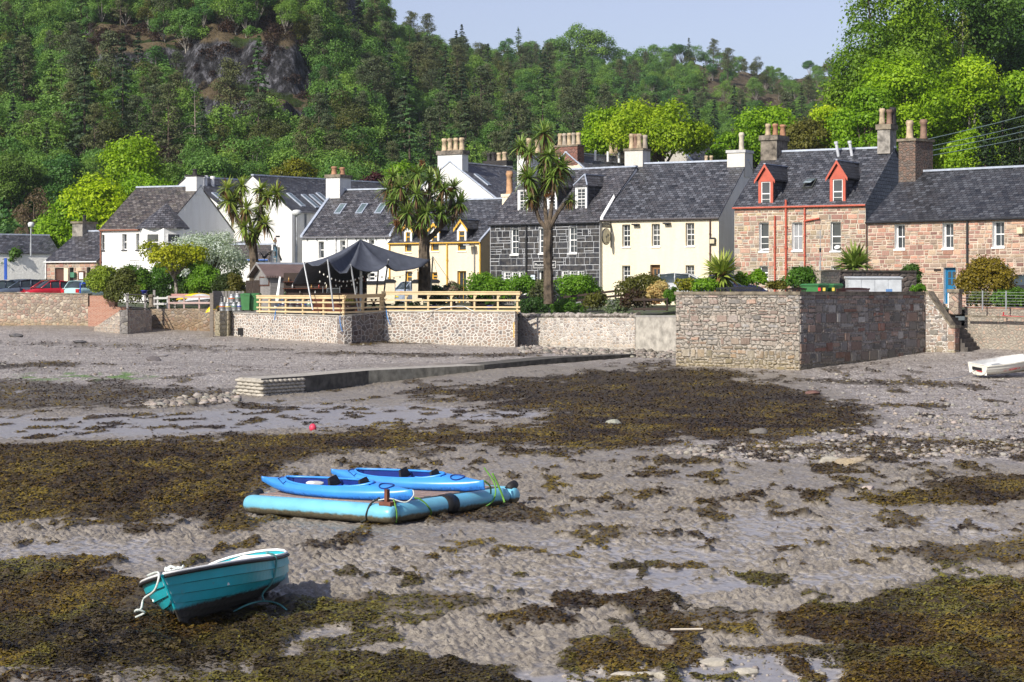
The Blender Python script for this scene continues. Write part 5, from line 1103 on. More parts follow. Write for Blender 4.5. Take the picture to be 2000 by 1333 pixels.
def one_mesh(name,cm,tm):     # crown and trunk of a small far tree as one mesh
    V=[];Q=[]
    out=bpy.data.meshes.new(name); a=np.empty(len(cm.vertices)*3,np.float32); cm.vertices.foreach_get('co',a); a=a.reshape(-1,3); b=np.empty(len(tm.vertices)*3,np.float32); tm.vertices.foreach_get('co',b); b=b.reshape(-1,3)
    q1=np.empty(len(cm.polygons)*4,np.int32); cm.polygons.foreach_get('vertices',q1) if False else cm.loops.foreach_get('vertex_index',q1)
    tf=[list(p.vertices) for p in tm.polygons if len(p.vertices)==4]; q2=np.array(tf,np.int32)+len(a)
    col=np.empty(len(cm.polygons)*4,np.float32); cm.attributes['Col'].data.foreach_get('color',col)
    cols=np.concatenate([col.reshape(-1,4)[:,:3],np.tile((.1,.08,.06),(len(q2),1))])
    return np_mesh(name,np.concatenate([a,b]),np.concatenate([q1.reshape(-1,4),q2]),[cm.materials[0],tm.materials[0]],col=cols,mi=[0]*(len(q1)//4)+[1]*len(q2))
G_BR=[(.065,.135,.03),(.115,.225,.045),(.165,.30,.06),(.22,.36,.075)]; G_DK=[(.032,.09,.026),(.065,.16,.038),(.10,.22,.05),(.14,.27,.06)]; G_OL=[(.06,.072,.024),(.11,.125,.035),(.16,.175,.05)]
N_DK=[(.020,.038,.022),(.036,.066,.032),(.06,.10,.042)]; N_BR=[(.05,.066,.032),(.085,.108,.048),(.125,.145,.065)]; N_GR=[(.035,.08,.028),(.07,.14,.04),(.11,.20,.05)]
HB=[one_mesh('broadleaf_tree',*broad_tree(400+i,9.5,[4.0,3.4,4.4,3.0,3.7,4.2][i],.9,[18,15,20,14,17,18][i],4600,.31,[G_BR,G_DK,G_BR,G_DK,G_OL,G_BR][i],.25,None,BARKG,.16)) for i in range(6)]
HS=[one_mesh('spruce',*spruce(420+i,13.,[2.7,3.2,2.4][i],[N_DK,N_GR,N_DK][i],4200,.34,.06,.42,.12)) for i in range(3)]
HP=[one_mesh('pine',*pine(430+i,13.,[2.8,3.4,2.5,2.9][i],N_BR,3800,.32,[.3,.42,.22,.12][i],44)) for i in range(4)]
# ------------------------------------------------------------------ the wood on the hill
g=np.random.default_rng(77)
def spot(px,Y): X=(px-1000)/F*Y; return X,Y,float(hill_h(X,Y))
def crag(px,Y): return (340<px<625 and 262<Y<300) or (150<px<380 and 276<Y<312 and g.random()<.7)
ORD=['first','second','third','fourth','fifth','sixth','seventh','eighth','ninth','tenth','eleventh','twelfth','thirteenth','fourteenth','fifteenth','sixteenth','seventeenth','eighteenth','nineteenth','twentieth']
def ordi(k): return 'twenty '+ORD[k-21] if 20<k<30 else 'thirty '+ORD[k-31] if 30<k<40 else 'forty '+ORD[k-41] if 40<k<50 else 'number %d'%k
forest=[]
# conifers that stand out in the photograph: px, foot, height, kind
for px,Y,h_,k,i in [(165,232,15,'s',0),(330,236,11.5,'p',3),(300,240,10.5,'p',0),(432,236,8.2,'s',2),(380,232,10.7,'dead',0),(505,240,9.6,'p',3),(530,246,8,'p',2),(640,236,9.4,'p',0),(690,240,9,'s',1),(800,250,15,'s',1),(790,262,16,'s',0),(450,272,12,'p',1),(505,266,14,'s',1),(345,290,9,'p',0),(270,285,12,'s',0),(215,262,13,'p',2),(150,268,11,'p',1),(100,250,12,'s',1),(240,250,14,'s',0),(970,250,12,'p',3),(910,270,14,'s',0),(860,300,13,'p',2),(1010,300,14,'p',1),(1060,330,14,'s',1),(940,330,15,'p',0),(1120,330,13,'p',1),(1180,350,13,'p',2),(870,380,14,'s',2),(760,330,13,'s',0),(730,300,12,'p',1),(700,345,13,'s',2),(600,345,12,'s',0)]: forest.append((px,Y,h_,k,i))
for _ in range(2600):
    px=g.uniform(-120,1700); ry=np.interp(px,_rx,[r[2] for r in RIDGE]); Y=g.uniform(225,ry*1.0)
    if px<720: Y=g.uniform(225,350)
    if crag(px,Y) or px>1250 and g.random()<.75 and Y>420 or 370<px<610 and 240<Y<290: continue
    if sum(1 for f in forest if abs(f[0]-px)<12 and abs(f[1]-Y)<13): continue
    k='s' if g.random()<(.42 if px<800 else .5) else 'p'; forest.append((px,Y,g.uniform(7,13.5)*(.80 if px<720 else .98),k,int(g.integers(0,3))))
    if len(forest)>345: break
names={'s':('spruce','dark spruce'),'p':('pine','brown green pine')}
def zone(px,Y):
    if px<150: return 'above the sandstone cottage'
    if px<340: return 'above the white bay house'
    if px<650 and Y>=262: return 'on top of the rocky crag' if Y>292 else 'at the foot of the rocky crag'
    if px<650: return 'behind the white gabled halls'
    if px<860: return 'above the yellow trimmed house' if Y<360 else 'on the shoulder of the left hill'
    if px<1100: return 'low above the black stone house' if Y<330 else ('halfway up over the black house' if Y<470 else 'near the skyline over the black house')
    if px<1320: return 'low above the cream house' if Y<360 else ('halfway up above the cream house' if Y<500 else 'near the skyline above the cream house')
    return 'on the edge of the brown moor'
def plant(lst,grp):
    zs={}
    for e in lst: zs.setdefault((e['nm'],e['zone']),[]).append(e)
    for (nm,z),es in zs.items():
        es.sort(key=lambda e:e['px'])
        for i,e in enumerate(es):
            o=obj(nm,e['me'],None,e['loc']); o.scale=e['sc']; o.rotation_euler=(0,0,e['rz'])
            w=('the only %s %s'%(e['ds'],z)) if len(es)==1 else ('%s from left of %s trees %s'%(ORD[i] if i<20 else ordi(i+1),e['ds'],z))
            tag(o,w,'tree',grp)
lst=[]
for px,Y,h_,k,i in forest:
    x,y,z=spot(px,Y)
    if k=='dead': DEAD=(x,y,z,h_); continue
    me=(HS if k=='s' else HP)[i]; s=h_/13
    lst.append(dict(nm=names[k][0],ds=names[k][1],zone=zone(px,Y),px=px,me=me,loc=(x,y,z-.3),sc=(s*g.uniform(.85,1.15),)*2+(s,),rz=g.uniform(0,6.28)))
plant(lst,'conifers on the wooded hillside')
# skyline and named broadleaf clumps, then the nearest 280 as single trees; the far remainder is one wood
br=[]
for px,Y,h_,i in [(1090,605,11,0),(1120,612,14,2),(1150,610,15,0),(1178,618,13,5),(1235,640,10,1),(1262,650,12,2),(1332,715,9,1),(1380,722,8,3),(1405,730,8,0),(1500,800,6,1),(1583,818,9,1),(1215,636,10,3),(1280,690,9,0),(1300,705,8,2),(1318,712,10,1),(1355,720,8,5),(1425,748,6,3),(1450,760,5,1),(1530,812,4,1),(1610,820,5,2),(1635,822,6,0)]: br.append((px,Y,h_,i))
tries=0
while len(br)<2000 and tries<12000:
    tries+=1; px=g.uniform(-330,1720); ry=np.interp(px,_rx,[r[2] for r in RIDGE]); Y=g.uniform(218,ry) if px>720 else g.uniform(215,352)
    if crag(px,Y): continue
    if px>1280+120*g.normal()*.5 and Y>430+80*g.random() and g.random()<(.80 if Y<700 else .93): continue
    if px<720 and fbm(px*.006,Y*.03,3,301)>(.52 if 60<px<640 and Y>258 else .60): continue
    br.append((px,Y,g.uniform(4.,8.2)*(.45 if 340<px<625 and 245<Y<292 else 1),int(g.choice([0,0,1,2,2,3,4,5,5]))))
br[21:]=sorted(br[21:],key=lambda e:e[1]/e[2])
lst=[];rest=[]
for j,(px,Y,h_,i) in enumerate(br):
    x,y,z=spot(px,Y); s=h_/9.5; e=dict(nm='broadleaf_tree',ds=['bright green broadleaf','deep green broadleaf','broad bright green','narrow deep green','olive green broadleaf','spring green broadleaf'][i],zone=zone(px,Y),px=px,me=HB[i],loc=(x,y,z-.4),sc=(s*g.uniform(.9,1.25),s*g.uniform(.9,1.25),s),rz=g.uniform(0,6.28),i=i)
    (lst if j<290 else rest).append(e)
plant(lst,'broadleaf trees on the wooded hillside')
# the rest of the wood as one mass
def scatter(name,label,protos,items):
    me=bpy.data.meshes.new(name); me.from_pydata([e['loc'] for e in items],[],[])
    for nm,ty,vals in(('rz','FLOAT',[e['rz'] for e in items]),('sz','FLOAT',[e['sc'][2] for e in items]),('pi','INT',[e['i'] for e in items])):
        a=me.attributes.new(nm,ty,'POINT'); a.data.foreach_set('value',vals)
    col=bpy.data.collections.new(name+'_kinds')
    for k,p in enumerate(protos): col.objects.link(bpy.data.objects.new('%s_kind_%d'%(name,k),p))
    t=bpy.data.node_groups.new(name,'GeometryNodeTree'); t.interface.new_socket('Geometry',in_out='INPUT',socket_type='NodeSocketGeometry'); t.interface.new_socket('Geometry',in_out='OUTPUT',socket_type='NodeSocketGeometry')
    nd=t.nodes.new; L=t.links.new; gi=nd('NodeGroupInput'); go=nd('NodeGroupOutput'); ci=nd('GeometryNodeCollectionInfo'); ci.inputs['Collection'].default_value=col; ci.inputs['Separate Children'].default_value=True; ci.inputs['Reset Children'].default_value=True
    ip=nd('GeometryNodeInstanceOnPoints'); ip.inputs['Pick Instance'].default_value=True
    def at(nm,ty): a=nd('GeometryNodeInputNamedAttribute'); a.data_type=ty; a.inputs[0].default_value=nm; return a.outputs[0]
    cx=nd('ShaderNodeCombineXYZ'); L(at('rz','FLOAT'),cx.inputs[2]); L(gi.outputs[0],ip.inputs['Points']); L(ci.outputs[0],ip.inputs['Instance']); L(at('pi','INT'),ip.inputs['Instance Index']); L(cx.outputs[0],ip.inputs['Rotation']); L(at('sz','FLOAT'),ip.inputs['Scale']); L(ip.outputs[0],go.inputs[0])
    o=obj(name,me); md=o.modifiers.new('scatter','NODES'); md.node_group=t; return tag(o,label,kind='stuff')
scatter('woodland','far green wood covering the slopes behind the nearer trees',HB,rest)
# undergrowth hugging the slope
US=[np_mesh('scrub',*crown(np.random.default_rng(440+i),.8,2.2,1.3,7,420,.45,[G_DK,[(.05,.032,.022),(.085,.055,.035),(.11,.08,.05)],G_BR][i],.5)[:2],LEAF,col=None) for i in range(0)]
def scrub(i,pal):
    V,Q,c,_=crown(np.random.default_rng(440+i),.7,2.3,1.2,8,480,.42,pal,.5); return np_mesh('scrub',V,Q,LEAF,col=c)
HEATH=[(.030,.017,.014),(.055,.034,.026),(.085,.055,.040)]
SC=[scrub(0,G_DK),scrub(1,HEATH),scrub(2,G_BR)]; items=[]
for _ in range(2500):
    px=g.uniform(-330,1750); ry=np.interp(px,_rx,[r[2] for r in RIDGE]); Y=g.uniform(205,ry+4) if px>720 else g.uniform(205,352)
    if crag(px,Y) and 270<Y<294 and g.random()<.6: continue
    h=(px<720 and (fbm(px*.006,Y*.03,3,301)>.50 or crag(px,Y) or 200<px<640 and Y>285)) or px>1350 and Y>430
    if px>1350 and Y>430 and g.random()<.45: continue
    x,y,z=spot(px,Y); s=g.uniform(.7,1.5)*(.55 if h else 1); items.append(dict(loc=(x,y,z-.1),rz=g.uniform(0,6.28),sc=(s,s,s),i=1 if h and g.random()<.85 else int(g.choice([0,0,2]))))
scatter('undergrowth','low scrub and heather between the hillside trees',SC,items)
# bare dead tree
x,y,z,h_=DEAD; m=MB(); m.tube([(0,0,-.4),(.1,0,h_*.5),(0,0,h_)],[.2,.13,.02],6); gg=np.random.default_rng(8)
for i in range(34):
    t=gg.uniform(.15,.97); a=gg.uniform(0,6.28); r=(1-t*.75)*gg.uniform(1.2,3.); m.tube([(0,0,h_*t),(math.cos(a)*r*.5,math.sin(a)*r*.5,h_*t+.1),(math.cos(a)*r,math.sin(a)*r,h_*t-.15*r)],[.05,.035,.01],4)
tag(m.build('dead_tree',paint('dead wood',(.24,.20,.16),.9,.3),None,loc=(x,y,z)),'bare grey dead tree among pines behind the white halls','tree')
# ------------------------------------------------------------------ trees and plants of the village
Y_BR=[(.15,.25,.006),(.24,.38,.008),(.32,.47,.012),(.40,.54,.02)]; Y_GR=[(.09,.19,.006),(.16,.30,.010),(.22,.38,.014),(.28,.44,.02)]; Y_YL=[(.15,.20,.008),(.25,.29,.01),(.34,.37,.015),(.42,.43,.03)]
Y_DK=[(.035,.08,.012),(.06,.13,.018),(.09,.18,.025),(.13,.24,.035)]; Y_OL=[(.07,.075,.02),(.12,.125,.025),(.17,.165,.035)]
CYP=[(.010,.022,.008),(.018,.038,.012),(.03,.058,.016)]
def ntree(px,Y,top,rx,label,pal,seed,nb=22,nl=9000,ls=.30,shape=.15,crz=None,trunk=None,z0=3.2,blob=.46,bark=BARK,squash=.75,name='broadleaf_tree',ds=None):
    s=F/Y; x=(px-1000)/s; h=H-(top-570)/s-z0; r=rx/s; crz=(crz/s if crz else min(h*.46,r*1.25)); trunk=trunk or max(h-crz*1.9,h*.18)
    ar=12.6*(r*r+2*r*crz)/3; nl=int(min(60000,max(nl*1.3,2.3*ar/(.31*ls*ls)))) if nl>2000 and name=='broadleaf_tree' and ls>.2 else nl*2
    cm,tm=broad_tree(seed,h,r,trunk,int(nb*1.35),nl,ls,pal,shape,crz,bark,.05+h*.013,blob,squash)
    t=thing(name,label,'tree',(x,Y,z0)); obj('crown',cm,t); obj('trunk',tm,t); return t
ntree(1735,186,-90,125,'tall dark leaved maple leaning over the slate roofs on the right',[(.06,.13,.012),(.10,.20,.015),(.15,.27,.02),(.20,.33,.03)],501,30,15000,.30,.1,260,z0=3.3)
ntree(1768,176,95,84,'bright spring green dome shaped tree between chimneys on the right',Y_BR,502,24,11000,.27,.15,120)
ntree(1850,205,-110,105,'deep green maple at the top right behind the poplar',Y_DK,503,26,11000,.34,.1,200)
ntree(1893,178,102,80,'tall bright green tree with pale trunk above stone terrace house',Y_BR,504,26,12000,.27,.15,175,bark=BARKG)
ntree(1990,182,120,65,'bright green tree cut by the right frame edge behind cypress',Y_GR,505,20,9000,.28,.15,150)
ntree(1690,172,175,65,'loose green tree beside the grey chimney of red dormer house',Y_GR,506,18,7000,.27,.1,85)
ntree(1625,180,190,55,'yellow green tree rising over the red dormer house ridge',Y_BR,507,18,6500,.28,.1,80)
ntree(1570,176,232,55,'olive leaved tree above the red dormer house chimney',Y_OL,508,16,5500,.26,.1,60)
ntree(1487,184,212,75,'round green chestnut tree behind the cream house chimney',Y_GR,509,22,8500,.28,.1,75)
ntree(1425,176,255,35,'small bright green tree beside flat roofed house',Y_GR,510,12,3500,.26,.1,45)
ntree(1975,215,-80,80,'dark tree filling the top right corner of the sky',Y_DK,511,20,8000,.34,.1,180)
ntree(1292,172,203,108,'wide yellow green tree behind the pale slate roofs in the middle',[(.13,.23,.008),(.21,.33,.010),(.29,.42,.015),(.36,.47,.03)],512,30,9500,.25,.0,62,blob=.30)
ntree(1180,190,214,48,'green tree left of the wide yellow green tree',Y_GR,513,16,5000,.28,.1,55)
ntree(258,178,272,66,'round bright green sycamore above the white bay house roof',Y_GR,514,22,9500,.27,.15,65)
ntree(290,170,348,75,'low bright green tree close behind the white bay house',Y_GR,515,18,7500,.27,.1,45)
ntree(200,168,352,75,'wide fresh green tree above the sandstone cottage roof',Y_BR,516,22,8500,.27,.1,70)
ntree(128,166,395,62,'green tree beside the sandstone cottage chimney',Y_GR,517,18,7500,.27,.1,65)
ntree(66,172,368,50,'brown budding tree almost bare of leaves at left',[(.10,.075,.05),(.15,.11,.07),(.20,.16,.09)],518,24,1500,.17,.1,62,blob=.30,bark=paint('bare bark',(.16,.12,.09),.9,.3))
ntree(28,215,285,48,'pale green willow like birch at the left frame edge',[(.07,.13,.02),(.12,.20,.03),(.17,.25,.05)],519,20,6500,.24,.2,85)
ntree(70,165,470,40,'low bright green shrub tree beside the lamp post',Y_GR,520,12,3500,.25,.1,28,z0=3.1)
ntree(20,160,478,30,'dark rounded shrub beside the white cottage corner',Y_DK,521,10,3000,.25,.1,28,z0=3.1)
ntree(580,205,312,42,'yellow olive tree peeping over the long hall roof',[(.10,.12,.012),(.16,.18,.015),(.23,.24,.02)],522,16,3500,.27,.1,45)
ntree(725,185,342,34,'dark purple leaved tree beside the white house chimney',[(.035,.010,.012),(.06,.018,.02),(.09,.03,.03)],523,12,2800,.27,.1,26)
ntree(770,205,312,40,'light green tree behind the largest cabbage palm',Y_GR,524,12,3000,.3,.1,40)
ntree(1835,190,140,60,'bright green crown filling between the poplar and the pale trunked tree',Y_BR,525,18,8000,.28,.1,95)
ntree(1700,182,225,60,'low yellow green tree directly behind the red dormer roof ridge',Y_BR,526,16,6000,.26,.1,60)
ntree(1900,168,245,55,'low bright green tree behind the power lines',Y_GR,527,16,6000,.25,.1,55)
ntree(1790,196,10,80,'mid green maple between the leaning maple and the poplar',Y_GR,528,22,9000,.32,.1,130)
# poplar
s=F/188; cm,tm=spruce(530,17.5,1.9,[(.10,.15,.02),(.17,.23,.03),(.23,.29,.05)],2600,.30,.15,-.6,.15,.55); t=thing('poplar','slim yellow green poplar with pale stem among the right trees','tree',((1880-1000)/s,188,12.)); obj('crown',cm,t); tm.materials[0]=BARKG; obj('trunk',tm,t)
for k,(px,top,l) in enumerate(((1925,212,'tall dark cypress column above the stone terrace house'),(1958,196,'tallest dark cypress column by the power lines'),(1992,215,'dark cypress column at the right frame edge'))):
    cm,tm=spruce(540+k,8.6-(top-200)*.04,1.15,CYP,4200,.26,.02,-1.1,.02,.42); t=thing('cypress',l,'tree',((px-1000)/F*158,158,11.0-0.6*k)); obj('crown',cm,t); obj('trunk',tm,t); t.location.z=H-(top-570)/F*158-(8.6-(top-200)*.04)
# cabbage palms
PAL=[(.12,.18,.035),(.19,.28,.05),(.29,.37,.08),(.40,.43,.15)]; PALB=[(.10,.055,.025),(.16,.09,.045),(.22,.14,.07)]
BLADE=leafmat('palm blades',.2,.4)
def palm(name,label,base,stems,heads,seed,L,nl=95,dead=18,flowers=()):
    g=np.random.default_rng(seed); t=thing(name,label,'palm tree',base); b=Vector(base); m=MB()
    for pts,rs in stems: m.tube([Vector(p)-b for p in pts],rs,7)
    if stems: m.build('trunk',paint('cabbage palm bark',(.11,.085,.06),.95,.5,bs=1.),t)
    Vs=[];Qs=[];Cs=[];o=0
    for h_,sc,up in heads:
        c=np.array(Vector(h_)-b); d=unit(g.normal(size=(nl,3))); d[:,2]=d[:,2]*.8+up; d=unit(d); l=L*sc*g.uniform(.7,1.1,nl)
        side=unit(np.cross(d,np.array([0,0,1.])+g.normal(0,.2,(nl,3)))); w=.038*sc*L/.75*g.uniform(.8,1.4,nl)
        droop=np.clip(.55-d[:,2]*.5,.05,.8)*g.uniform(.3,1.2,nl)
        P=[]
        for k,(s,ww) in enumerate(((.03,.5),(.35,1.),(.7,.8),(1.,.08))):
            q=c+d*(l*s)[:,None]; q[:,2]-=droop*l*s**2.2*.7; P+= [q-side*(w*ww)[:,None],q+side*(w*ww)[:,None]]
        V=np.stack(P,1).reshape(-1,3); i=np.arange(nl)[:,None]*8; Vs.append(V); Qs.append(np.concatenate([i+np.array([0,1,3,2])+o,i+np.array([2,3,5,4])+o,i+np.array([4,5,7,6])+o])); o+=len(V)
        cc=pal_pick(PAL,np.clip(.35+.3*d[:,2]+g.normal(0,.22,nl),0,1)); old=g.random(nl)<.06+.25*(d[:,2]<-.3); cc[old]=pal_pick(PALB,g.random(old.sum())); Cs.append(np.concatenate([cc]*3))
    obj('leaf_heads',np_mesh('leaf_heads',np.concatenate(Vs),np.concatenate(Qs),BLADE,col=np.concatenate(Cs)),t)
    if dead:
        Vs=[];Qs=[];Cs=[];o=0
        for h_,sc,up in heads:
            c=np.array(Vector(h_)-b); n=dead; a=g.uniform(0,6.28,n); r=g.uniform(.08,.28,n)*L*1.4; l=L*sc*g.uniform(.6,1.1,n); sd=np.stack([-np.sin(a),np.cos(a),0*a],-1)*.035
            p0=c+np.stack([np.cos(a)*r*.3,np.sin(a)*r*.3,-.05*l],-1); p1=c+np.stack([np.cos(a)*r,np.sin(a)*r,-.45*l],-1); p2=c+np.stack([np.cos(a)*r*.9,np.sin(a)*r*.9,-l],-1)
            V=np.stack([p0-sd*.4,p0+sd*.4,p1+sd,p1-sd,p2+sd*.4,p2-sd*.4],1).reshape(-1,3); i=np.arange(n)[:,None]*6; Vs.append(V); Qs.append(np.concatenate([i+np.array([0,1,2,3]),i+np.array([3,2,4,5])])+o); o+=len(V); Cs.append(pal_pick(PALB,g.random(n*2)))
        obj('dead_leaves',np_mesh('dead_leaves',np.concatenate(Vs),np.concatenate(Qs),LEAF,col=np.concatenate(Cs)),t)
    for k,f in enumerate(flowers):
        q=g.normal(size=(150,3)); q=unit(q)*g.uniform(.1,.95,(150,1))*np.array([.24,.24,.3])+np.array(Vector(f)-b); V,Q=leaf_quads(q,unit(g.normal(size=(150,3))),np.full(150,.10),g); obj('seed_head',np_mesh('seed_head',V,Q,LEAF,col=pal_pick([(.14,.065,.03),(.26,.13,.06)],g.random(150))),t)
    return t
def Pz(k,x,y,Y): return W(*zp(k,x,y),Y)
# left palm
Yp=131.; fork=Pz(2,738,600,Yp); hd=[(545,185,0),(650,160,.4),(800,190,-.3),(910,215,.2),(855,245,-.5),(590,345,.5),(695,340,-.7),(790,310,.6),(835,445,-.4),(690,470,-.8),(745,520,-.6),(780,400,.3),(610,240,.4),(560,280,-.3)]
hd=[(Pz(2,x,y,Yp)+Vector((0,dy,0)),1.12,.16) for x,y,dy in hd]
fk1=Pz(2,665,490,Yp); fk2=Pz(2,790,480,Yp)
palm('cabbage_palm','bushy cabbage palm standing before the white gabled halls',Pz(2,748,900,Yp),[([Pz(2,748,930,Yp),Pz(2,750,760,Yp),fork],[.34,.30,.26]),([fork,Pz(2,700,590,Yp),fk1,Pz(2,620,420,Yp),Pz(2,600,330,Yp),hd[0][0]],[.2,.17,.15,.12,.1,.08]),([fork,fk2,Pz(2,800,400,Yp),Pz(2,790,300,Yp),hd[2][0]],[.2,.16,.12,.1,.08]),([fk1,Pz(2,655,330,Yp),hd[1][0]],[.13,.1,.08]),([fork,Pz(2,735,510,Yp),Pz(2,700,350,Yp)],[.18,.12,.08])],hd,601,.82,92,13)
# middle palm, the largest
Yp=120.6; fork=Pz(3,898,640,Yp); hd=[(690,215,.4),(745,290,-.6),(655,300,.5),(850,200,-.3),(935,215,.6),(790,455,-.8),(850,340,-.9),(930,350,.5),(1030,300,-.5),(1085,285,.5),(1130,390,0),(735,500,.4),(915,455,-.9),(1000,450,-.4),(865,520,-.6),(700,380,-.5),(1080,440,.4),(800,250,.3),(985,240,-.2),(1000,380,.7),(770,390,.6),(870,420,.4)]
hd=[(Pz(3,x,y,Yp)+Vector((0,dy*1.3,0)),1.12,.14) for x,y,dy in hd]
palm('cabbage_palm','largest cabbage palm with thick dark trunk beside the black tent',Pz(3,895,1005,Yp),[([Pz(3,895,1010,Yp),Pz(3,898,800,Yp),Pz(3,893,700,Yp),fork],[.40,.36,.33,.33]),([fork,Pz(3,960,590,Yp),Pz(3,1020,510,Yp),Pz(3,1060,420,Yp),hd[9][0]],[.19,.15,.12,.1,.07]),([fork,Pz(3,860,580,Yp),Pz(3,790,470,Yp),hd[1][0]],[.2,.17,.14,.09]),([fork,Pz(3,890,520,Yp),Pz(3,860,350,Yp),hd[3][0]],[.22,.18,.13,.08]),([Pz(3,890,520,Yp),Pz(3,930,350,Yp),hd[4][0]],[.15,.11,.08]),([Pz(3,790,470,Yp),Pz(3,720,380,Yp),hd[2][0]],[.13,.1,.07]),([Pz(3,960,590,Yp),Pz(3,1080,480,Yp),hd[10][0]],[.13,.1,.07])],hd,602,.80,92,17,[Pz(3,745,350,Yp-.8),Pz(3,880,130,Yp),Pz(3,672,395,Yp-.5),Pz(3,895,330,Yp-.8),Pz(3,712,520,Yp-.6),Pz(3,1062,310,Yp-.7),Pz(3,960,470,Yp-.8)])
# right palm, tall and slim
Yp=114.; fork=Pz(4,768,700,Yp); hd=[(738,65,0,1),(592,150,.3,.85),(645,190,-.2,.8),(770,215,-.5,1),(735,265,.4,1.),(835,290,-.4,1),(640,365,-.5,1),(690,470,.4,.9),(620,330,.4,.9),(775,340,.5,1),(865,275,.5,.95),(915,500,0,.6),(650,500,-.4,.7),(800,360,-.6,1),(745,400,.3,.8)]
hd=[(Pz(4,x,y,Yp)+Vector((0,dy,0)),s,.12) for x,y,dy,s in hd]
palm('cabbage_palm','tall slim cabbage palm with forked trunk before the black stone house',Pz(4,772,1160,Yp),[([Pz(4,772,1180,Yp),Pz(4,768,1000,Yp),Pz(4,762,800,Yp),fork],[.30,.27,.24,.27]),([fork,Pz(4,752,600,Yp),Pz(4,745,430,Yp),Pz(4,740,200,Yp),hd[0][0]],[.17,.12,.10,.08,.05]),([fork,Pz(4,715,640,Yp),Pz(4,685,560,Yp),Pz(4,660,430,Yp),hd[6][0]],[.15,.12,.11,.08,.05]),([fork,Pz(4,800,640,Yp),Pz(4,835,580,Yp),Pz(4,880,520,Yp),hd[11][0]],[.17,.14,.12,.10,.07]),([fork,Pz(4,790,560,Yp),Pz(4,800,450,Yp),hd[5][0]],[.13,.11,.09,.06]),([Pz(4,660,430,Yp),Pz(4,628,260,Yp),hd[1][0]],[.06,.04,.03])],hd,603,.95,100,16,[Pz(4,770,470,Yp-.4)])
palm('cabbage_palm','young spiky cabbage palm growing behind the quay parapet by cars',Pz(6,40,1185,98),[],[(Pz(6,35,1120,98),1.15,.35),(Pz(6,35,1095,98),1.2,.6)],604,1.05,120,20)
palm('cabbage_palm','young spiky cabbage palm in front of the stone terrace house corner',Pz(6,968,1090,106),[],[(Pz(6,968,1060,106),1.15,.55),(Pz(6,968,1035,106),1.1,.8)],605,1.2,110,4)
# bushes and hedges
def bush(px0,px1,top,bot,Y,pal,label,seed,nl=2600,ls=.11,nb=26,name='shrub',cat='shrub',blob=.44,dots=None):
    s=F/Y; c=W((px0+px1)/2,bot,Y); rx=(px1-px0)/2/s; h=(bot-top)/s; g=np.random.default_rng(seed)
    V,Q,cc,_=crown(g,h*.5,rx*1.02,h*.56,nb,nl,ls,pal,blob,.1,.8,-.6); mats=LEAF
    if dots:
        k=g.random(len(cc))<dots[0]; cc[k]=np.array(dots[1])*g.uniform(.7,1.1,(k.sum(),1))
    V[:,1]*=.8
    o=obj(name,np_mesh(name,V,Q,LEAF,col=cc),None,c); return tag(o,label,cat)
H_BR=[(.08,.18,.010),(.13,.27,.015),(.19,.35,.025)]; H_DK=[(.018,.045,.008),(.035,.085,.014),(.06,.13,.02)]; H_MD=[(.045,.11,.010),(.08,.18,.016),(.12,.24,.025)]; H_GG=[(.06,.065,.012),(.11,.11,.015),(.17,.155,.02)]
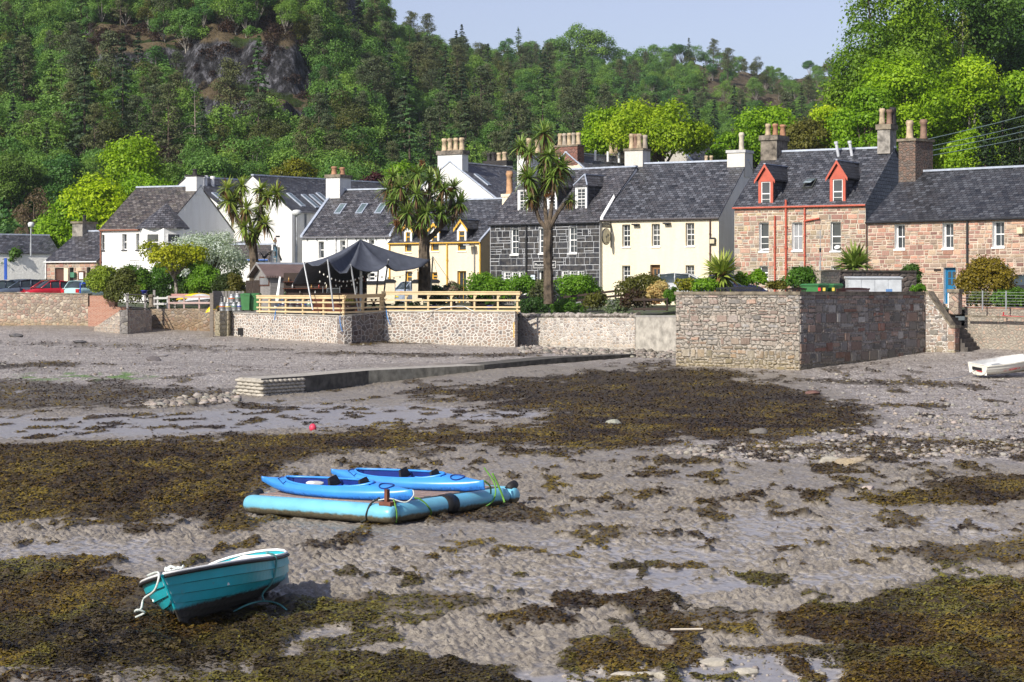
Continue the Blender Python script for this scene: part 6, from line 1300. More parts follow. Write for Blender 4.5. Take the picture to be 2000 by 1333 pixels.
for k,b in enumerate([
 (903,992,543,582,121,H_BR,'bright green leafy hedge clump nearest the ochre door'),(975,1052,543,580,120.5,H_BR,'bright green hedge in front of the triple windows'),
 (1040,1085,546,590,118.5,[(.07,.085,.03),(.12,.13,.05),(.17,.18,.08)],'grey green twiggy shrub beside the slim palm trunk'),(1080,1170,541,590,119,H_BR,'dense dark and bright hedge right of slim palm'),
 (1140,1185,572,606,113,H_GG,'small olive shrub behind the cope stones'),(1213,1302,540,598,111,H_GG,'rounded olive green shrub before the cream house'),(1215,1275,570,604,110,[(.06,.02,.015),(.07,.05,.02),(.10,.08,.02)],'russet undergrowth below the rounded olive shrub'),
 (1262,1310,552,592,108.6,[(.42,.33,.12),(.55,.45,.20),(.50,.30,.12)],'pale yellow pieris bush beside the silver car'),(1298,1326,560,610,108,H_MD,'green bush at the quay corner'),
 (1010,1075,588,612,117.3,H_DK,'dark green garden plants beside the terrace fence end'),(1075,1140,592,612,115.2,H_MD,'weedy green border behind the cope stones'),(1180,1230,588,614,111.5,[(.12,.15,.10),(.10,.16,.06),(.2,.22,.25)],'silvery blue flowering border plants'),
 (1318,1360,548,571,97,[(.06,.09,.01),(.30,.28,.02),(.10,.15,.02)],'yellow flowered border on the quay edge'),(1352,1402,548,571,96,H_BR,'green flower border with one red bloom on the quay'),
 (1434,1464,535,562,98.5,[(.09,.20,.005),(.14,.28,.01),(.2,.34,.015)],'smaller lime green clipped bush on the quay'),(1460,1500,528,563,99,[(.09,.20,.005),(.14,.28,.01),(.2,.34,.015)],'larger lime green clipped bush on the quay'),
 (1500,1535,552,566,95,H_GG,'low olive border plants near the red door'),(1530,1600,528,568,100,H_MD,'leafy green shrub behind the green bins'),(1756,1802,517,570,106,[(.03,.08,.015),(.06,.14,.025),(.11,.2,.05)],'green shrub at the end of meter box wall'),(1780,1806,558,572,101,H_BR,'little bright plant at the top of stair wall'),
 (1873,1984,514,585,102,[(.10,.085,.012),(.19,.155,.015),(.27,.21,.02)],'golden green rounded bush behind the wire fence'),(1890,1945,575,604,99.8,[(.06,.10,.02),(.12,.16,.02),(.14,.06,.03)],'mixed green and russet plants behind the wire fence'),(1940,2010,568,604,99.2,H_MD,'green leafy plants at right end of wire fence'),
 (168,232,522,578,127.3,[(.12,.19,.015),(.19,.27,.022),(.27,.35,.04)],'feathery light green gorse bush above the brick wall'),(205,275,528,600,127,[(.07,.085,.02),(.11,.13,.025),(.16,.18,.03)],'olive gorse bush spilling over the brick wall'),(225,300,520,585,130,H_MD,'green shrub in front of the white bay house'),
 (285,345,560,602,128.5,H_DK,'dark shrub thicket under the yellow leaved tree'),(360,430,515,592,128,H_BR,'vivid green shrub below the white blossom tree'),(415,480,530,592,127.5,[(.035,.055,.015),(.06,.085,.02),(.09,.11,.03)],'dull green conifer like shrub beside the palm'),(440,478,536,590,126.5,H_GG,'yellowish shrub beside the timber hut'),
 (335,385,548,592,132,H_DK,'deep green shadowed shrub behind the pale trunk'),
 (862,905,553,590,120.5,[(.05,.08,.03),(.09,.12,.05),(.35,.24,.24)],'rose bush with pale pink blooms behind the timber rail'),(828,870,560,600,121.5,H_DK,'dark green plants behind the picnic tables'),(905,1000,566,604,122,H_DK,'dark foliage under the bright hedge behind picnic tables')]):
    area=(b[1]-b[0])*(b[3]-b[2])*(b[4]/F)**2; bush(*b[:6],b[6],700+k,int(np.clip(area*1700,900,12000)),.135)
ntree(408,131.5,452,62,'white blossom tree in front of the low outbuilding',[(.28,.34,.2),(.55,.58,.48),(.72,.72,.66),(.80,.80,.76)],551,24,7000,.13,.1,55,z0=3.0,name='blossom_tree')
ntree(340,128.5,462,58,'small yellow leaved tree with pale forked trunk in the garden',Y_YL,552,20,3200,.17,.0,40,z0=2.9,bark=BARKG,blob=.34)
ntree(322,134,505,40,'bushy green garden tree below the bay window',H_MD,553,14,3200,.16,.1,42,z0=3.0)
# ------------------------------------------------------------------ boats
def text_mesh(s,size,ext=.004):
    cu=bpy.data.curves.new('lettering','FONT'); cu.body=s; cu.size=size; cu.extrude=ext; cu.align_x='CENTER'; cu.align_y='CENTER'
    o=bpy.data.objects.new('lettering',cu); C.objects.link(o); dg=bpy.context.evaluated_depsgraph_get(); me=bpy.data.meshes.new_from_object(o.evaluated_get(dg)); bpy.data.objects.remove(o); bpy.data.curves.remove(cu); return me
def letter(s,size,mat,parent,M):
    me=text_mesh(s,size); me.transform(M); me.materials.clear(); me.materials.append(mat); return obj('lettering',me,parent)
def hullpaint(name,col,foul=None,z=0.,fade=.0,wear=(.3,.3,.3)):
    n=N(name); o=n.obj(); f=n.noise(o,7.,6,.65); f2=n.noise(o,2.2,4)
    c=n.ramp(f2,[(.3,tuple(x*.85 for x in col)),(.7,tuple(min(1,x*1.12) for x in col))]); c=n.mix(n.ramp(f,[(.64,(0,0,0)),(.74,(.5,)*3)]),c,wear)
    ro=.35
    if foul is not None:
        zz=n.n('SeparateXYZ',{0:o}).outputs[2]; m=n.n('MapRange',{0:n.math('ADD',zz,n.math('MULTIPLY_ADD',f,.10,-.05)),1:z+.02,2:z-.02}).outputs[0]
        c=n.mix(m,c,n.ramp(n.noise(o,18.,5,.7),[(.3,tuple(x*.4 for x in foul)),(.7,tuple(min(1,x*1.7) for x in foul))])); ro=n.math('MULTIPLY_ADD',m,.5,.32)
    return n.P(col=c,rough=ro,spec=.5,norm=n.bump(f,.12,.01))
def dinghy(name,label,loc,rot,L,Bm,D,mat,rim,inner,np_=6,lap=.013,fouls=None,bowr=.18,trans=.78,crown_=.06,sheer=.16,band=None):
    t=thing(name,label,'boat',loc,rot=rot); NS=26
    def sec(s):
        b=Bm/2*(trans+(1-trans)*math.sin(min(s/.45,1)*math.pi/2) if s<.45 else max(1-((s-.45)/.55)**3.3,0.0)); b=max(b,.012)
        k=.0+ (0 if s<.72 else .9*D*((s-.72)/.28)**3.0*.12); k+= .06*(1-s)**2
        sh=D+sheer*s**2+.02*(1-s)**3; x=L*s+(bowr*((s-.72)/.28)**2 if s>.72 else 0)*0
        return x,b,k,sh
    def pt(s,q,off,side):
        x,b,k,sh=sec(s); full=1-.55*max(0,(s-.35)/.65)   # full amidships, fine towards the stem
        y=b*((1-(1-q)**(1+1.4*full))*full+q*(1-full)); z=k+(sh-k)*(q**(1+.75*full)); x+=bowr*(z/D)*max(0,(s-.75)/.25)**2
        ny,nz=.75,-.5
        return (x,side*(y+off*ny),z+off*nz)
    m=MB(); qs=[]
    for j in range(np_): qs+= [(j/np_,lap),((j+1)/np_-.004,0.)] 
    for side in(1,-1):
        G=[[pt(i/NS,q,o,side) for q,o in qs] for i in range(NS+1)]
        if side==1: G=[r[::-1] for r in G]
        m.grid(G)
    tr=[pt(0,q,0,-1) for q,_ in qs]; tl=[pt(0,q,0,1) for q,_ in qs][::-1]; x0,b0,k0,s0=sec(0); topc=[(0,b0*math.cos(a)*.98,s0+crown_*math.sin(a)) for a in [math.pi*i/8 for i in range(1,8)]]
    m.add(tr+[(p[0],-p[1],p[2]) for p in topc]+tl,[list(range(len(tr)+7+len(tl)))])
    m.build('hull',mat,t,True); t.children[-1].data.polygons.foreach_set('use_smooth',[False]*len(t.children[-1].data.polygons))
    sm=MB()
    for side in(1,-1):
        for j in range(1,np_): sm.tube([pt(i/NS,j/np_-.012,.006,side) for i in range(1,NS)],.006,4)  # dark tubes along the laps: seams with their shade in the colour
    if lap>.01: sm.build('seam_shade',paint('dark seam shade',(.008,.05,.06),.7),t)
    # keel strip
    k=MB(); k.tube([(sec(i/NS)[0]+(bowr*(sec(i/NS)[2]/D)*max(0,(i/NS-.75)/.25)**2),0,sec(i/NS)[2]-.015) for i in range(NS)]+[pt(1,q,0,1)[:1]+(0,)+pt(1,q,0,1)[2:] for q in(.0,.3,.6,1.)],.02,6); k.build('keel',mat,t)
    inn=MB()
    for side in(1,-1):
        G=[[tuple(Vector(pt(i/NS,q,-.022,side))+Vector((0,0,.02 if q==0 else 0))) for q in(0,.2,.4,.6,.8,.99)] for i in range(1,NS)]
        if side==-1: G=[r[::-1] for r in G]
        inn.grid(G)
    for s in(.16,.48,.78):
        x,b,kk,sh=sec(s); y=abs(pt(s,.72,0,1)[1])-.03; z=pt(s,.72,0,1)[2]; inn.box(x-.12,x+.12,-y,y,z-.03,z)
    inn.add([(.03,-b0*.93,k0+.05),(.03,b0*.93,k0+.05),(.03,b0*.96,s0),(.03,0,s0+crown_*.95),(.03,-b0*.96,s0)],[(0,1,2,3,4)])
    inn.build('inside',inner,t)
    g=MB()
    for side in(1,-1):
        P=[pt(i/NS,1,.0,side) for i in range(NS+1)]; g.tube([(p[0],p[1]+side*.004,p[2]+.010) for p in P],.015,7,0)
        P2=[(p[0],p[1]+side*.018,p[2]-.022) for p in P]; g.tube(P2,.020,7,1)
    g.tube([(0,b0*math.cos(a),s0+crown_*math.sin(a)+.012) for a in [math.pi*i/10 for i in range(11)]],.018,7,0)
    xb,bb,kb,sb=sec(.9); Pb=[pt(s_,1,0,1) for s_ in(.88,.94,1.)]; g.add([(Pb[0][0],Pb[0][1],Pb[0][2]+.03),(Pb[1][0],Pb[1][1],Pb[1][2]+.03),(Pb[2][0],0,Pb[2][2]+.035),(Pb[1][0],-Pb[1][1],Pb[1][2]+.03),(Pb[0][0],-Pb[0][1],Pb[0][2]+.03)],[(0,1,2,3,4)],0)
    g.build('gunwale',[rim,band or RUBBER],t,True); return t,pt,sec
TEAL=hullpaint('teal hull paint',(.015,.44,.52),(.030,.027,.022),.19,wear=(.12,.24,.26))
bx,by=-3.75,23.9     # forefoot of the teal boat on the mud
Ld=3.25; ang=R(83.5)
uq=Vector((math.cos(ang),math.sin(ang),0)); st=Vector((bx,by,0.02))+uq*(Ld*.93)
rotm=Matrix.Rotation(ang+math.pi,4,'Z')@Matrix.Rotation(R(13),4,'X')@Matrix.Rotation(R(-3.6),4,'Y')
e=rotm.to_euler()
dt,dpt,dsec=dinghy('rowing_boat','turquoise clinker rowing boat heeled on weedy mud with white mooring rope',(st.x,st.y,-.05),(e.x,e.y,e.z),Ld,1.48,.48,TEAL,WPAINT,WPAINT,6,.024,crown_=.10,sheer=.13,bowr=.28)
bpy.context.view_layer.update()
def dw(p): return dt.matrix_world@Vector(p)
def rope(name,label,pts,r,mat,cat='rope',sag=0,tw=True,parent=None):
    P=[Vector(p) for p in pts]; Q=[]
    for i in range(len(P)-1):
        p0,p1,p2,p3=P[max(i-1,0)],P[i],P[i+1],P[min(i+2,len(P)-1)]
        for k in range(6):
            t_=k/6; Q.append(.5*((2*p1)+(-p0+p2)*t_+(2*p0-5*p1+4*p2-p3)*t_*t_+(-p0+3*p1-3*p2+p3)*t_**3))
    Q.append(P[-1]); m=MB(); m.tube(Q,r,6)
    o=m.build(name,mat,parent,True)
    if label: tag(o,label,cat)
    return o
ROPEW=paint('white rope',(.58,.62,.58),.9,.25,bs=.6); ROPET=paint('faded teal rope',(.12,.34,.33),.9,.3,bs=.6); ROPEG=paint('green rope',(.13,.30,.05),.9,.3,bs=.5); ROPEB=paint('blue rope',(.05,.22,.55),.8,.2); ROPEK=paint('tarred rope',(.03,.032,.028),.9,.3)
b0=dw(dpt(.93,1,.02,-1)); b1=dw(dpt(1.,1,.02,1)); gx,gy=-4.32,23.85
rope('mooring_rope','white mooring rope hanging from the turquoise boat bow to weed heap',[dw(dpt(.9,1,0,-1))+Vector((0,0,.05)),b1+Vector((-.06,-.02,.03)),b1+Vector((-.10,-.05,-.16)),Vector((gx+.03,gy+.02,.42)),Vector((gx,gy,.31)),Vector((gx-.06,gy-.05,.28)),Vector((gx-.02,gy-.1,.31)),Vector((gx+.05,gy-.06,.27)),Vector((gx-.05,gy-.10,.22))],.014,ROPEW)
m=MB(); g=np.random.default_rng(4); c=b1.lerp(dw((Ld*.86,0,.62)),.5)
for k in range(4): m.tube([c+Vector((.10*math.cos(a*.9+k),.05*math.sin(a*1.1+k)+.05,.02*math.sin(a*3+k)+.03*k/2)) for a in np.linspace(0,6.2,16)],.012,5)
tag(m.build('rope_coil',ROPEW,None,True),'tangled white rope heaped on the turquoise boat bow','rope')
sg=[dw(dpt(.36,1,.05,1)),dw(dpt(.36,.8,.03,1)),dw(dpt(.36,.5,.03,1)),dw(dpt(.36,.3,.04,1))]
# the visible side is the one towards the camera's right
side=1 if dw(dpt(.4,1,0,1)).x>dw(dpt(.4,1,0,-1)).x else -1
q=lambda s,a,o=.02: dw(dpt(s,a,o,side))
rp=[q(.45,1,-.08)+Vector((0,0,.03)),q(.42,1,.03)+Vector((0,0,.02)),q(.42,.85,.03),q(.42,.6,.03),q(.42,.38,.04)]; lo_=rp[-1]; knot=Vector((lo_.x+.03,lo_.y-.10,.16))
rope('boat_rope','faded teal rope tied over the side of the turquoise boat',rp+[knot],.014,ROPET); rope('boat_rope','teal rope tail trailing to both sides under the turquoise boat',[knot+Vector((-.42,-.35,-.12)),knot+Vector((-.2,-.1,-.03)),knot,knot+Vector((.18,-.03,-.03)),knot+Vector((.32,-.1,-.12))],.012,ROPET)
# white boat at the right
WHULL=hullpaint('white glass fibre hull',(.70,.68,.60),(.30,.27,.16),.07,wear=(.6,.56,.44)); wy=85.5; wx=(1909-1000)/F*wy; wz=float(shore_h(wx,wy))
a=R(28); e=(Matrix.Rotation(a,4,'Z')@Matrix.Rotation(R(-4.5),4,'Y')@Matrix.Rotation(R(6),4,'X')).to_euler()
wt_,wpt,wsec=dinghy('rowing_boat','white plastic rowing boat on shingle with red lettering',(wx,wy,wz+.05),(e.x,e.y,e.z),3.1,1.35,.50,WHULL,paint('cream rim',(.74,.72,.66),.4),paint('white inside',(.74,.74,.72),.5),5,.006,crown_=.0,trans=.86,band=paint('cream rubbing band',(.66,.64,.56),.4))
s1=-1
pA=Vector(wpt(.35,.66,.012,s1)); pB=Vector(wpt(.60,.66,.012,s1)); pu=Vector(wpt(.47,.8,.012,s1))-Vector(wpt(.47,.55,.012,s1)); xd=(pB-pA).normalized(); zd=(pu-xd*pu.dot(xd)).normalized(); yd=xd.cross(zd); ctr=(pA+pB)/2-Vector((0,0,0))+yd*.02
M=Matrix(((xd.x,zd.x,yd.x,ctr.x),(xd.y,zd.y,yd.y,ctr.y),(xd.z,zd.z,yd.z,ctr.z),(0,0,0,1)))
RED=paint('red lettering',(.55,.03,.04),.4); letter('PIONEER 10',.125,RED,wt_,M)
m=MB()
for sgn in(-1,1):
    for k in range(3): x=sgn*(.48+k*.07); m.add([M@Vector((x-.03,-.05,0)),M@Vector((x-.01,-.05,0)),M@Vector((x+.04,.05,0)),M@Vector((x+.02,.05,0))],[(0,1,2,3)])
m.build('stripes',RED,wt_)
m=MB(); m.box(-.05,-.005,-.28,.28,.28,.40,0); m.box(-.055,-.004,-.30,-.0,.25,.279,1); m.build('outboard_pad',[RUBBER,RED],wt_); m=MB(); m.box(1.1,1.5,-.42,.42,.34,.37); m.build('seat_pad',paint('grey pad',(.25,.27,.29),.7),wt_)
p=Vector(wpt(.2,.55,.02,s1)); m=MB(); m.tube([p+Vector((-.09,-.01,.08)),p+Vector((-.09,-.02,-.08)),p+Vector((.09,-.02,-.08)),p+Vector((.09,-.01,.08))],.008,5); m.build('bracket',STEEL,wt_)
zz=lambda x,y:float(shore_h(x,y)); rope('chain','thin mooring chain trailing from the white boat stern to shingle',[Vector((wx-.1,wy,wz+.30)),Vector((wx-.6,wy-.4,wz+.12)),Vector((wx-1.1,wy-.8,wz+.03)),Vector((wx-2.2,wy-1.6,zz(wx-2.2,wy-1.6)+.03))],.015,STEEL,'chain')
# raft with two blue kayaks
na=Vector((-2.13,34.8,.06)); ra=R(147); rt=thing('pontoon_raft','light blue tube raft with weathered deck carrying two kayaks','raft',na,ra)
RB=hullpaint('pale blue raft tube',(.16,.46,.62),(.10,.085,.05),.125,wear=(.42,.52,.50)); L1,L2,r=2.98,3.62,.165
def tubebeam(a,b,name,rr=r,m_=RB):
    a=Vector(a);b=Vector(b); d=(b-a).normalized(); m=MB(); P=[a,a+d*.03,a+d*.08,a+d*.16,b-d*.16,b-d*.08,b-d*.03,b]; o=m.tube(P,[rr*.72,rr*.86,rr*.96,rr,rr,rr*.96,rr*.86,rr*.72],20); ob=m.build(name,m_,rt,True); return ob
tubebeam((-.18,0,r),(L1+.1,0,r),'float_tube'); tubebeam((-.02,-r-.01,r),(-.02,-L2,r),'float_tube'); tubebeam((L1,-r-.01,r),(L1,-L2,r),'float_tube'); tubebeam((-.18,-L2-r,r),(L1+.1,-L2-r,r),'float_tube')
m=MB(); k=16
for i in range(k): y=-.12-(L2-.1)*i/k; m.box(.10,L1-.08,y-(L2-.1)/k+.012,y,2*r-.035,2*r+.005+.006*(i%3))
m.build('deck_boards',wood('weathered pink deck',(.20,.13,.11),(.36,.28,.25),.85,(12,1,1)),rt)
m=MB(); m.box(-.03,.03,-.05,.03,2*r-.06,2*r+.25); m.box(-.14,.10,-.09,.09,2*r-.02,2*r+.04); m.build('post_bracket',paint('rusty iron',(.16,.06,.035),.8,.4,bs=.4),rt)
m=MB(); m.box(L1-.35,L1-.05,.0,.06,2*r-.02,2*r+.05,M=Matrix.Rotation(.2,4,'Y')); m.build('bracket',GREYP,rt)
m=MB()
for yy,w in((-1.75,.17),): m.tube([(-.02,yy-w,r),(-.02,yy+w,r)],r+.012,20)
m.build('rubber_collar',RUBBER,rt,True)

for q_ in((-.05,-L2-.20,.32),(L1+.02,-.16,.30)): m=MB(); m.lathe([(.03,-.13),(.08,-.12),(.10,0),(.08,.12),(.03,.13)],(0,0,0),14,M=Matrix.Translation(q_)@Matrix.Rotation(1.2,4,'X')); m.build('fender',RUBBER,rt,True)
rope('lashing',None,[(.14,.0,2*r+.1),(.26,.10,2*r+.0),(.30,.17,r),(.34,.14,.06),(.40,.2,.02)],.018,ROPEK,parent=rt); rope('lashing',None,[(-.1,-.06,2*r+.08),(-.17,-.02,2*r-.03),(-.20,-.02,r),(-.16,-.05,.02)],.014,ROPEG,parent=rt)
rope('lashing',None,[(.12,-.75,2*r+.03),(-.08,-.85,2*r+.02),(-.2,-1.0,r),(-.14,-1.1,.05)],.014,ROPEG,parent=rt); rope('lashing',None,[(.05,-3.05,2*r+.4),(-.15,-3.1,2*r+.1),(-.2,-3.0,r),(-.25,-2.6,.05)],.014,ROPEG,parent=rt); rope('lashing',None,[(-.1,-3.1,2*r+.3),(-.2,-3.2,2*r),(-.24,-3.25,r),(-.3,-3.2,.1)],.02,ROPEG,parent=rt)
KB=hullpaint('blue kayak plastic',(.05,.27,.72),(.018,.15,.52),.10,wear=(.22,.46,.78)); KIN=paint('dark blue cockpit',(.008,.03,.22),.5,.2)
def kayak(label,loc,rz,tilt=0.,grp='blue kayaks on the raft'):
    t=thing('kayak',label,'kayak',loc,rot=(R(-13),R(tilt),rz),group=grp); L=3.38; NS=40; NQ=28
    def sec(s):
        w=.345*max(0,math.sin(math.pi*s**.95))**.92; k=.0+.17*max(0,(s-.74)/.26)**2+.025*max(0,(.08-s)/.08); hd=.215+.075*math.sin(math.pi*min(1,s*1.05))+(.05*max(0,(s-.8)/.2)); return L*s,max(w,.012),k,hd-.025*(s>.0)*(1-s)**4
    def pt(s,u):     # u: 0 keel .. 1 around
        x,w,k,hd=sec(s); a=2*math.pi*u-math.pi/2; cy=math.cos(a); cz=math.sin(a); mid=k+(hd-k)*.58
        y=w*math.copysign(abs(cy)**.75,cy); z=mid+((hd-mid)*abs(cz)**1.15 if cz>0 else -(mid-k)*abs(cz)**.65); return (x,y,z)
    cx,cl,cw=1.82,.98,.235
    inside=lambda x,y: ((x-cx)/cl)**2*1.0+(y/cw)**2<1
    G=[[pt(i/NS,j/NQ) for j in range(NQ)] for i in range(NS+1)]; m=MB(); vs=[q for r_ in G for q in r_]; fs=[]
    for i in range(NS):
        for j in range(NQ):
            f=(i*NQ+j,i*NQ+(j+1)%NQ,(i+1)*NQ+(j+1)%NQ,(i+1)*NQ+j); c=sum((Vector(vs[v]) for v in f),Vector())/4
            if c.z>.17 and inside(c.x,c.y): continue
            fs.append(f)
    fs+=[list(range(NQ)),list(range(NS*NQ,NS*NQ+NQ))[::-1]]; m.add(vs,fs); m.build('hull',KB,t,True)
    def zt(x): return sec(x/L)[3]
    m=MB(); ring=[(cx+cl*math.cos(a),cw*1.02*math.sin(a),zt(min(max(cx+cl*math.cos(a),.1),3.1))+.03-.085*abs(math.sin(a))**1.5) for a in np.linspace(0,2*math.pi,41)]; m.tube(ring,.022,7); m.build('cockpit_rim',KB,t,True)
    m=MB(); R1=[(x*1.0,y,z-.01) for x,y,z in ring]; R2=[(cx+(x-cx)*.93,y*.9,.06) for x,y,z in ring]; m.grid([R1,R2]); m.add(R2[:-1],[list(range(40))]); m.build('cockpit',KIN,t)
    for x in(1.70,1.02): m=MB(); M=Matrix.Translation((x,0,.17))@Matrix.Rotation(R(14),4,'Y'); m.hexa([(-.025,-.16,0),(.025,-.16,0),(.025,.16,0),(-.025,.16,0),(-.02,-.10,.18),(.02,-.10,.18),(.02,.10,.18),(-.02,.10,.18)]); m.v=[tuple(M@Vector(q)) for q in m.v]; m.box(.03,.36,-.16,.16,-.08,-.045,M=M); m.build('seat',RUBBER,t)
    m=MB(); DC=paint('dark cord',(.01,.04,.2),.6); zc=lambda x,y: zt(x)+.012-.55*abs(y)**1.6; m.tube([(2.72,-.2,zc(2.72,.2)),(2.95,-.05,zc(2.95,.05)),(2.95,.05,zc(2.95,.05)),(2.72,.2,zc(2.72,.2)),(2.72,.0,zc(2.72,0)),(2.72,-.2,zc(2.72,.2))],.008,5); m.build('deck_cord',DC,t); m=MB(); m.tube([(.55+.13*math.cos(a),.13*math.sin(a),zc(.55+.13*math.cos(a),.13*math.sin(a))) for a in np.linspace(0,6.28,18)],.012,5); m.build('hatch_ring',DC,t)
    return t
tt=lambda a,b,z:na+Vector((math.cos(ra)*a+math.sin(ra)*b,math.sin(ra)*a-math.cos(ra)*b,z))
k1=kayak('blue kayak on the near side of the raft with white bundle inside',tt(-.25,.45,2*r+.03),ra-R(1)); m=MB(); V,T=stone_proto(np.random.default_rng(3),2); 
o=obj('bundle',np_mesh('bundle',V*np.array([.2,.12,.09]),T,paint('white bundle',(.6,.6,.58),.8)),None,k1.matrix_basis@Vector((2.15,.0,.20))); tag(o,'white bundle lying in the near kayak cockpit','bundle')
k2=kayak('blue kayak on the far side of the raft with scuffed stern',tt(-.34,2.5,2*r+.03),ra+R(1.5))
GL_=paint('grey maker marks',(.16,.30,.60),.5)
for k_ in(k1,k2):
    Mt=Matrix.Translation((1.55,.297,.155))@Matrix.Rotation(math.pi,4,'Z')@Matrix.Rotation(R(80),4,'X'); letter('perception',.07,GL_,k_,Mt)
rope('kayak_painter','pale rope from the near kayak stern to the raft post',[k1.matrix_basis@Vector((-.01,0,.19)),tt(-.34,.30,.46),tt(-.26,.18,.36),tt(-.05,.05,.42),tt(.1,-.02,.40),tt(.3,.02,.37)],.012,ROPEW)
rope('kayak_painter','green rope tied to the far kayak stern',[k2.matrix_basis@Vector((-.01,0,.2)),tt(-.38,2.6,.45),tt(-.3,2.75,.30)],.016,ROPEG)
# buoys and small things on the mud
def at_ground(px,py):
    Y=4*F/(py-570)
    for _ in range(5): Y=(H-zz((px-1000)/F*Y,Y))*F/(py-570)
    return Vector(((px-1000)/F*Y,Y,zz((px-1000)/F*Y,Y)))
p=at_ground(611,844); t=thing('mooring_buoy','small round pink buoy lying on wet sand','buoy',p); m=MB(); m.lathe([(.02,-.11),(.07,-.09),(.105,-.03),(.105,.03),(.07,.09),(.03,.115)],(0,0,.12),14); m.build('float',paint('pink buoy',(.62,.05,.10),.5),t,True); m=MB(); m.tube([(0,0,.22),(0,.0,.27),(.03,0,.29)],.015,6); m.build('eye',RUBBER,t)
m=MB(); p=at_ground(1335,1245); m.tube([p+Vector((-.15,0,.09)),p+Vector((.22,-.03,.10))],.012,6); tag(m.build('stick',paint('bleached wood',(.5,.45,.38),.8)),'bleached stick lying on a weed patch near the bottom puddle','stick')
m=MB(); p=at_ground(1290,1268); m.box(-.3,.25,-.03,.03,.0,.05,M=Matrix.Translation(p)@Matrix.Rotation(.1,4,'Z')); tag(m.build('driftwood',BARK),'dark driftwood plank on bare mud','driftwood')
# ------------------------------------------------------------------ terrace: tent, bar, rails, tables
def P3(x,y,Y): return Pz(3,x,y,Y)
CANVAS=paint('dark stretch canvas',(.075,.085,.112),.75,.15,bs=.05)
tent=thing('stretch_tent','black stretch canopy tent on slanting steel poles over the bar','tent',W(704,590,117))
rb=Vector(tent.location)
ring=[(130,778,114.5),(165,800,113.4),(205,800,112.6),(240,780,112.2),(268,760,112.),(285,785,112.1),(305,815,112.3),(345,850,112.5),(392,846,112.7),(410,810,112.8),(418,790,112.9),(440,812,113.1),(480,830,113.4),(520,838,113.8),(585,838,114.6),(625,815,115.),(657,790,115.4),(680,815,115.8),(710,836,116.2),(770,830,117.),(830,820,117.8),(880,805,118.3),(935,760,118.8),(890,790,120.3),(800,792,121.2),(782,752,122.3),(690,760,123.),(600,820,123),(530,850,122.6),(520,890,122.3),(420,905,122),(300,910,121.5),(160,912,120),(40,915,118.4),(70,860,116.8),(100,815,115.4)]
pk=P3(480,628,117.2)-rb; RG=[P3(*q)-rb for q in ring]; rows=[]
for k in range(15):
    f=k/14; row=[]
    for p in RG:
        q=pk.lerp(p,f); q.z=p.z+(pk.z-p.z)*((1-f)**1.75*.72+.28*(1-f)); row.append(q)
    rows.append(row)
m=MB(); m.grid(rows,0,None,True); cn=m.build('canopy',CANVAS,tent,True); md=cn.modifiers.new('thick','SOLIDIFY'); md.thickness=.02
for (a,b,ya),(c,d,yb) in (((110,770,114.5),(170,1085,113.6)),((266,757,112),(306,1092,111.9)),((416,788,112.9),(466,1092,113.2)),((487,835,116),(491,1078,116)),((661,758,115.4),(634,962,119)),((596,830,118),(584,985,121)),((781,832,117),(768,985,119.5)),((951,738,118.8),(938,960,120))):
    m=MB(); m.tube([P3(c,d,yb)-rb,P3(a,b,ya)-rb],.045,8); m.build('pole',GREYP,tent)
m=MB(); m.tube([pk+Vector((0,0,-.05)),Vector((pk.x,pk.y,2.75-rb.z))],.05,8); m.build('pole',GREYP,tent)
m=MB(); pa=P3(951,738,118.8)-rb
for q in((1090,940,124),(990,900,122)): m.tube([pa,P3(*q)-rb],.012,4)
m.tube([P3(935,760,118.8)-rb,pa],.012,4); m.tube([P3(110,775,114.5)-rb,P3(130,778,114.5)-rb],.015,4); m.build('guy_line',paint('guy line',(.2,.2,.2),.8),tent)
# festoon bulbs
fl=thing('festoon_lights','strings of small white bulbs hanging under the black tent','string lights',rb); BUL=paint('bulb glass',(.75,.75,.7),.2)
for A,B_,n in((P3(190,815,113),P3(520,850,114.5),13),(P3(180,880,114),P3(560,850,118),11),(P3(540,850,116),P3(930,770,119),10)):
    pts=[A.lerp(B_,i/n)-Vector((0,0,.5*math.sin(math.pi*i/n)))-rb for i in range(n+1)]; m=MB(); m.tube(pts,.01,4); m.build('cable',RUBBER,fl)
    for p in pts[1:-1]: b=MB(); b.lathe([(.012,.0),(.03,-.03),(.045,-.08),(.02,-.12)],tuple(p),8); b.build('bulb',BUL,fl,True)
# deck
dk=[Pz('c1',720,640,118.7),Pz('c1',1955,680,112.4),Pz('c2',290,690,112.5),Pz('c2',980,600,119.9),Pz('c3',1540,790,117.4)]
m=MB(); pts=[Vector((p.x,p.y,2.78)) for p in(Pz('c1',150,620,121.9),Pz('c1',720,640,119.2),Pz('c2',270,690,112.8),Pz('c2',985,600,115.4),Pz('c3',1540,790,113.2))]+[Vector((1.,126,2.78)),Vector((-17,128,2.78))]
m.prism(pts,(0,0,.03)); tag(m.build('terrace_deck',paint('grey paving',(.26,.25,.24),.9,.25,bs=.3)),'grey paved terrace behind the mortared walls','terrace')
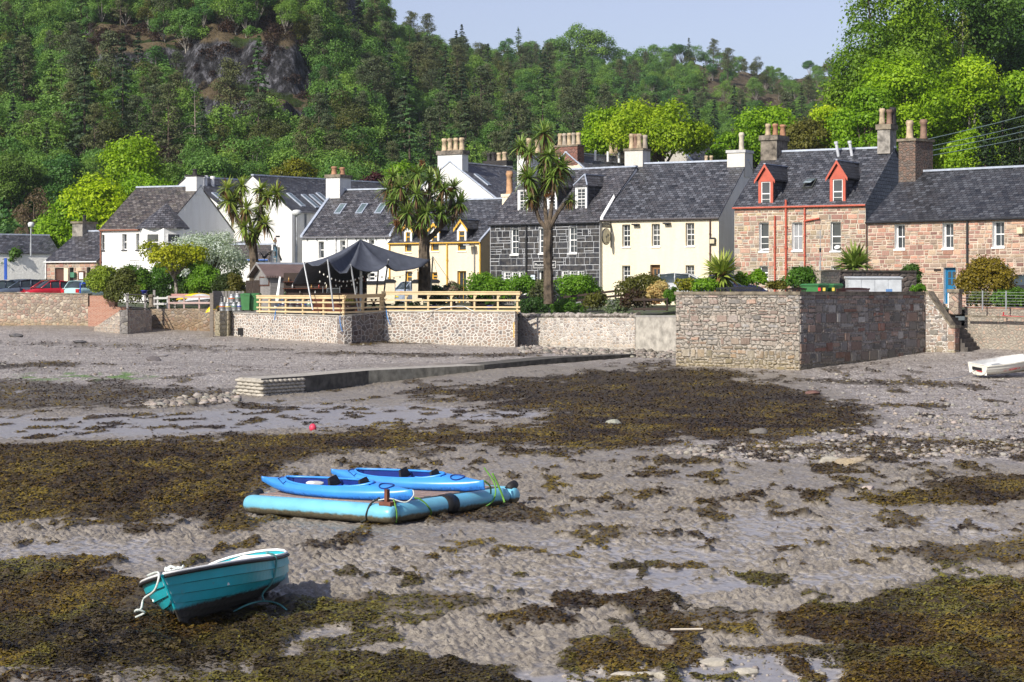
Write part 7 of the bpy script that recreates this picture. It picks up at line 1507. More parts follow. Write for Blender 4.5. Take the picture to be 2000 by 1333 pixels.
# bar under the tent
bar=thing('timber_bar','long mahogany bar counter with back shelves under the tent','bar',Vector((-11.2,119.,2.81))); o=Vector(bar.location)
def bp(x,y,Y): return P3(x,y,Y)-o
a=bp(165,1085,118.6);b=bp(500,1080,117.6); nn=Vector((.1,.95,0)); 
def slab(a,b,z0,z1,d0,d1,mi=0,mb=None):
    mb=mb or MB(); u=Vector((0,0,1)); mb.hexa([a+nn*d0+u*z0,b+nn*d0+u*z0,b+nn*d1+u*z0,a+nn*d1+u*z0,a+nn*d0+u*z1,b+nn*d0+u*z1,b+nn*d1+u*z1,a+nn*d1+u*z1],mi); return mb
a.z=b.z=0; m=slab(a,b,0,1.05,0,.5)
for k in range(9): q=a.lerp(b,(k+.5)/9); slab(q-Vector((.02,0,0)),q+Vector((.02,0,0)),.05,1.,-.02,-.001,0,m)
m.build('counter',MAHOG,bar); slab(a-Vector((.1,0,0)),b+Vector((.1,0,0)),1.052,1.11,-.08,.58).build('counter_top',wood('bar top',(.05,.02,.012),(.12,.05,.03),.25),bar)
m=MB(); m.box(-.09,.09,-.03,-.005,0,1.05,M=Matrix.Translation(a+Vector((.15,0,0)))); m.build('corner_board',paint('orange board',(.42,.10,.03),.5),bar)
a2=bp(-20,1000,121.6);b2=bp(520,1000,121.4); a2.z=b2.z=0; m=slab(a2,b2,0,2.3,0,.1); m.build('back_wall',DARKWOOD,bar)
for zz_ in(.95,1.35,1.75): slab(a2,b2,zz_,zz_+.04,-.3,-.002).build('shelf',MAHOG,bar)
g=np.random.default_rng(14); cols=[(.05,.12,.05),(.35,.2,.05),(.5,.5,.5),(.3,.05,.04),(.1,.08,.06),(.6,.55,.4)]
gm=[paint('bottle tint %d'%i,c,.2) for i,c in enumerate(cols)]
for k in range(22):
    f=(k+.5)/22; q=a2.lerp(b2,f)+nn*(-.15); zz_=(.99,1.39,1.79)[int(g.integers(3))]; h_=g.uniform(.2,.3); m=MB(); m.lathe([(.04,0),(.04,h_*.6),(.015,h_*.75),(.015,h_)],(0,0,0),8)
    tag(m.build('bottle',gm[k%6],None,True,o+q+Vector((0,0,zz_))),'small bottle standing on the dark shelves behind the bar','bottle','bottles behind the bar')
m=MB(); q=a2.lerp(b2,.62)+nn*(-.4); m.box(-.4,.4,-.3,0,1.0,1.4,0,M=Matrix.Translation(q)); m.box(-.36,.36,-.31,-.301,1.08,1.36,1,M=Matrix.Translation(q)); tag(m.build('bar_fridge',[STEEL,paint('fridge glass',(.18,.19,.2),.15)],None,loc=o),'steel glass washer standing on the back bar','fridge')
for k in range(3): m=MB(); q=a.lerp(b,.2+.33*k)+nn*.2; m.tube([q+Vector((0,0,1.11)),q+Vector((0,0,1.45)),q+Vector((0,-.1,1.47))],.03,8); m.build('beer_tap',CHROME,bar)
# kegs
def keg(p,sc,band,label,grp='beer kegs on the terrace'):
    t=thing('beer_keg',label,'keg',p,group=grp); h_=.42*sc; r_=.19*sc; m=MB(); m.lathe([(r_*.86,0),(r_*.9,.02),(r_*.84,.05),(r_*.98,h_*.3),(r_,h_*.5),(r_*.98,h_*.7),(r_*.84,h_-.05),(r_*.9,h_-.02),(r_*.86,h_),(r_*.74,h_),(r_*.72,h_-.04),(.03,h_-.045)],(0,0,0),18); m.build('barrel',CHROME,t,True)
    m=MB(); m.lathe([(r_*1.008,h_*.44),(r_*1.012,h_*.5),(r_*1.008,h_*.56)],(0,0,0),18); m.build('band',band,t,True); return t
OB=paint('orange band',(.50,.13,.04),.5); YB=paint('yellow band',(.50,.42,.08),.5); GB=paint('green band',(.10,.22,.16),.5); PB=paint('maroon band',(.14,.03,.05),.5); BB=paint('blue band',(.03,.05,.36),.4)
for x,y,bnd,l in((135,600,OB,'steel keg with orange band at the left end of the keg stack'),(230,603,YB,'steel keg with yellow band in the bottom row of kegs'),(340,598,GB,'steel keg with green band in the bottom row beside the bin'),(432,596,BB,'dark steel keg half hidden behind the green bin'),(300,460,OB,'steel keg with orange band on top of the keg stack'),(400,450,GB,'steel keg with green band on top of the keg stack'),(1198,570,BB,'blue and white keg under the tent beside the pole'),(1335,572,PB,'maroon banded keg under the tent'),(1450,565,PB,'dark keg with wide top under the tent'),(1548,568,BB,'steel keg behind the rail near the orange board'),(1645,568,GB,'small steel keg nearest the orange board')):
    keg(Pz('c1',x,y,121.4 if x<500 else 117.5),1.22,bnd,l)
# wheelie bins
GBIN=paint('green bin plastic',(.045,.17,.055),.45,.12)
def bin_(p,rz,label,w=.56,h_=1.0):
    t=thing('wheelie_bin',label,'bin',p,rz,'green wheelie bins'); m=MB(); m.hexa([(-w*.4,-w*.42,.06),(w*.4,-w*.42,.06),(w*.4,w*.36,.06),(-w*.4,w*.36,.06),(-w*.5,-w*.55,h_-.1),(w*.5,-w*.55,h_-.1),(w*.5,w*.5,h_-.1),(-w*.5,w*.5,h_-.1)]); m.box(-w*.53,w*.53,-w*.58,w*.53,h_-.098,h_-.05); m.build('body',GBIN,t)
    m=MB(); m.hexa([(-w*.55,-w*.62,h_-.048),(w*.55,-w*.62,h_-.048),(w*.55,w*.55,h_-.048),(-w*.55,w*.55,h_-.048),(-w*.48,-w*.5,h_+.02),(w*.48,-w*.5,h_+.02),(w*.48,w*.5,h_+.05),(-w*.48,w*.5,h_+.05)]); m.tube([(-w*.4,w*.58,h_-.02),(w*.4,w*.58,h_-.02)],.02,6); m.build('lid',GBIN,t)
    for sx in(-1,1): m=MB(); m.tube([(sx*w*.44,w*.4,.1),(sx*w*.52,w*.4,.1)],.1,12); m.build('wheel',RUBBER,t)
bin_(Pz('c1',548,603,120.2)*1.,R(-10),'green wheelie bin standing beside the kegs'); bin_(Pz('c1',700,603,120.4),R(-8),'green wheelie bin half hidden by the timber rail end')
p=Pz(6,690,1222,98.5); 
bin_(Vector((p.x,98.5,3.3)),R(-38),'green bin behind the quay parapet with red label',.95,1.05); p=Pz(6,800,1222,99.4); bin_(Vector((p.x,99.4,3.3)),R(-38),'green bin behind the quay parapet with yellow label',.85,1.05)
m=MB()
for k,(x,y,c) in enumerate(((722,1212,0),(820,1212,1),(755,1212,1))): q=Pz(6,x,y,97.7); m.box(-.07,.07,-.005,.005,-.06,.1,c,M=Matrix.Translation(q)@Matrix.Rotation(R(-38),4,'Z'))
tag(m.build('bin_sticker',[RED,paint('yellow sticker',(.55,.42,.06),.5)]),'red and yellow stickers on the bins behind the quay','sticker')
# timber rails
def rail_fence(label,A,B,posts,zr,th=.05,top=.16):
    # A,B: base points of ends; posts: fractions; zr: rail heights
    t=thing('timber_railing',label,'railing',A); u=B-A; L=u.length; d=u.normalized(); n_=Vector((-d.y,d.x,0)).normalized()
    for f in posts: m=MB(); q=d*(L*f); Mx=Matrix.Translation(q)@Matrix.Rotation(math.atan2(d.y,d.x),4,'Z'); m.box(-.05,.05,.03,.13,-.05,zr[-1],M=Mx); m.hexa([Mx@Vector(v) for v in((.051,.035,zr[-1]-.3),(.06,.035,zr[-1]-.3),(.06,.12,zr[-1]-.3),(.051,.12,zr[-1]-.3),(.051,.035,zr[-1]-.002),(.28,.035,zr[-1]-.002),(.28,.12,zr[-1]-.002),(.051,.12,zr[-1]-.002))]); m.build('post',TIMBER,t)
    for i,z in enumerate(zr):
        m=MB(); e=d*.06; last=i==len(zr)-1; h_=.045 if not last else .03; w0,w1=(-.03,.028) if not last else (-.06,.16)
        m.hexa([n_*w0-e+Vector((0,0,z-h_)),u+n_*w0+e+Vector((0,0,z-h_)),u+n_*w1+e+Vector((0,0,z-h_)),n_*w1-e+Vector((0,0,z-h_)),n_*w0-e+Vector((0,0,z+h_)),u+n_*w0+e+Vector((0,0,z+h_)),u+n_*w1+e+Vector((0,0,z+h_)),n_*w1-e+Vector((0,0,z+h_))])
        if last: m=MB(); m.hexa([n_*w0-e+Vector((0,0,z+.003)),u+n_*w0+e+Vector((0,0,z+.003)),u+n_*w1+e+Vector((0,0,z+.003)),n_*w1-e+Vector((0,0,z+.003)),n_*w0-e+Vector((0,0,z+.06)),u+n_*w0+e+Vector((0,0,z+.06)),u+n_*w1+e+Vector((0,0,z+.06)),n_*w1-e+Vector((0,0,z+.06))]); m.hexa([n_*-.03-e+Vector((0,0,z-.14)),u+n_*-.03+e+Vector((0,0,z-.14)),u+n_*.028+e+Vector((0,0,z-.14)),n_*.028-e+Vector((0,0,z-.14)),n_*-.03-e+Vector((0,0,z)),u+n_*-.03+e+Vector((0,0,z)),u+n_*.028+e+Vector((0,0,z)),n_*.028-e+Vector((0,0,z))])
        m.build('rail',TIMBER,t)
    return t
A=Pz('c1',735,655,118.9); B=Pz('c2',280,690,112.2); A.z=B.z=2.74; rail_fence('new timber rail along the terrace in front of the bar',A,B,[0.02,.135,.33,.53,.765,.985],[.12,.34,.66,1.0])
A2=B+Vector((.06,.05,0)); B2=Pz('c2',950,600,115.0); B2.z=2.80; rail_fence('shaded timber rail along the terrace return',A2,B2,[.5,.985],[.12,.34,.66,1.02])
A3=Pz('c2',955,600,115.15); B3=Pz('c3',1545,785,113.0); A3.z=B3.z=2.84; rail_fence('long new timber rail in front of the picnic tables',A3,B3,[0.0,.17,.335,.505,.675,.845,.985],[.10,.30,.68,1.12])
# picnic tables
def picnic(p,rz,label):
    t=thing('picnic_table',label,'table',p,rz,'dark picnic tables on the terrace'); 
    m=MB()
    for i in range(5): m.box(-.85,.85,-.36+i*.147,-.22+i*.147,.72,.755)
    m.build('table_top',DARKWOOD,t)
    for s_ in(-1,1):
        m=MB(); m.box(-.85,.85,s_*.72-.13,s_*.72+.13,.43,.465); m.build('bench_seat',DARKWOOD,t)
    for x in(-.6,.6):
        m=MB(); 
        for s_ in(-1,1): m.hexa([(x-.03,s_*.68-.05,0),(x+.03,s_*.68-.05,0),(x+.03,s_*.68+.05,0),(x-.03,s_*.68+.05,0),(x-.03,s_*.24-.05,.718),(x+.03,s_*.24-.05,.718),(x+.03,s_*.24+.05,.718),(x-.03,s_*.24+.05,.718)])
        m.box(x+.031,x+.07,-.78,.78,.37,.428); m.build('leg_frame',DARKWOOD,t)
    return t
for k,(x,y,Y,rz,l) in enumerate((('c3',(250,760),121.5,R(5),'picnic table behind the long rail nearest the largest palm'),('c3',(560,755),121.,R(4),'picnic table in the middle behind the long timber rail'),('c3',(1000,750),120.5,R(-20),'picnic table behind the right end of long timber rail'),('c2',(800,590),121.3,R(60),'picnic table beside the bar under the tent edge'))):
    q=Pz(x,y[0],y[1],Y); picnic(Vector((q.x,Y,2.82)),rz,l)
m=MB(); q=Pz('c3',1290,745,120.5); t=thing('garden_bench','grey slatted bench behind the right end of the timber rail','bench',Vector((q.x,120.5,2.82)),R(-5))
m.box(-.7,.7,-.22,.22,.42,.46); m.build('seat',OLDWOOD,t); m=MB()
for i in range(12): m.box(-.66+i*.115,-.60+i*.115,.20,.23,.46,.9)
m.box(-.72,.72,.19,.24,.9,.96); m.build('backrest',OLDWOOD,t)
for sx in(-1,1): m=MB(); m.box(sx*.66-.035,sx*.66+.035,-.22,-.15,0,.66); m.box(sx*.66-.035,sx*.66+.035,.16,.235,0,.92); m.box(sx*.66-.04,sx*.66+.04,-.24,.2,.66,.70); m.build('leg_frame',OLDWOOD,t)
def pot(p,r_,h_,mat,label,pal=None,seed=0,ph=.3,grp=None,nl=500):
    t=thing('plant_pot',label,'plant pot',p,group=grp); m=MB(); m.lathe([(r_*.7,0),(r_*.95,h_*.8),(r_*1.05,h_*.82),(r_*1.05,h_),(r_*.9,h_),(r_*.88,h_-.04)],(0,0,0),16); m.build('pot',mat,t,True)
    if pal: V,Q,c,_=crown(np.random.default_rng(seed),h_+ph*.5,r_*1.3,ph*.7,8,nl,.06,pal,.5); obj('plant',np_mesh('plant',V,Q,LEAF,col=c),t)
BLUEPOT=paint('blue glazed pot',(.01,.025,.28),.2); BROWNPOT=paint('brown glazed pot',(.07,.04,.035),.35); FL=[(.05,.10,.02),(.10,.15,.03),(.45,.38,.05)]
for x,y,Y,m_,r_,h_,pl,l in((('c2'),(385,590),113.2,BROWNPOT,.33,.40,FL,'round brown pot of yellow flowers at the terrace corner'),('c2',(1830,580),120,BLUEPOT,.22,.38,None,'blue glazed pot near the big palm trunk'),('c2',(1215,540),121.5,BLUEPOT,.16,.3,H_MD,'small blue pot by the return rail end'),('c2',(1560,540),122,BROWNPOT,.2,.3,H_MD,'dark pot with green plant before the iron gate'),('c3',(52,750),120,BLUEPOT,.2,.38,H_DK,'blue pot under the picnic table beside palm'),('c3',(335,740),120.6,BLUEPOT,.16,.34,None,'dark blue pot beside a rail post'),('c3',(1040,735),119.6,BLUEPOT,.2,.36,H_MD,'blue pot behind the right part of long rail'),('c2',(1470,560),121.8,TERRA,.15,.2,H_BR,'low terracotta pot with bright leaves'),('c4',(940,385),124.8,BLUEPOT,.2,.2,H_BR,'blue pot balanced behind the lookout rail')):
    q=Pz(x,y[0],y[1],Y); pot(Vector((q.x,Y,2.82 if x!='c4' else q.z)),r_,h_,m_,l,pl,int(y[0]))
for A,B_,l in((Pz('c1',1185,370,118.3),[Pz('c1',1100,500,118),Pz('c1',1050,620,117.3),Pz('c1',1035,760,116.9)],'blue hose hanging over the terrace wall from the rail'),(Pz('c2',215,685,112.0),[Pz('c2',215,790,112),Pz('c2',232,880,111.95),Pz('c2',255,960,111.95)],'blue hose end hanging at the terrace corner'),(Pz('c2',1018,580,114.9),[Pz('c2',1025,660,114.85),Pz('c2',1050,760,114.8),Pz('c2',1085,840,114.8)],'blue hose end hanging below the long timber rail')):
    rope('hose',l,[A]+B_,.025,ROPEB,'hose')
rope('hose','white hose looped along the base of the long rail',[Pz('c2',1560,640,113.8),Pz('c2',1750,610,114),Pz('c2',1900,575,114.2),Pz('c3',250,715,114),Pz('c3',560,700,113.8),Pz('c3',680,750,113.4),Pz('c3',760,785,113.2)],.018,WPAINT,'hose')
m=MB()
for k in range(5): m.tube([Pz('c1',1030+k*14,565,118.6),Pz('c1',1120+k*4,10,118.9)],.025,6)
tag(m.build('pole_bundle',GREYP),'bundle of spare steel poles leaning by the bar','poles')
# timber hut with corrugated roof
def corr():
    n=N('corrugated brown roof'); sx=n.n('SeparateXYZ',{0:n.uv()}); w=n.math('SINE',n.math('MULTIPLY',sx.outputs[0],60.)); n.P(col=n.ramp(n.noise(n.pos(),2.,4),[(.3,(.13,.085,.075)),(.7,(.19,.13,.115))]),rough=.6,norm=n.bump(w,.8,.03)); return n.m
q=Pz(2,868,838,122.); h=House('timber_hut','weathered timber hut with brown corrugated roof beside the tent',q.x,122.,-28,2.5,1.35,4.92,5.6,2.8,OLDWOOD,corr(),'hut',.2,.35); h.finish(gwall=(OLDWOOD,OLDWOOD))
y0,z0=h.hitg(*zp(2,795,900)); y1,z1=h.hitg(*zp(2,858,850)); m=MB(); m.box(-.04,-.003,min(y0,y1)-.1,max(y0,y1)+.1,z0-.08,z1+.08,0); m.box(-.05,-.041,min(y0,y1),max(y0,y1),z0,z1,1); m.build('window',[BROWNP,CURT],h.t)
m=MB(); d=h.d; hz=h.ze-h.zb
for y_ in(-.2,2*d+.2): m.prism([(-.4,y_,hz-.13),(-.4,d,h.zr-h.zb+.01),(-.4,d,h.zr-h.zb+.14),(-.4,y_,hz+.0)],(.04,0,0))
m.build('bargeboard',OLDWOOD,h.t)
# low dark fence behind the barrels and slatted fence by the post
def slat_fence(label,pts,h_,n,m_,Y0z=None,name='board_fence',w=.8):
    t=thing(name,label,'fence',pts[0]); o=pts[0]
    for i in range(len(pts)-1):
        a,b=pts[i]-o,pts[i+1]-o; m=MB(); d=(b-a)/n; u=d.normalized(); nn=Vector((-u.y,u.x,0))
        for k in range(n): p=a+d*k; q=p+d*w; m.hexa([p,q,q+nn*.03,p+nn*.03,p+Vector((0,0,h_)),q+Vector((0,0,h_)),q+nn*.03+Vector((0,0,h_)),p+nn*.03+Vector((0,0,h_))])
        for z in(h_*.25,h_*.8): m.hexa([a+nn*.032+Vector((0,0,z)),b+nn*.032+Vector((0,0,z)),b+nn*.08+Vector((0,0,z)),a+nn*.08+Vector((0,0,z)),a+nn*.032+Vector((0,0,z+.08)),b+nn*.032+Vector((0,0,z+.08)),b+nn*.08+Vector((0,0,z+.08)),a+nn*.08+Vector((0,0,z+.08))])
        m.build('boards',m_,t)
    return t
slat_fence('grey board fence behind the kegs',[W(416,604,122.6),W(432,604,123.4),W(478,604,123.6)],1.08,7,OLDWOOD)
slat_fence('dark board fence behind the second green bin',[W(480,592,123.6),W(560,590,123.2)],1.35,12,DARKWOOD,w=.95)
m=MB(); q=W(413.5,664,119.6); m.box(-.10,.10,-.09,.09,0,2.72); tag(m.build('timber_post',wood('sea worn post',(.14,.12,.10),(.26,.225,.19)),None,loc=q),'tall grey timber post standing against the stump wall','post')
# lookout rail, low fences and upturned boats left
o=Pz('c4',700,615,122.2); t=thing('lookout_rail','grey timber rail on the dark rubble wall','railing',o); e=Pz('c4',970,612,125.)-o; m=MB()
for f in(.02,.94): p=e*f; m.box(-.06,.06,-.06,.06,0,.95,M=Matrix.Translation(p))
m.build('post',OLDWOOD,t)
for z in(.9,.5,.06): m=MB(); n_=Vector((.6,.8,0))*.09; u=Vector((0,0,.06)); m.hexa([-e*.06+Vector((0,0,z)),e*1.03+Vector((0,0,z)),e*1.03+n_+Vector((0,0,z)),-e*.06+n_+Vector((0,0,z)),-e*.06+u+Vector((0,0,z)),e*1.03+u+Vector((0,0,z)),e*1.03+n_+u+Vector((0,0,z)),-e*.06+n_+u+Vector((0,0,z))]); m.build('rail',OLDWOOD,t)
def low_fence(label,A,B_,posts,rails,h_,m_):
    t=thing('rail_fence',label,'fence',A); e=B_-A; d=e.normalized(); n_=Vector((-d.y,d.x,0))*.04
    for f in posts: m=MB(); m.box(-.05,.05,-.05,.05,-.1,h_,M=Matrix.Translation(e*f+n_*2.4)); m.build('post',m_,t)
    for z in rails: m=MB(); a=Vector((0,0,z-.06)); b=Vector((0,0,z+.06)); m.hexa([a,e+a,e+n_+a,n_+a,b,e+b,e+n_+b,n_+b]); m.build('rail',m_,t)
PINKW=wood('faded pink paint rail',(.30,.18,.16),(.48,.40,.37)); WHW=wood('flaking white rail',(.40,.40,.38),(.62,.62,.60))
low_fence('short flaking white fence beside the stone gatepost',Pz('c4',1070,575,126.4),Pz('c4',1268,572,126.2),[.25,.95],[.2,.55],.68,WHW); low_fence('long faded pink rail fence in front of upturned boats',Pz('c4',1275,572,126),Pz('c4',1880,572,124.8),[0,.35,.7],[.25,.62],.7,PINKW)
low_fence('dark rail fence among garden plants behind cope stones',W(1100,612,116.5),W(1240,596,113),[.02,.3,.72,1.],[.35,.62,.9],1.0,DARKWOOD); low_fence('short dark timber fence in front of pieris bush',W(1236,604,109.2),W(1304,604,107.5),[.3,.95],[.0,.5],.6,DARKWOOD)
p=Pz('c4',1042,572,126.6); t=thing('gatepost','pale stone gatepost with moulded top by the white fence','gatepost',p); m=MB(); m.lathe([(.19,0),(.19,.1),(.14,.14),(.14,.55),(.2,.6),(.2,.72),(.1,.78)],(0,0,0),10); m.build('stone',CAPST,t); m=MB(); m.box(.1,.24,-.06,.06,0,1.05); m.build('post',OLDWOOD,t)
def upturned(label,A,B_,r_,mat,cat='boat',name='upturned_boat'):
    e=B_-A; t=thing(name,label,cat,A); P=[]; d=e.normalized(); s_=Vector((-d.y,d.x,0)).normalized()
    for i in range(15):
        f=i/14; k=max(.05,math.sin(math.pi*min(max(f,.015),.985))**.6); c=e*f; P.append([c+s_*(r_*k*math.cos(a))+Vector((0,0,r_*.85*k*math.sin(a))) for a in [math.pi*j/8 for j in range(9)]])
    m=MB(); m.grid(P); m.build('hull',mat,t,True); g_=MB(); g_.tube([r[0] for r in P]+[r[-1] for r in P][::-1],.025,5); g_.build('gunwale',mat,t)
upturned('yellow kayak lying upturned behind the pink rail fence',Pz('c4',1395,470,127.8),Pz('c4',1880,420,127),.34,paint('yellow kayak',(.72,.52,.02),.4)); upturned('grey white boat lying upturned behind the pink rail fence',Pz('c4',1520,490,126.8),Pz('c4',1900,455,126),.45,paint('grey boat',(.50,.52,.55),.4))
upturned('bright yellow kayak end sticking past the tall post',Pz('c4',1800,650,122.9),Pz('c4',1990,560,123.3),.32,paint('yellow kayak',(.72,.52,.02),.4))
m=MB(); q=Pz('c4',1520,415,128.2); m.box(-.9,.5,-.2,.2,-.05,.12); tag(m.build('folded_sail',paint('pink cloth',(.52,.28,.26),.8),None,loc=q),'faded pink cloth bundle on the upturned yellow kayak','bundle')
# ------------------------------------------------------------------ cars
CARGL=glassmat('car glass',(.05,.07,.08),.04)
def car(label,p,rz,col,kind='hatch',sc=1.,grp='parked cars',plate=None):
    t=thing('parked_car',label,'car',p,rz,grp); t.scale=(sc,)*3
    # stations along x (rear 0 -> front L): belt z, roof z, half width
    if kind=='hatch': L=3.7; st_=[(0,.55,.82,.74),(.12,.5,.95,.80),(.35,.45,1.0,.83),(1.4,.45,.98,.84),(2.55,.45,.95,.84),(3.2,.46,.82,.80),(3.55,.48,.68,.74),(3.7,.52,.6,.66)]; gh=[(.22,.98,.66),(.55,1.40,.58),(1.2,1.47,.60),(1.9,1.44,.60),(2.65,.97,.70)]
    else: L=4.4; st_=[(0,.5,.80,.76),(.12,.46,1.0,.84),(.4,.45,1.04,.87),(1.8,.45,1.02,.88),(3.1,.45,.99,.88),(3.8,.46,.88,.84),(4.2,.48,.72,.78),(4.4,.52,.62,.68)]; gh=[(.20,1.03,.70),(.65,1.50,.62),(1.5,1.56,.64),(2.3,1.50,.63),(3.25,1.0,.74)]
    P=paint('car paint %s'%str(col),col,.22,.04,0.,.6,0); m=MB(); rows=[]
    for x,zb,zt,w in st_: rows.append([(x,-w*.92,zb-.25),(x,-w,zb),(x,-w,(zb+zt)/2+.05),(x,-w*.93,zt),(x,0,zt+.03),(x,w*.93,zt),(x,w,(zb+zt)/2+.05),(x,w,zb),(x,w*.92,zb-.25)])
    m.grid(rows); m.add(rows[0],[list(range(9))]); m.add(rows[-1],[list(range(9))[::-1]]); m.build('body',P,t,True)
    g=MB(); gr=[[(x,-w*1.14 if i in(0,4) else -w*1.1,gh[0][1]-.03+(.0)),(x,-w,z),(x,0,z+.03),(x,w,z),(x,w*1.14 if i in(0,4) else w*1.1,gh[0][1]-.03)] for i,(x,z,w) in enumerate(gh)]; 
    g.grid(gr,0); g.build('windows',CARGL,t,True)
    r=MB(); rr=[[(x,y*1.0,z+.012) for x,y,z in row[1:4]] for row in gr[1:4]]; r.grid(rr)
    for i in range(4):
        for j in(1,3): a=Vector(gr[i][j]);b=Vector(gr[i+1][j]); r.tube([a+Vector((0,0,.005)),b+Vector((0,0,.005))],.035,5)
    for i in(1,2,3):
        for j,k in((0,1),(4,3)): a=Vector(gr[i][j]);b=Vector(gr[i][k]); r.tube([a,b],.035,5)
    r.build('roof',P,t,True)
    for x in(.62,L-.75):
        for s_ in(-1,1):
            w=MB(); w.lathe([(.18,-.09),(.29,-.09),(.31,-.05),(.31,.05),(.29,.09),(.18,.09)],(0,0,0),18,M=Matrix.Translation((x,s_*.74,.31))@Matrix.Rotation(R(90),4,'X')); wo=w.build('wheel',RUBBER,t,True); w=MB(); w.lathe([(.03,-.095),(.17,-.092),(.18,.0),(.17,.092),(.03,.095)],(0,0,0),12,M=Matrix.Translation((x,s_*.74,.31))@Matrix.Rotation(R(90),4,'X')); w.build('rim',STEEL,wo)
    for s_ in(-1,1):
        l=MB(); l.box(-.03,.08,s_*.62-.13,s_*.62+.13,.68,.92); l.build('tail_light',paint('tail light',(.45,.01,.015),.2),t); l=MB(); l.box(L-.28,L-.06,s_*.56-.14,s_*.56+.14,.6,.72); l.build('headlight',paint('headlight',(.7,.72,.72),.1),t)
    l=MB(); l.box(-.035,-.005,-.26,.26,.5,.61); l.build('number_plate',paint(*(('yellow plate',(.62,.50,.05)) if True else ()),.5),t)
    return t
def cp(k,x,y,Y): q=Pz(k,x,y,Y); return Vector((q.x,Y,3.25))
car('dark blue hatchback at the far left behind the sea wall',cp(1,170,905,136.5),R(200),(.012,.02,.045)); car('grey blue car second from left behind the sea wall',cp(1,335,905,138),R(225),(.10,.13,.18),'est'); car('yellow car half hidden between dark and red cars',cp(1,460,905,138.5),R(228),(.60,.48,.02)); car('black car standing behind the yellow and red cars',cp(1,480,905,141.5),R(225),(.012,.013,.018),'est'); car('bright red car partly behind the pale blue car',cp(1,530,905,137.2),R(222),(.48,.015,.03)); car('small pale blue car with yellow plate nearest the gorse bush',cp(1,520,910,134.6),R(62),(.40,.60,.60))
q=Pz('c2',1200,330,134); car('silver blue hatchback seen through the gap in cream garden wall',Vector((q.x,134,3.12)),R(30),(.32,.38,.48),'est'); q=Pz('c6',-20,840,113); car('silver estate car behind the rounded olive bush',Vector((q.x,113,3.45)),R(-12),(.45,.47,.48),'est'); q=Pz('c6',970,840,112); car('dark blue car behind the young spiky palm',Vector((q.x,112,3.45)),R(-8),(.015,.018,.05)); q=Pz('c3',1580,640,125); car('black car behind the hedge near the slim palm',Vector((q.x,125,3.0)),R(-10),(.012,.013,.015),'est'); car('dark grey car at the right edge behind golden bush',Vector(((1968-1000)/F*106,106,3.3)),R(-44),(.03,.028,.032),'est')
m=MB(); q=Pz(1,598,915,132.3); m.tube([q+Vector((0,0,-.2)),q+Vector((0,0,.55)),q+Vector((.35,0,.55))],.05,6); tag(m.build('barrier_post',paint('blue post',(.02,.07,.45),.5)),'bent blue barrier post in front of pale blue car','post')
# ------------------------------------------------------------------ street furniture
def lamp(px,y0,y1,Y,label,wd_=.22):
    b=W(px,y1,Y); hh=(y1-y0)/F*Y; t=thing('street_lamp',label,'street lamp',b); m=MB(); m.tube([(0,0,0),(0,0,hh*.35),(0,0,hh*.36),(0,0,hh-.35)],[.08,.08,.055,.05],8); m.build('pole',GREYP,t); m=MB(); m.lathe([(.05,0),(wd_,.06),(wd_*1.05,.3),(wd_*.7,.38),(.05,.4)],(0,0,hh-.4),10); m.build('lamp_head',paint('lamp head',(.62,.64,.64),.4),t,True)
lamp(60.5,434,500,150,'grey street lamp standing by the bright shrub at left'); lamp(579.5,410,520,136,'white street lamp beside the long hall wall',.3)
b=W(1602,560,104); t=thing('flag_pole','thin grey pole standing before the red pipes of dormer house','pole',b); m=MB(); m.tube([(0,0,-1),(0,0,1.3),(0,0,1.31),(0,0,2.9)],[.045,.045,.022,.015],8); m.build('pole',GREYP,t); m=MB(); m.box(-.05,.05,-.05,.05,1.75,1.95); m.build('clamp',BPAINT,t)
m=MB()
for k,(xa,ya,xb,yb) in enumerate(((1800,275,2300,120),(1808,288,2300,145),(1812,296,2300,160),(1815,305,2300,178))):
    A=W(xa,ya,118);B=W(xb,yb,150); pts=[A.lerp(B,i/12)-Vector((0,0,.5*math.sin(math.pi*i/12))) for i in range(13)]; m=MB(); m.tube(pts,.022,4)
    tag(m.build('power_line',paint('overhead line',(.30,.40,.38),.6)),['topmost','second','third','lowest'][k]+' overhead wire running to the stone house chimney','wire')
# cream garden wall with black coping and an iron gate
def gwall(label,a,b,top,Y,pier=False):
    A=W(a,top,Y);B=W(b,top,Y-.6 if not pier else Y); t=thing('garden_wall' if not pier else 'gate_pier',label,'wall' if not pier else 'gate pier',Vector((A.x,A.y,2.8))); h_=A.z-2.8; w=B.x-A.x; m=MB(); d=.7 if pier else .3; m.box(0,w,0,d,0,h_-.16); m.build('wall_face',CREAM2,t); m=MB()
    m.hexa([(-.06,-.06,h_-.158),(w+.06,-.06,h_-.158),(w+.06,d+.06,h_-.158),(-.06,d+.06,h_-.158),(-.06,-.06,h_-.04),(w+.06,-.06,h_-.04),(w+.06,d+.06,h_-.04),(-.06,d+.06,h_-.04)]); m.hexa([(-.06,-.06,h_-.04),(w+.06,-.06,h_-.04),(w+.06,d+.06,h_-.04),(-.06,d+.06,h_-.04),(.12,.08,h_+.06),(w-.12,.08,h_+.06),(w-.12,d-.08,h_+.06),(.12,d-.08,h_+.06)]); m.build('coping',BPAINT,t)
gwall('cream garden wall with black coping beside the tent',709,752,551,130.5); gwall('cream gate pier left of the silver blue car',751.5,771,547.5,130.2,True); gwall('cream gate pier left of the big palm trunk',805,826,548,129.5,True); gwall('cream gate pier right of the big palm trunk',838,857,547.5,129.2,True)
q=Pz('c2',1390,470,129.8); t=thing('iron_gate','black iron garden gate between cream piers','gate',q); m=MB(); w=1.1*.75; n_=9
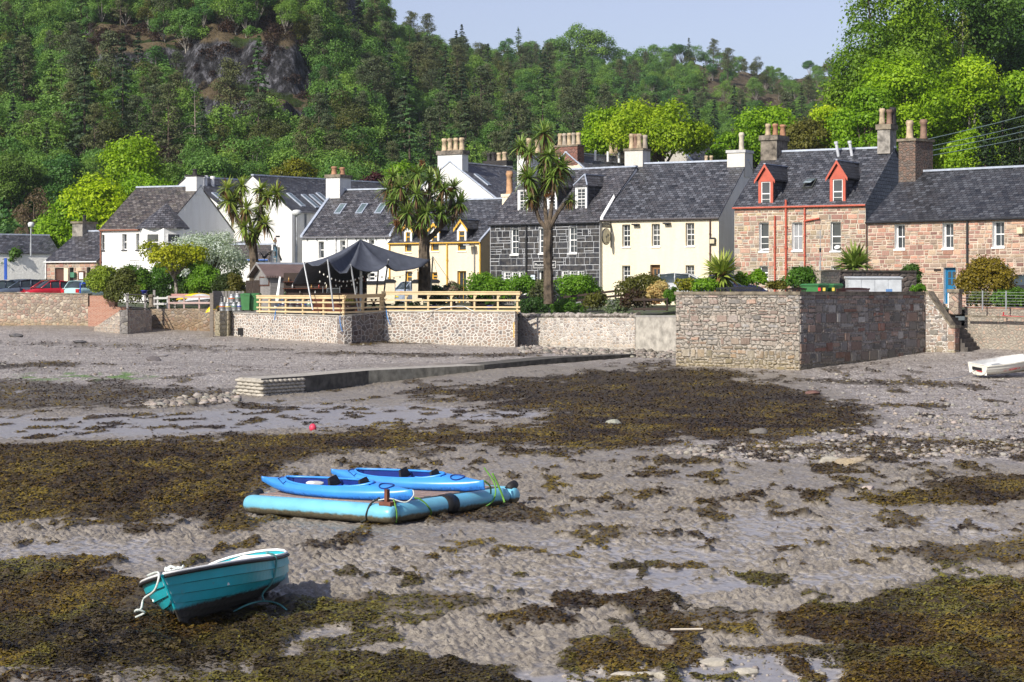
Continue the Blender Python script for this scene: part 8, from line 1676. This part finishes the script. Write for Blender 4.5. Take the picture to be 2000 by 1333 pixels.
for i in range(n_): x=w*i/(n_-1); m.tube([(x,0,0),(x,0,1.0+.12*math.sin(math.pi*i/(n_-1)))],.012,5)
for z in(.08,.85): m.box(0,w,-.012,.012,z,z+.03)
m.build('bars',BPAINT,t)
# meter cabinet wall behind the quay
A=W(1641,528,101.5); B=W(1790,528,103.5); m=MB(); t=thing('boundary_wall','dark rubble wall with flat cope behind the quay','wall',Vector((A.x,A.y,3.2))); ee=B-A; ee.z=0; nn=Vector((-ee.y,ee.x,0)).normalized(); h_=A.z-3.2
m.hexa([Vector((0,0,-.2)),ee+Vector((0,0,-.2)),ee+nn*.35+Vector((0,0,-.2)),nn*.35+Vector((0,0,-.2)),Vector((0,0,h_-.1)),ee+Vector((0,0,h_-.1)),ee+nn*.35+Vector((0,0,h_-.1)),nn*.35+Vector((0,0,h_-.1))]); m.build('wall_face',rubble('dark parapet rubble',(.15,.135,.12),[(.10,.085,.08),(.15,.12,.105),(.12,.11,.105)],2.6,.06,1.4),t); m=MB(); z=Vector((0,0,h_-.097)); u=Vector((0,0,.1)); m.hexa([z-nn*.05,ee+z-nn*.05,ee+z+nn*.4,z+nn*.4,z+u-nn*.05,ee+z+u-nn*.05,ee+z+u+nn*.4,z+u+nn*.4]); m.build('coping',paint('dark cope',(.07,.06,.05),.9,.4,bs=.5),t)
A=Pz(6,735,1085,100); wall('boundary_wall','stub of rubble wall beside the flag pole',[(1603,532,580,99.6),(1640,530,580,100.8)],.4,R_GRY,(CAPST,.08,.03))
q=W(1657,577,100.2); t=thing('meter_cabinet','white metal cabinet with four doors behind the quay parapet','cabinet',q,R(8)); wq=108/F*100.2; m=MB(); m.box(0,wq,0,.5,0,.82); m.build('box',paint('cabinet white',(.50,.53,.56),.4),t); m=MB(); m.hexa([(-.05,-.08,.822),(wq+.05,-.08,.822),(wq+.05,.55,.822),(-.05,.55,.822),(-.05,-.08,.87),(wq+.05,-.08,.87),(wq+.05,.55,.93),(-.05,.55,.93)]); m.build('lid',paint('cabinet white',(.50,.53,.56),.4),t)
for i in range(4): m=MB(); m.box(wq*i/4+.03,wq*(i+1)/4-.03,-.02,-.002,.06,.76); m.build('door',paint('cabinet door',(.56,.59,.62),.4),t)
m=MB(); m.box(wq*.70,wq*.82,-.026,-.021,.15,.3); m.build('sticker',paint('blue sticker',(.12,.25,.5),.4),t)
# slatted bench back and garden seat on the quay
def slat_bench(label,A,B_,mat,hh):
    e=B_-A; t=thing('slatted_bench',label,'bench',A); m=MB(); n_=int(e.length/.09); d=e.normalized(); nn=Vector((-d.y,d.x,0))
    for i in range(n_): p=e*((i+.2)/n_); m.box(-.02,.02,-.015,.015,-hh,0,M=Matrix.Translation(p))
    m.build('slats',mat,t); m=MB(); k=10
    for i in range(k):
        a=e*(i/k);b=e*((i+1)/k); za=.10-.05*(2*i/k-1)**2; m.hexa([a-nn*.03,b-nn*.03,b+nn*.03,a+nn*.03,a-nn*.03+Vector((0,0,za)),b-nn*.03+Vector((0,0,za)),b+nn*.03+Vector((0,0,za)),a+nn*.03+Vector((0,0,za))])
    m.build('top_rail',mat,t); m=MB(); m.hexa([Vector((0,0,-hh-.05))-nn*.45,e+Vector((0,0,-hh-.05))-nn*.45,e+Vector((0,0,-hh-.05)),Vector((0,0,-hh-.05)),Vector((0,0,-hh))-nn*.45,e+Vector((0,0,-hh))-nn*.45,e+Vector((0,0,-hh)),Vector((0,0,-hh))]); m.build('seat',mat,t)
slat_bench('black slatted bench back showing above the quay cope',Pz('c6',1290,845,92.5),Pz('c6',1975,850,89.9)+Vector((.6,.9,0)),BPAINT,.35); slat_bench('dark red slatted bench back beside white cabinet',Pz(6,842,1212,95.5),Pz(6,1075,1212,97.5),paint('dark red bench',(.10,.025,.022),.5),.35)
slat_bench('brown slatted bench back before the leafy shrub',Pz(6,478,1212,94.5),Pz(6,630,1212,95.5),DARKWOOD,.3)
# wire fence on the retaining wall
t=thing('wire_fence','low wire mesh fence with galvanised posts above the retaining wall','fence',W(1878,605,99.0)); o=Vector(t.location); e=W(2100,608,95.8)-o
for f in(.0,.19,.40,.62): m=MB(); m.tube([e*f,e*f+Vector((0,0,.92))],.035,7); m.build('post',GREYP,t)
for k in range(6): m=MB(); m.tube([Vector((0,0,.15+k*.14)),e+Vector((0,0,.15+k*.14))],.005,4); m.build('wire',STEEL,t)
p=W(1866,604,98.9); t=thing('gate_pier','stone pier with rough cap at the head of the steps','gate pier',Vector((p.x,p.y,2.9)),R(-38)); m=MB(); m.box(-.25,.25,-.2,.2,0,1.05); m.build('stone',R_TAN,t); m=MB(); m.box(-.32,.32,-.27,.27,1.052,1.22); m.build('cap',CAPST,t)
p=W(1852.5,602,99.6); m=MB(); m.tube([(0,0,0),(0,0,.68),(0,0,.72)],[.04,.04,.01],8); tag(m.build('marker_post',WPAINT,None,loc=p),'short white post at the top of the stone steps','post')
# hanging palm sign on the cream house
h=CREAMH; x,z=h.hit(*zp(4,1178,735)); q=h.t.matrix_basis@Vector((x,0,z)); t=thing('hanging_sign','oval hanging inn sign with painted palms on the cream house','sign',q,-h.th)
INK=paint('sign black',(.02,.022,.026),.4); CRM=paint('sign cream',(.62,.58,.42),.4); m=MB(); m.tube([(0,-.04,-.75),(0,-.04,.85)],.03,6); m.tube([(0,-.04,.62),(0,-1.4,.62)],.022,6); m.tube([(0,-.04,.85),(0,-1.3,.62)],.014,5); m.tube([(0,-.04,-.2),(0,-.2,-.2)],.02,5); m.build('bracket',BPAINT,t)
m=MB(); cy,cz,ry_,rz_=-.72,-.08,.60,.53
el=lambda k,x_,s=1.:[(x_,cy+ry_*s*math.cos(a),cz+rz_*s*math.sin(a)) for a in np.linspace(0,2*math.pi,k,endpoint=False)]
m.prism(el(28,-.03),(.06,0,0),0); m.prism(el(28,.031,.93),(.004,0,0),1); m.box(-.03,.03,cy-.62,cy+.62,.47,.76,0)
for y_ in(cy-.3,cy+.3): m.tube([(0,y_,.76),(0,y_,.62)],.01,4)
b=m.build('board',[INK,CRM],t); m=MB()
for y_,hh in((cy+.18,.52),(cy-.05,.40)):
    m.tube([(.037,y_,cz-.40),(.037,y_+.03,cz-.40+hh)],.016,5)
    for k in range(9): a=2*math.pi*k/9; tp=Vector((.037,y_+.03,cz-.40+hh)); ed=tp+Vector((0,.17*math.cos(a),.13*math.sin(a)-.02)); m.add([tp,tp.lerp(ed,.5)+Vector((.001,0,.03)),ed,tp.lerp(ed,.5)-Vector((.001,0,.02))],[(0,1,2,3)])
for k in range(5): m.box(.0355,.038,cy-.48+k*.19,cy-.38+k*.19,cz-.42,cz-.38+.02*(k%2))
m.build('painted_palms',INK,b); Mt=Matrix(((0,0,1,.034),(1,0,0,cy),(0,1,0,.615),(0,0,0,1))); letter('Plockton',.25,CRM,b,Mt); letter('Hotel',.14,CRM,b,Matrix(((0,0,1,.038),(1,0,0,cy),(0,1,0,cz-.455),(0,0,0,1))))
BH=[o for o in bpy.data.objects if o.name=='black_stone_house'][0]
def bhit(px,py):
    X0,Y0,th=-1.446,135.5,R(38.0); nx,ny=math.sin(th),math.cos(th); dx,dz=(px-1000)/F,-(py-570)/F; Y=(X0*nx+Y0*ny)/(dx*nx+ny); return ((dx*Y-X0)*ny-(Y-Y0)*nx, H+dz*Y-3.0)
x0,z1=bhit(*zp(4,678,902)); x1,z0=bhit(*zp(4,822,946)); q=BH.matrix_basis@Vector(((x0+x1)/2,-.04,(z0+z1)/2)); t=thing('sign_board','black sign board with white lettering over the black house door','sign',q,-R(38)); w=(x1-x0)/2; hh=(z1-z0)/2; m=MB(); m.box(-w,w,-.03,0,-hh,hh,0); m.box(-w+.03,w-.03,-.034,-.03,-hh+.03,hh-.03,1); m.build('board',[WPAINT,INK],t); letter('Plockton Hotel',hh*1.15,WPAINT,t,Matrix.Translation((0,-.038,-.02))@Matrix.Rotation(R(90),4,'X'))
x0,z1=bhit(*zp(4,655,983)); x1,z0=bhit(*zp(4,693,1030)); q=BH.matrix_basis@Vector(((x0+x1)/2,-.04,(z0+z1)/2)); w=(x1-x0)/2; hh=(z1-z0)/2; m=MB(); m.box(-w,w,-.06,0,-hh,hh,0); m.box(-w+.05,w-.05,-.064,-.06,-hh+.05,hh-.08,1); o=m.build('menu_case',[INK,paint('menu sheet',(.55,.62,.70),.5)],None,loc=q); o.rotation_euler=(0,0,-R(38)); tag(o,'black framed menu case with pale sheets beside the inn door','notice')
# metal bird sculpture
p=Pz(2,822,750,131.8); t=thing('bird_sculpture','black metal bird sculpture with raised wings above the hut','sculpture',p); IRON=paint('black iron',(.02,.02,.022),.5); m=MB(); m.tube([(0,0,-.5),(0,0,.25),(.05,0,.45)],.02,6); m.lathe([(.01,-.02),(.12,.02),(.14,.05),(.02,.07)],(0,0,.0),8); m.build('stand',IRON,t); m=MB(); m.tube([(-.12,0,.50),(.0,0,.45),(.14,0,.55),(.26,0,.72),(.33,0,.78),(.46,0,.80)],[.03,.09,.08,.04,.04,.008],8); m.build('body',IRON,t,True)
for s_,pts in((1,[(.0,0,.52),(.14,.05,.56),(.42,.3,.78),(.28,.25,.60)]),(-1,[(.0,0,.52),(-.12,-.03,.55),(-.28,-.3,.86),(-.10,-.2,.66)])): m=MB(); m.prism(pts,(0,.02,.012)); m.build('wing',IRON,t)
# two people behind the hedge by the ochre door
def person(p,rz,hgt,skin,top_,hair,label,bald=False):
    t=thing('person',label,'person',p,rz); k=hgt/1.72
    V=[(0,0,.95),(0,0,1.15),(0,.01,1.38),(0,0,1.50),(0,-.01,1.60),(0,-.02,1.70),(.2,0,1.42),(.26,.02,1.15),(.20,-.18,.98),(-.2,0,1.42),(-.26,.02,1.15),(-.20,-.18,.98),(.1,0,.9),(.11,-.02,.5),(.11,0,.08),(-.1,0,.9),(-.11,-.02,.5),(-.11,0,.08),(.11,-.16,.03),(-.11,-.16,.03)]
    E=[(0,1),(1,2),(2,3),(3,4),(4,5),(2,6),(6,7),(7,8),(2,9),(9,10),(10,11),(0,12),(12,13),(13,14),(0,15),(15,16),(16,17),(14,18),(17,19)]
    rad=[.15,.15,.15,.06,.085,.08,.065,.045,.035,.065,.045,.035,.09,.06,.045,.09,.06,.045,.035,.035]
    me=bpy.data.meshes.new('body'); me.from_pydata([tuple(c*k for c in v) for v in V],E,[]); o=obj('body',me,t); n=N('person '+label[:12]); zz_=n.n('SeparateXYZ',{0:n.obj()}).outputs[2]
    c=n.mix(n.math('GREATER_THAN',zz_,1.46*k),top_,skin); c=n.mix(n.math('LESS_THAN',zz_,.95*k),c,(.03,.04,.07)); me.materials.append(n.P(col=c,rough=.8)); sk=o.modifiers.new('skin','SKIN'); sk.use_smooth_shade=True
    for i,r in enumerate(rad): me.skin_vertices[0].data[i].radius=(r*k,r*k*(.75 if i<3 else 1)); me.skin_vertices[0].data[i].use_root=(i==0)
    s=o.modifiers.new('sub','SUBSURF'); s.levels=s.render_levels=2
    m=MB(); 
    if not bald: m.lathe([(.10*k,-.06),(.118*k,.02),(.10*k,.09),(.05*k,.125)],(0,.02,1.66*k),10)
    else: m.lathe([(.09*k,-.03),(.100*k,.0),(.09*k,.03)],(0,.02,1.62*k),10)
    m.build('hair',paint('hair %s'%label[:10],hair,.8),t,True)
    m=MB(); m.lathe([(.02,-.02),(.014,.02)],(0,-.10*k,1.64*k),6)
    for s_ in(-1,1): m.lathe([(.012,-.01),(.012,.01)],(s_*.035*k,-.085*k,1.67*k),6)
    m.build('face',paint('face %s'%label[:10],tuple(c*.6 for c in skin),.8),t)
p=Pz('c3',950,140,126); person(Vector((p.x,126,p.z-1.74)),R(10),1.75,(.48,.26,.20),(.62,.13,.22),(.35,.25,.2),'bald man in a pink shirt standing behind the hedge',True)
p=Pz('c3',780,205,125.5); person(Vector((p.x,125.5,p.z-1.70)),R(-160),1.68,(.40,.25,.19),(.03,.03,.035),(.09,.06,.045),'dark haired person in dark clothes behind the hedge')
m=MB(); q=at_ground(1305,690); 
for k in range(0): pass
# ------------------------------------------------------------------ the air between here and the hills
n=bpy.data.materials.new('haze air'); n.use_nodes=True; nt=n.node_tree; nt.nodes.remove(nt.nodes['Principled BSDF']); pv=nt.nodes.new('ShaderNodeVolumePrincipled')
pv.inputs['Color'].default_value=(.80,.86,.95,1); pv.inputs['Density'].default_value=.00012; pv.inputs['Anisotropy'].default_value=.25; nt.links.new(pv.outputs[0],nt.nodes['Material Output'].inputs['Volume'])
m=MB(); m.box(-1400,1400,-60,2700,-32,170); tag(m.build('haze',n),'thin blue haze in the air over bay and hills',kind='stuff')
S.cycles.volume_bounces=0
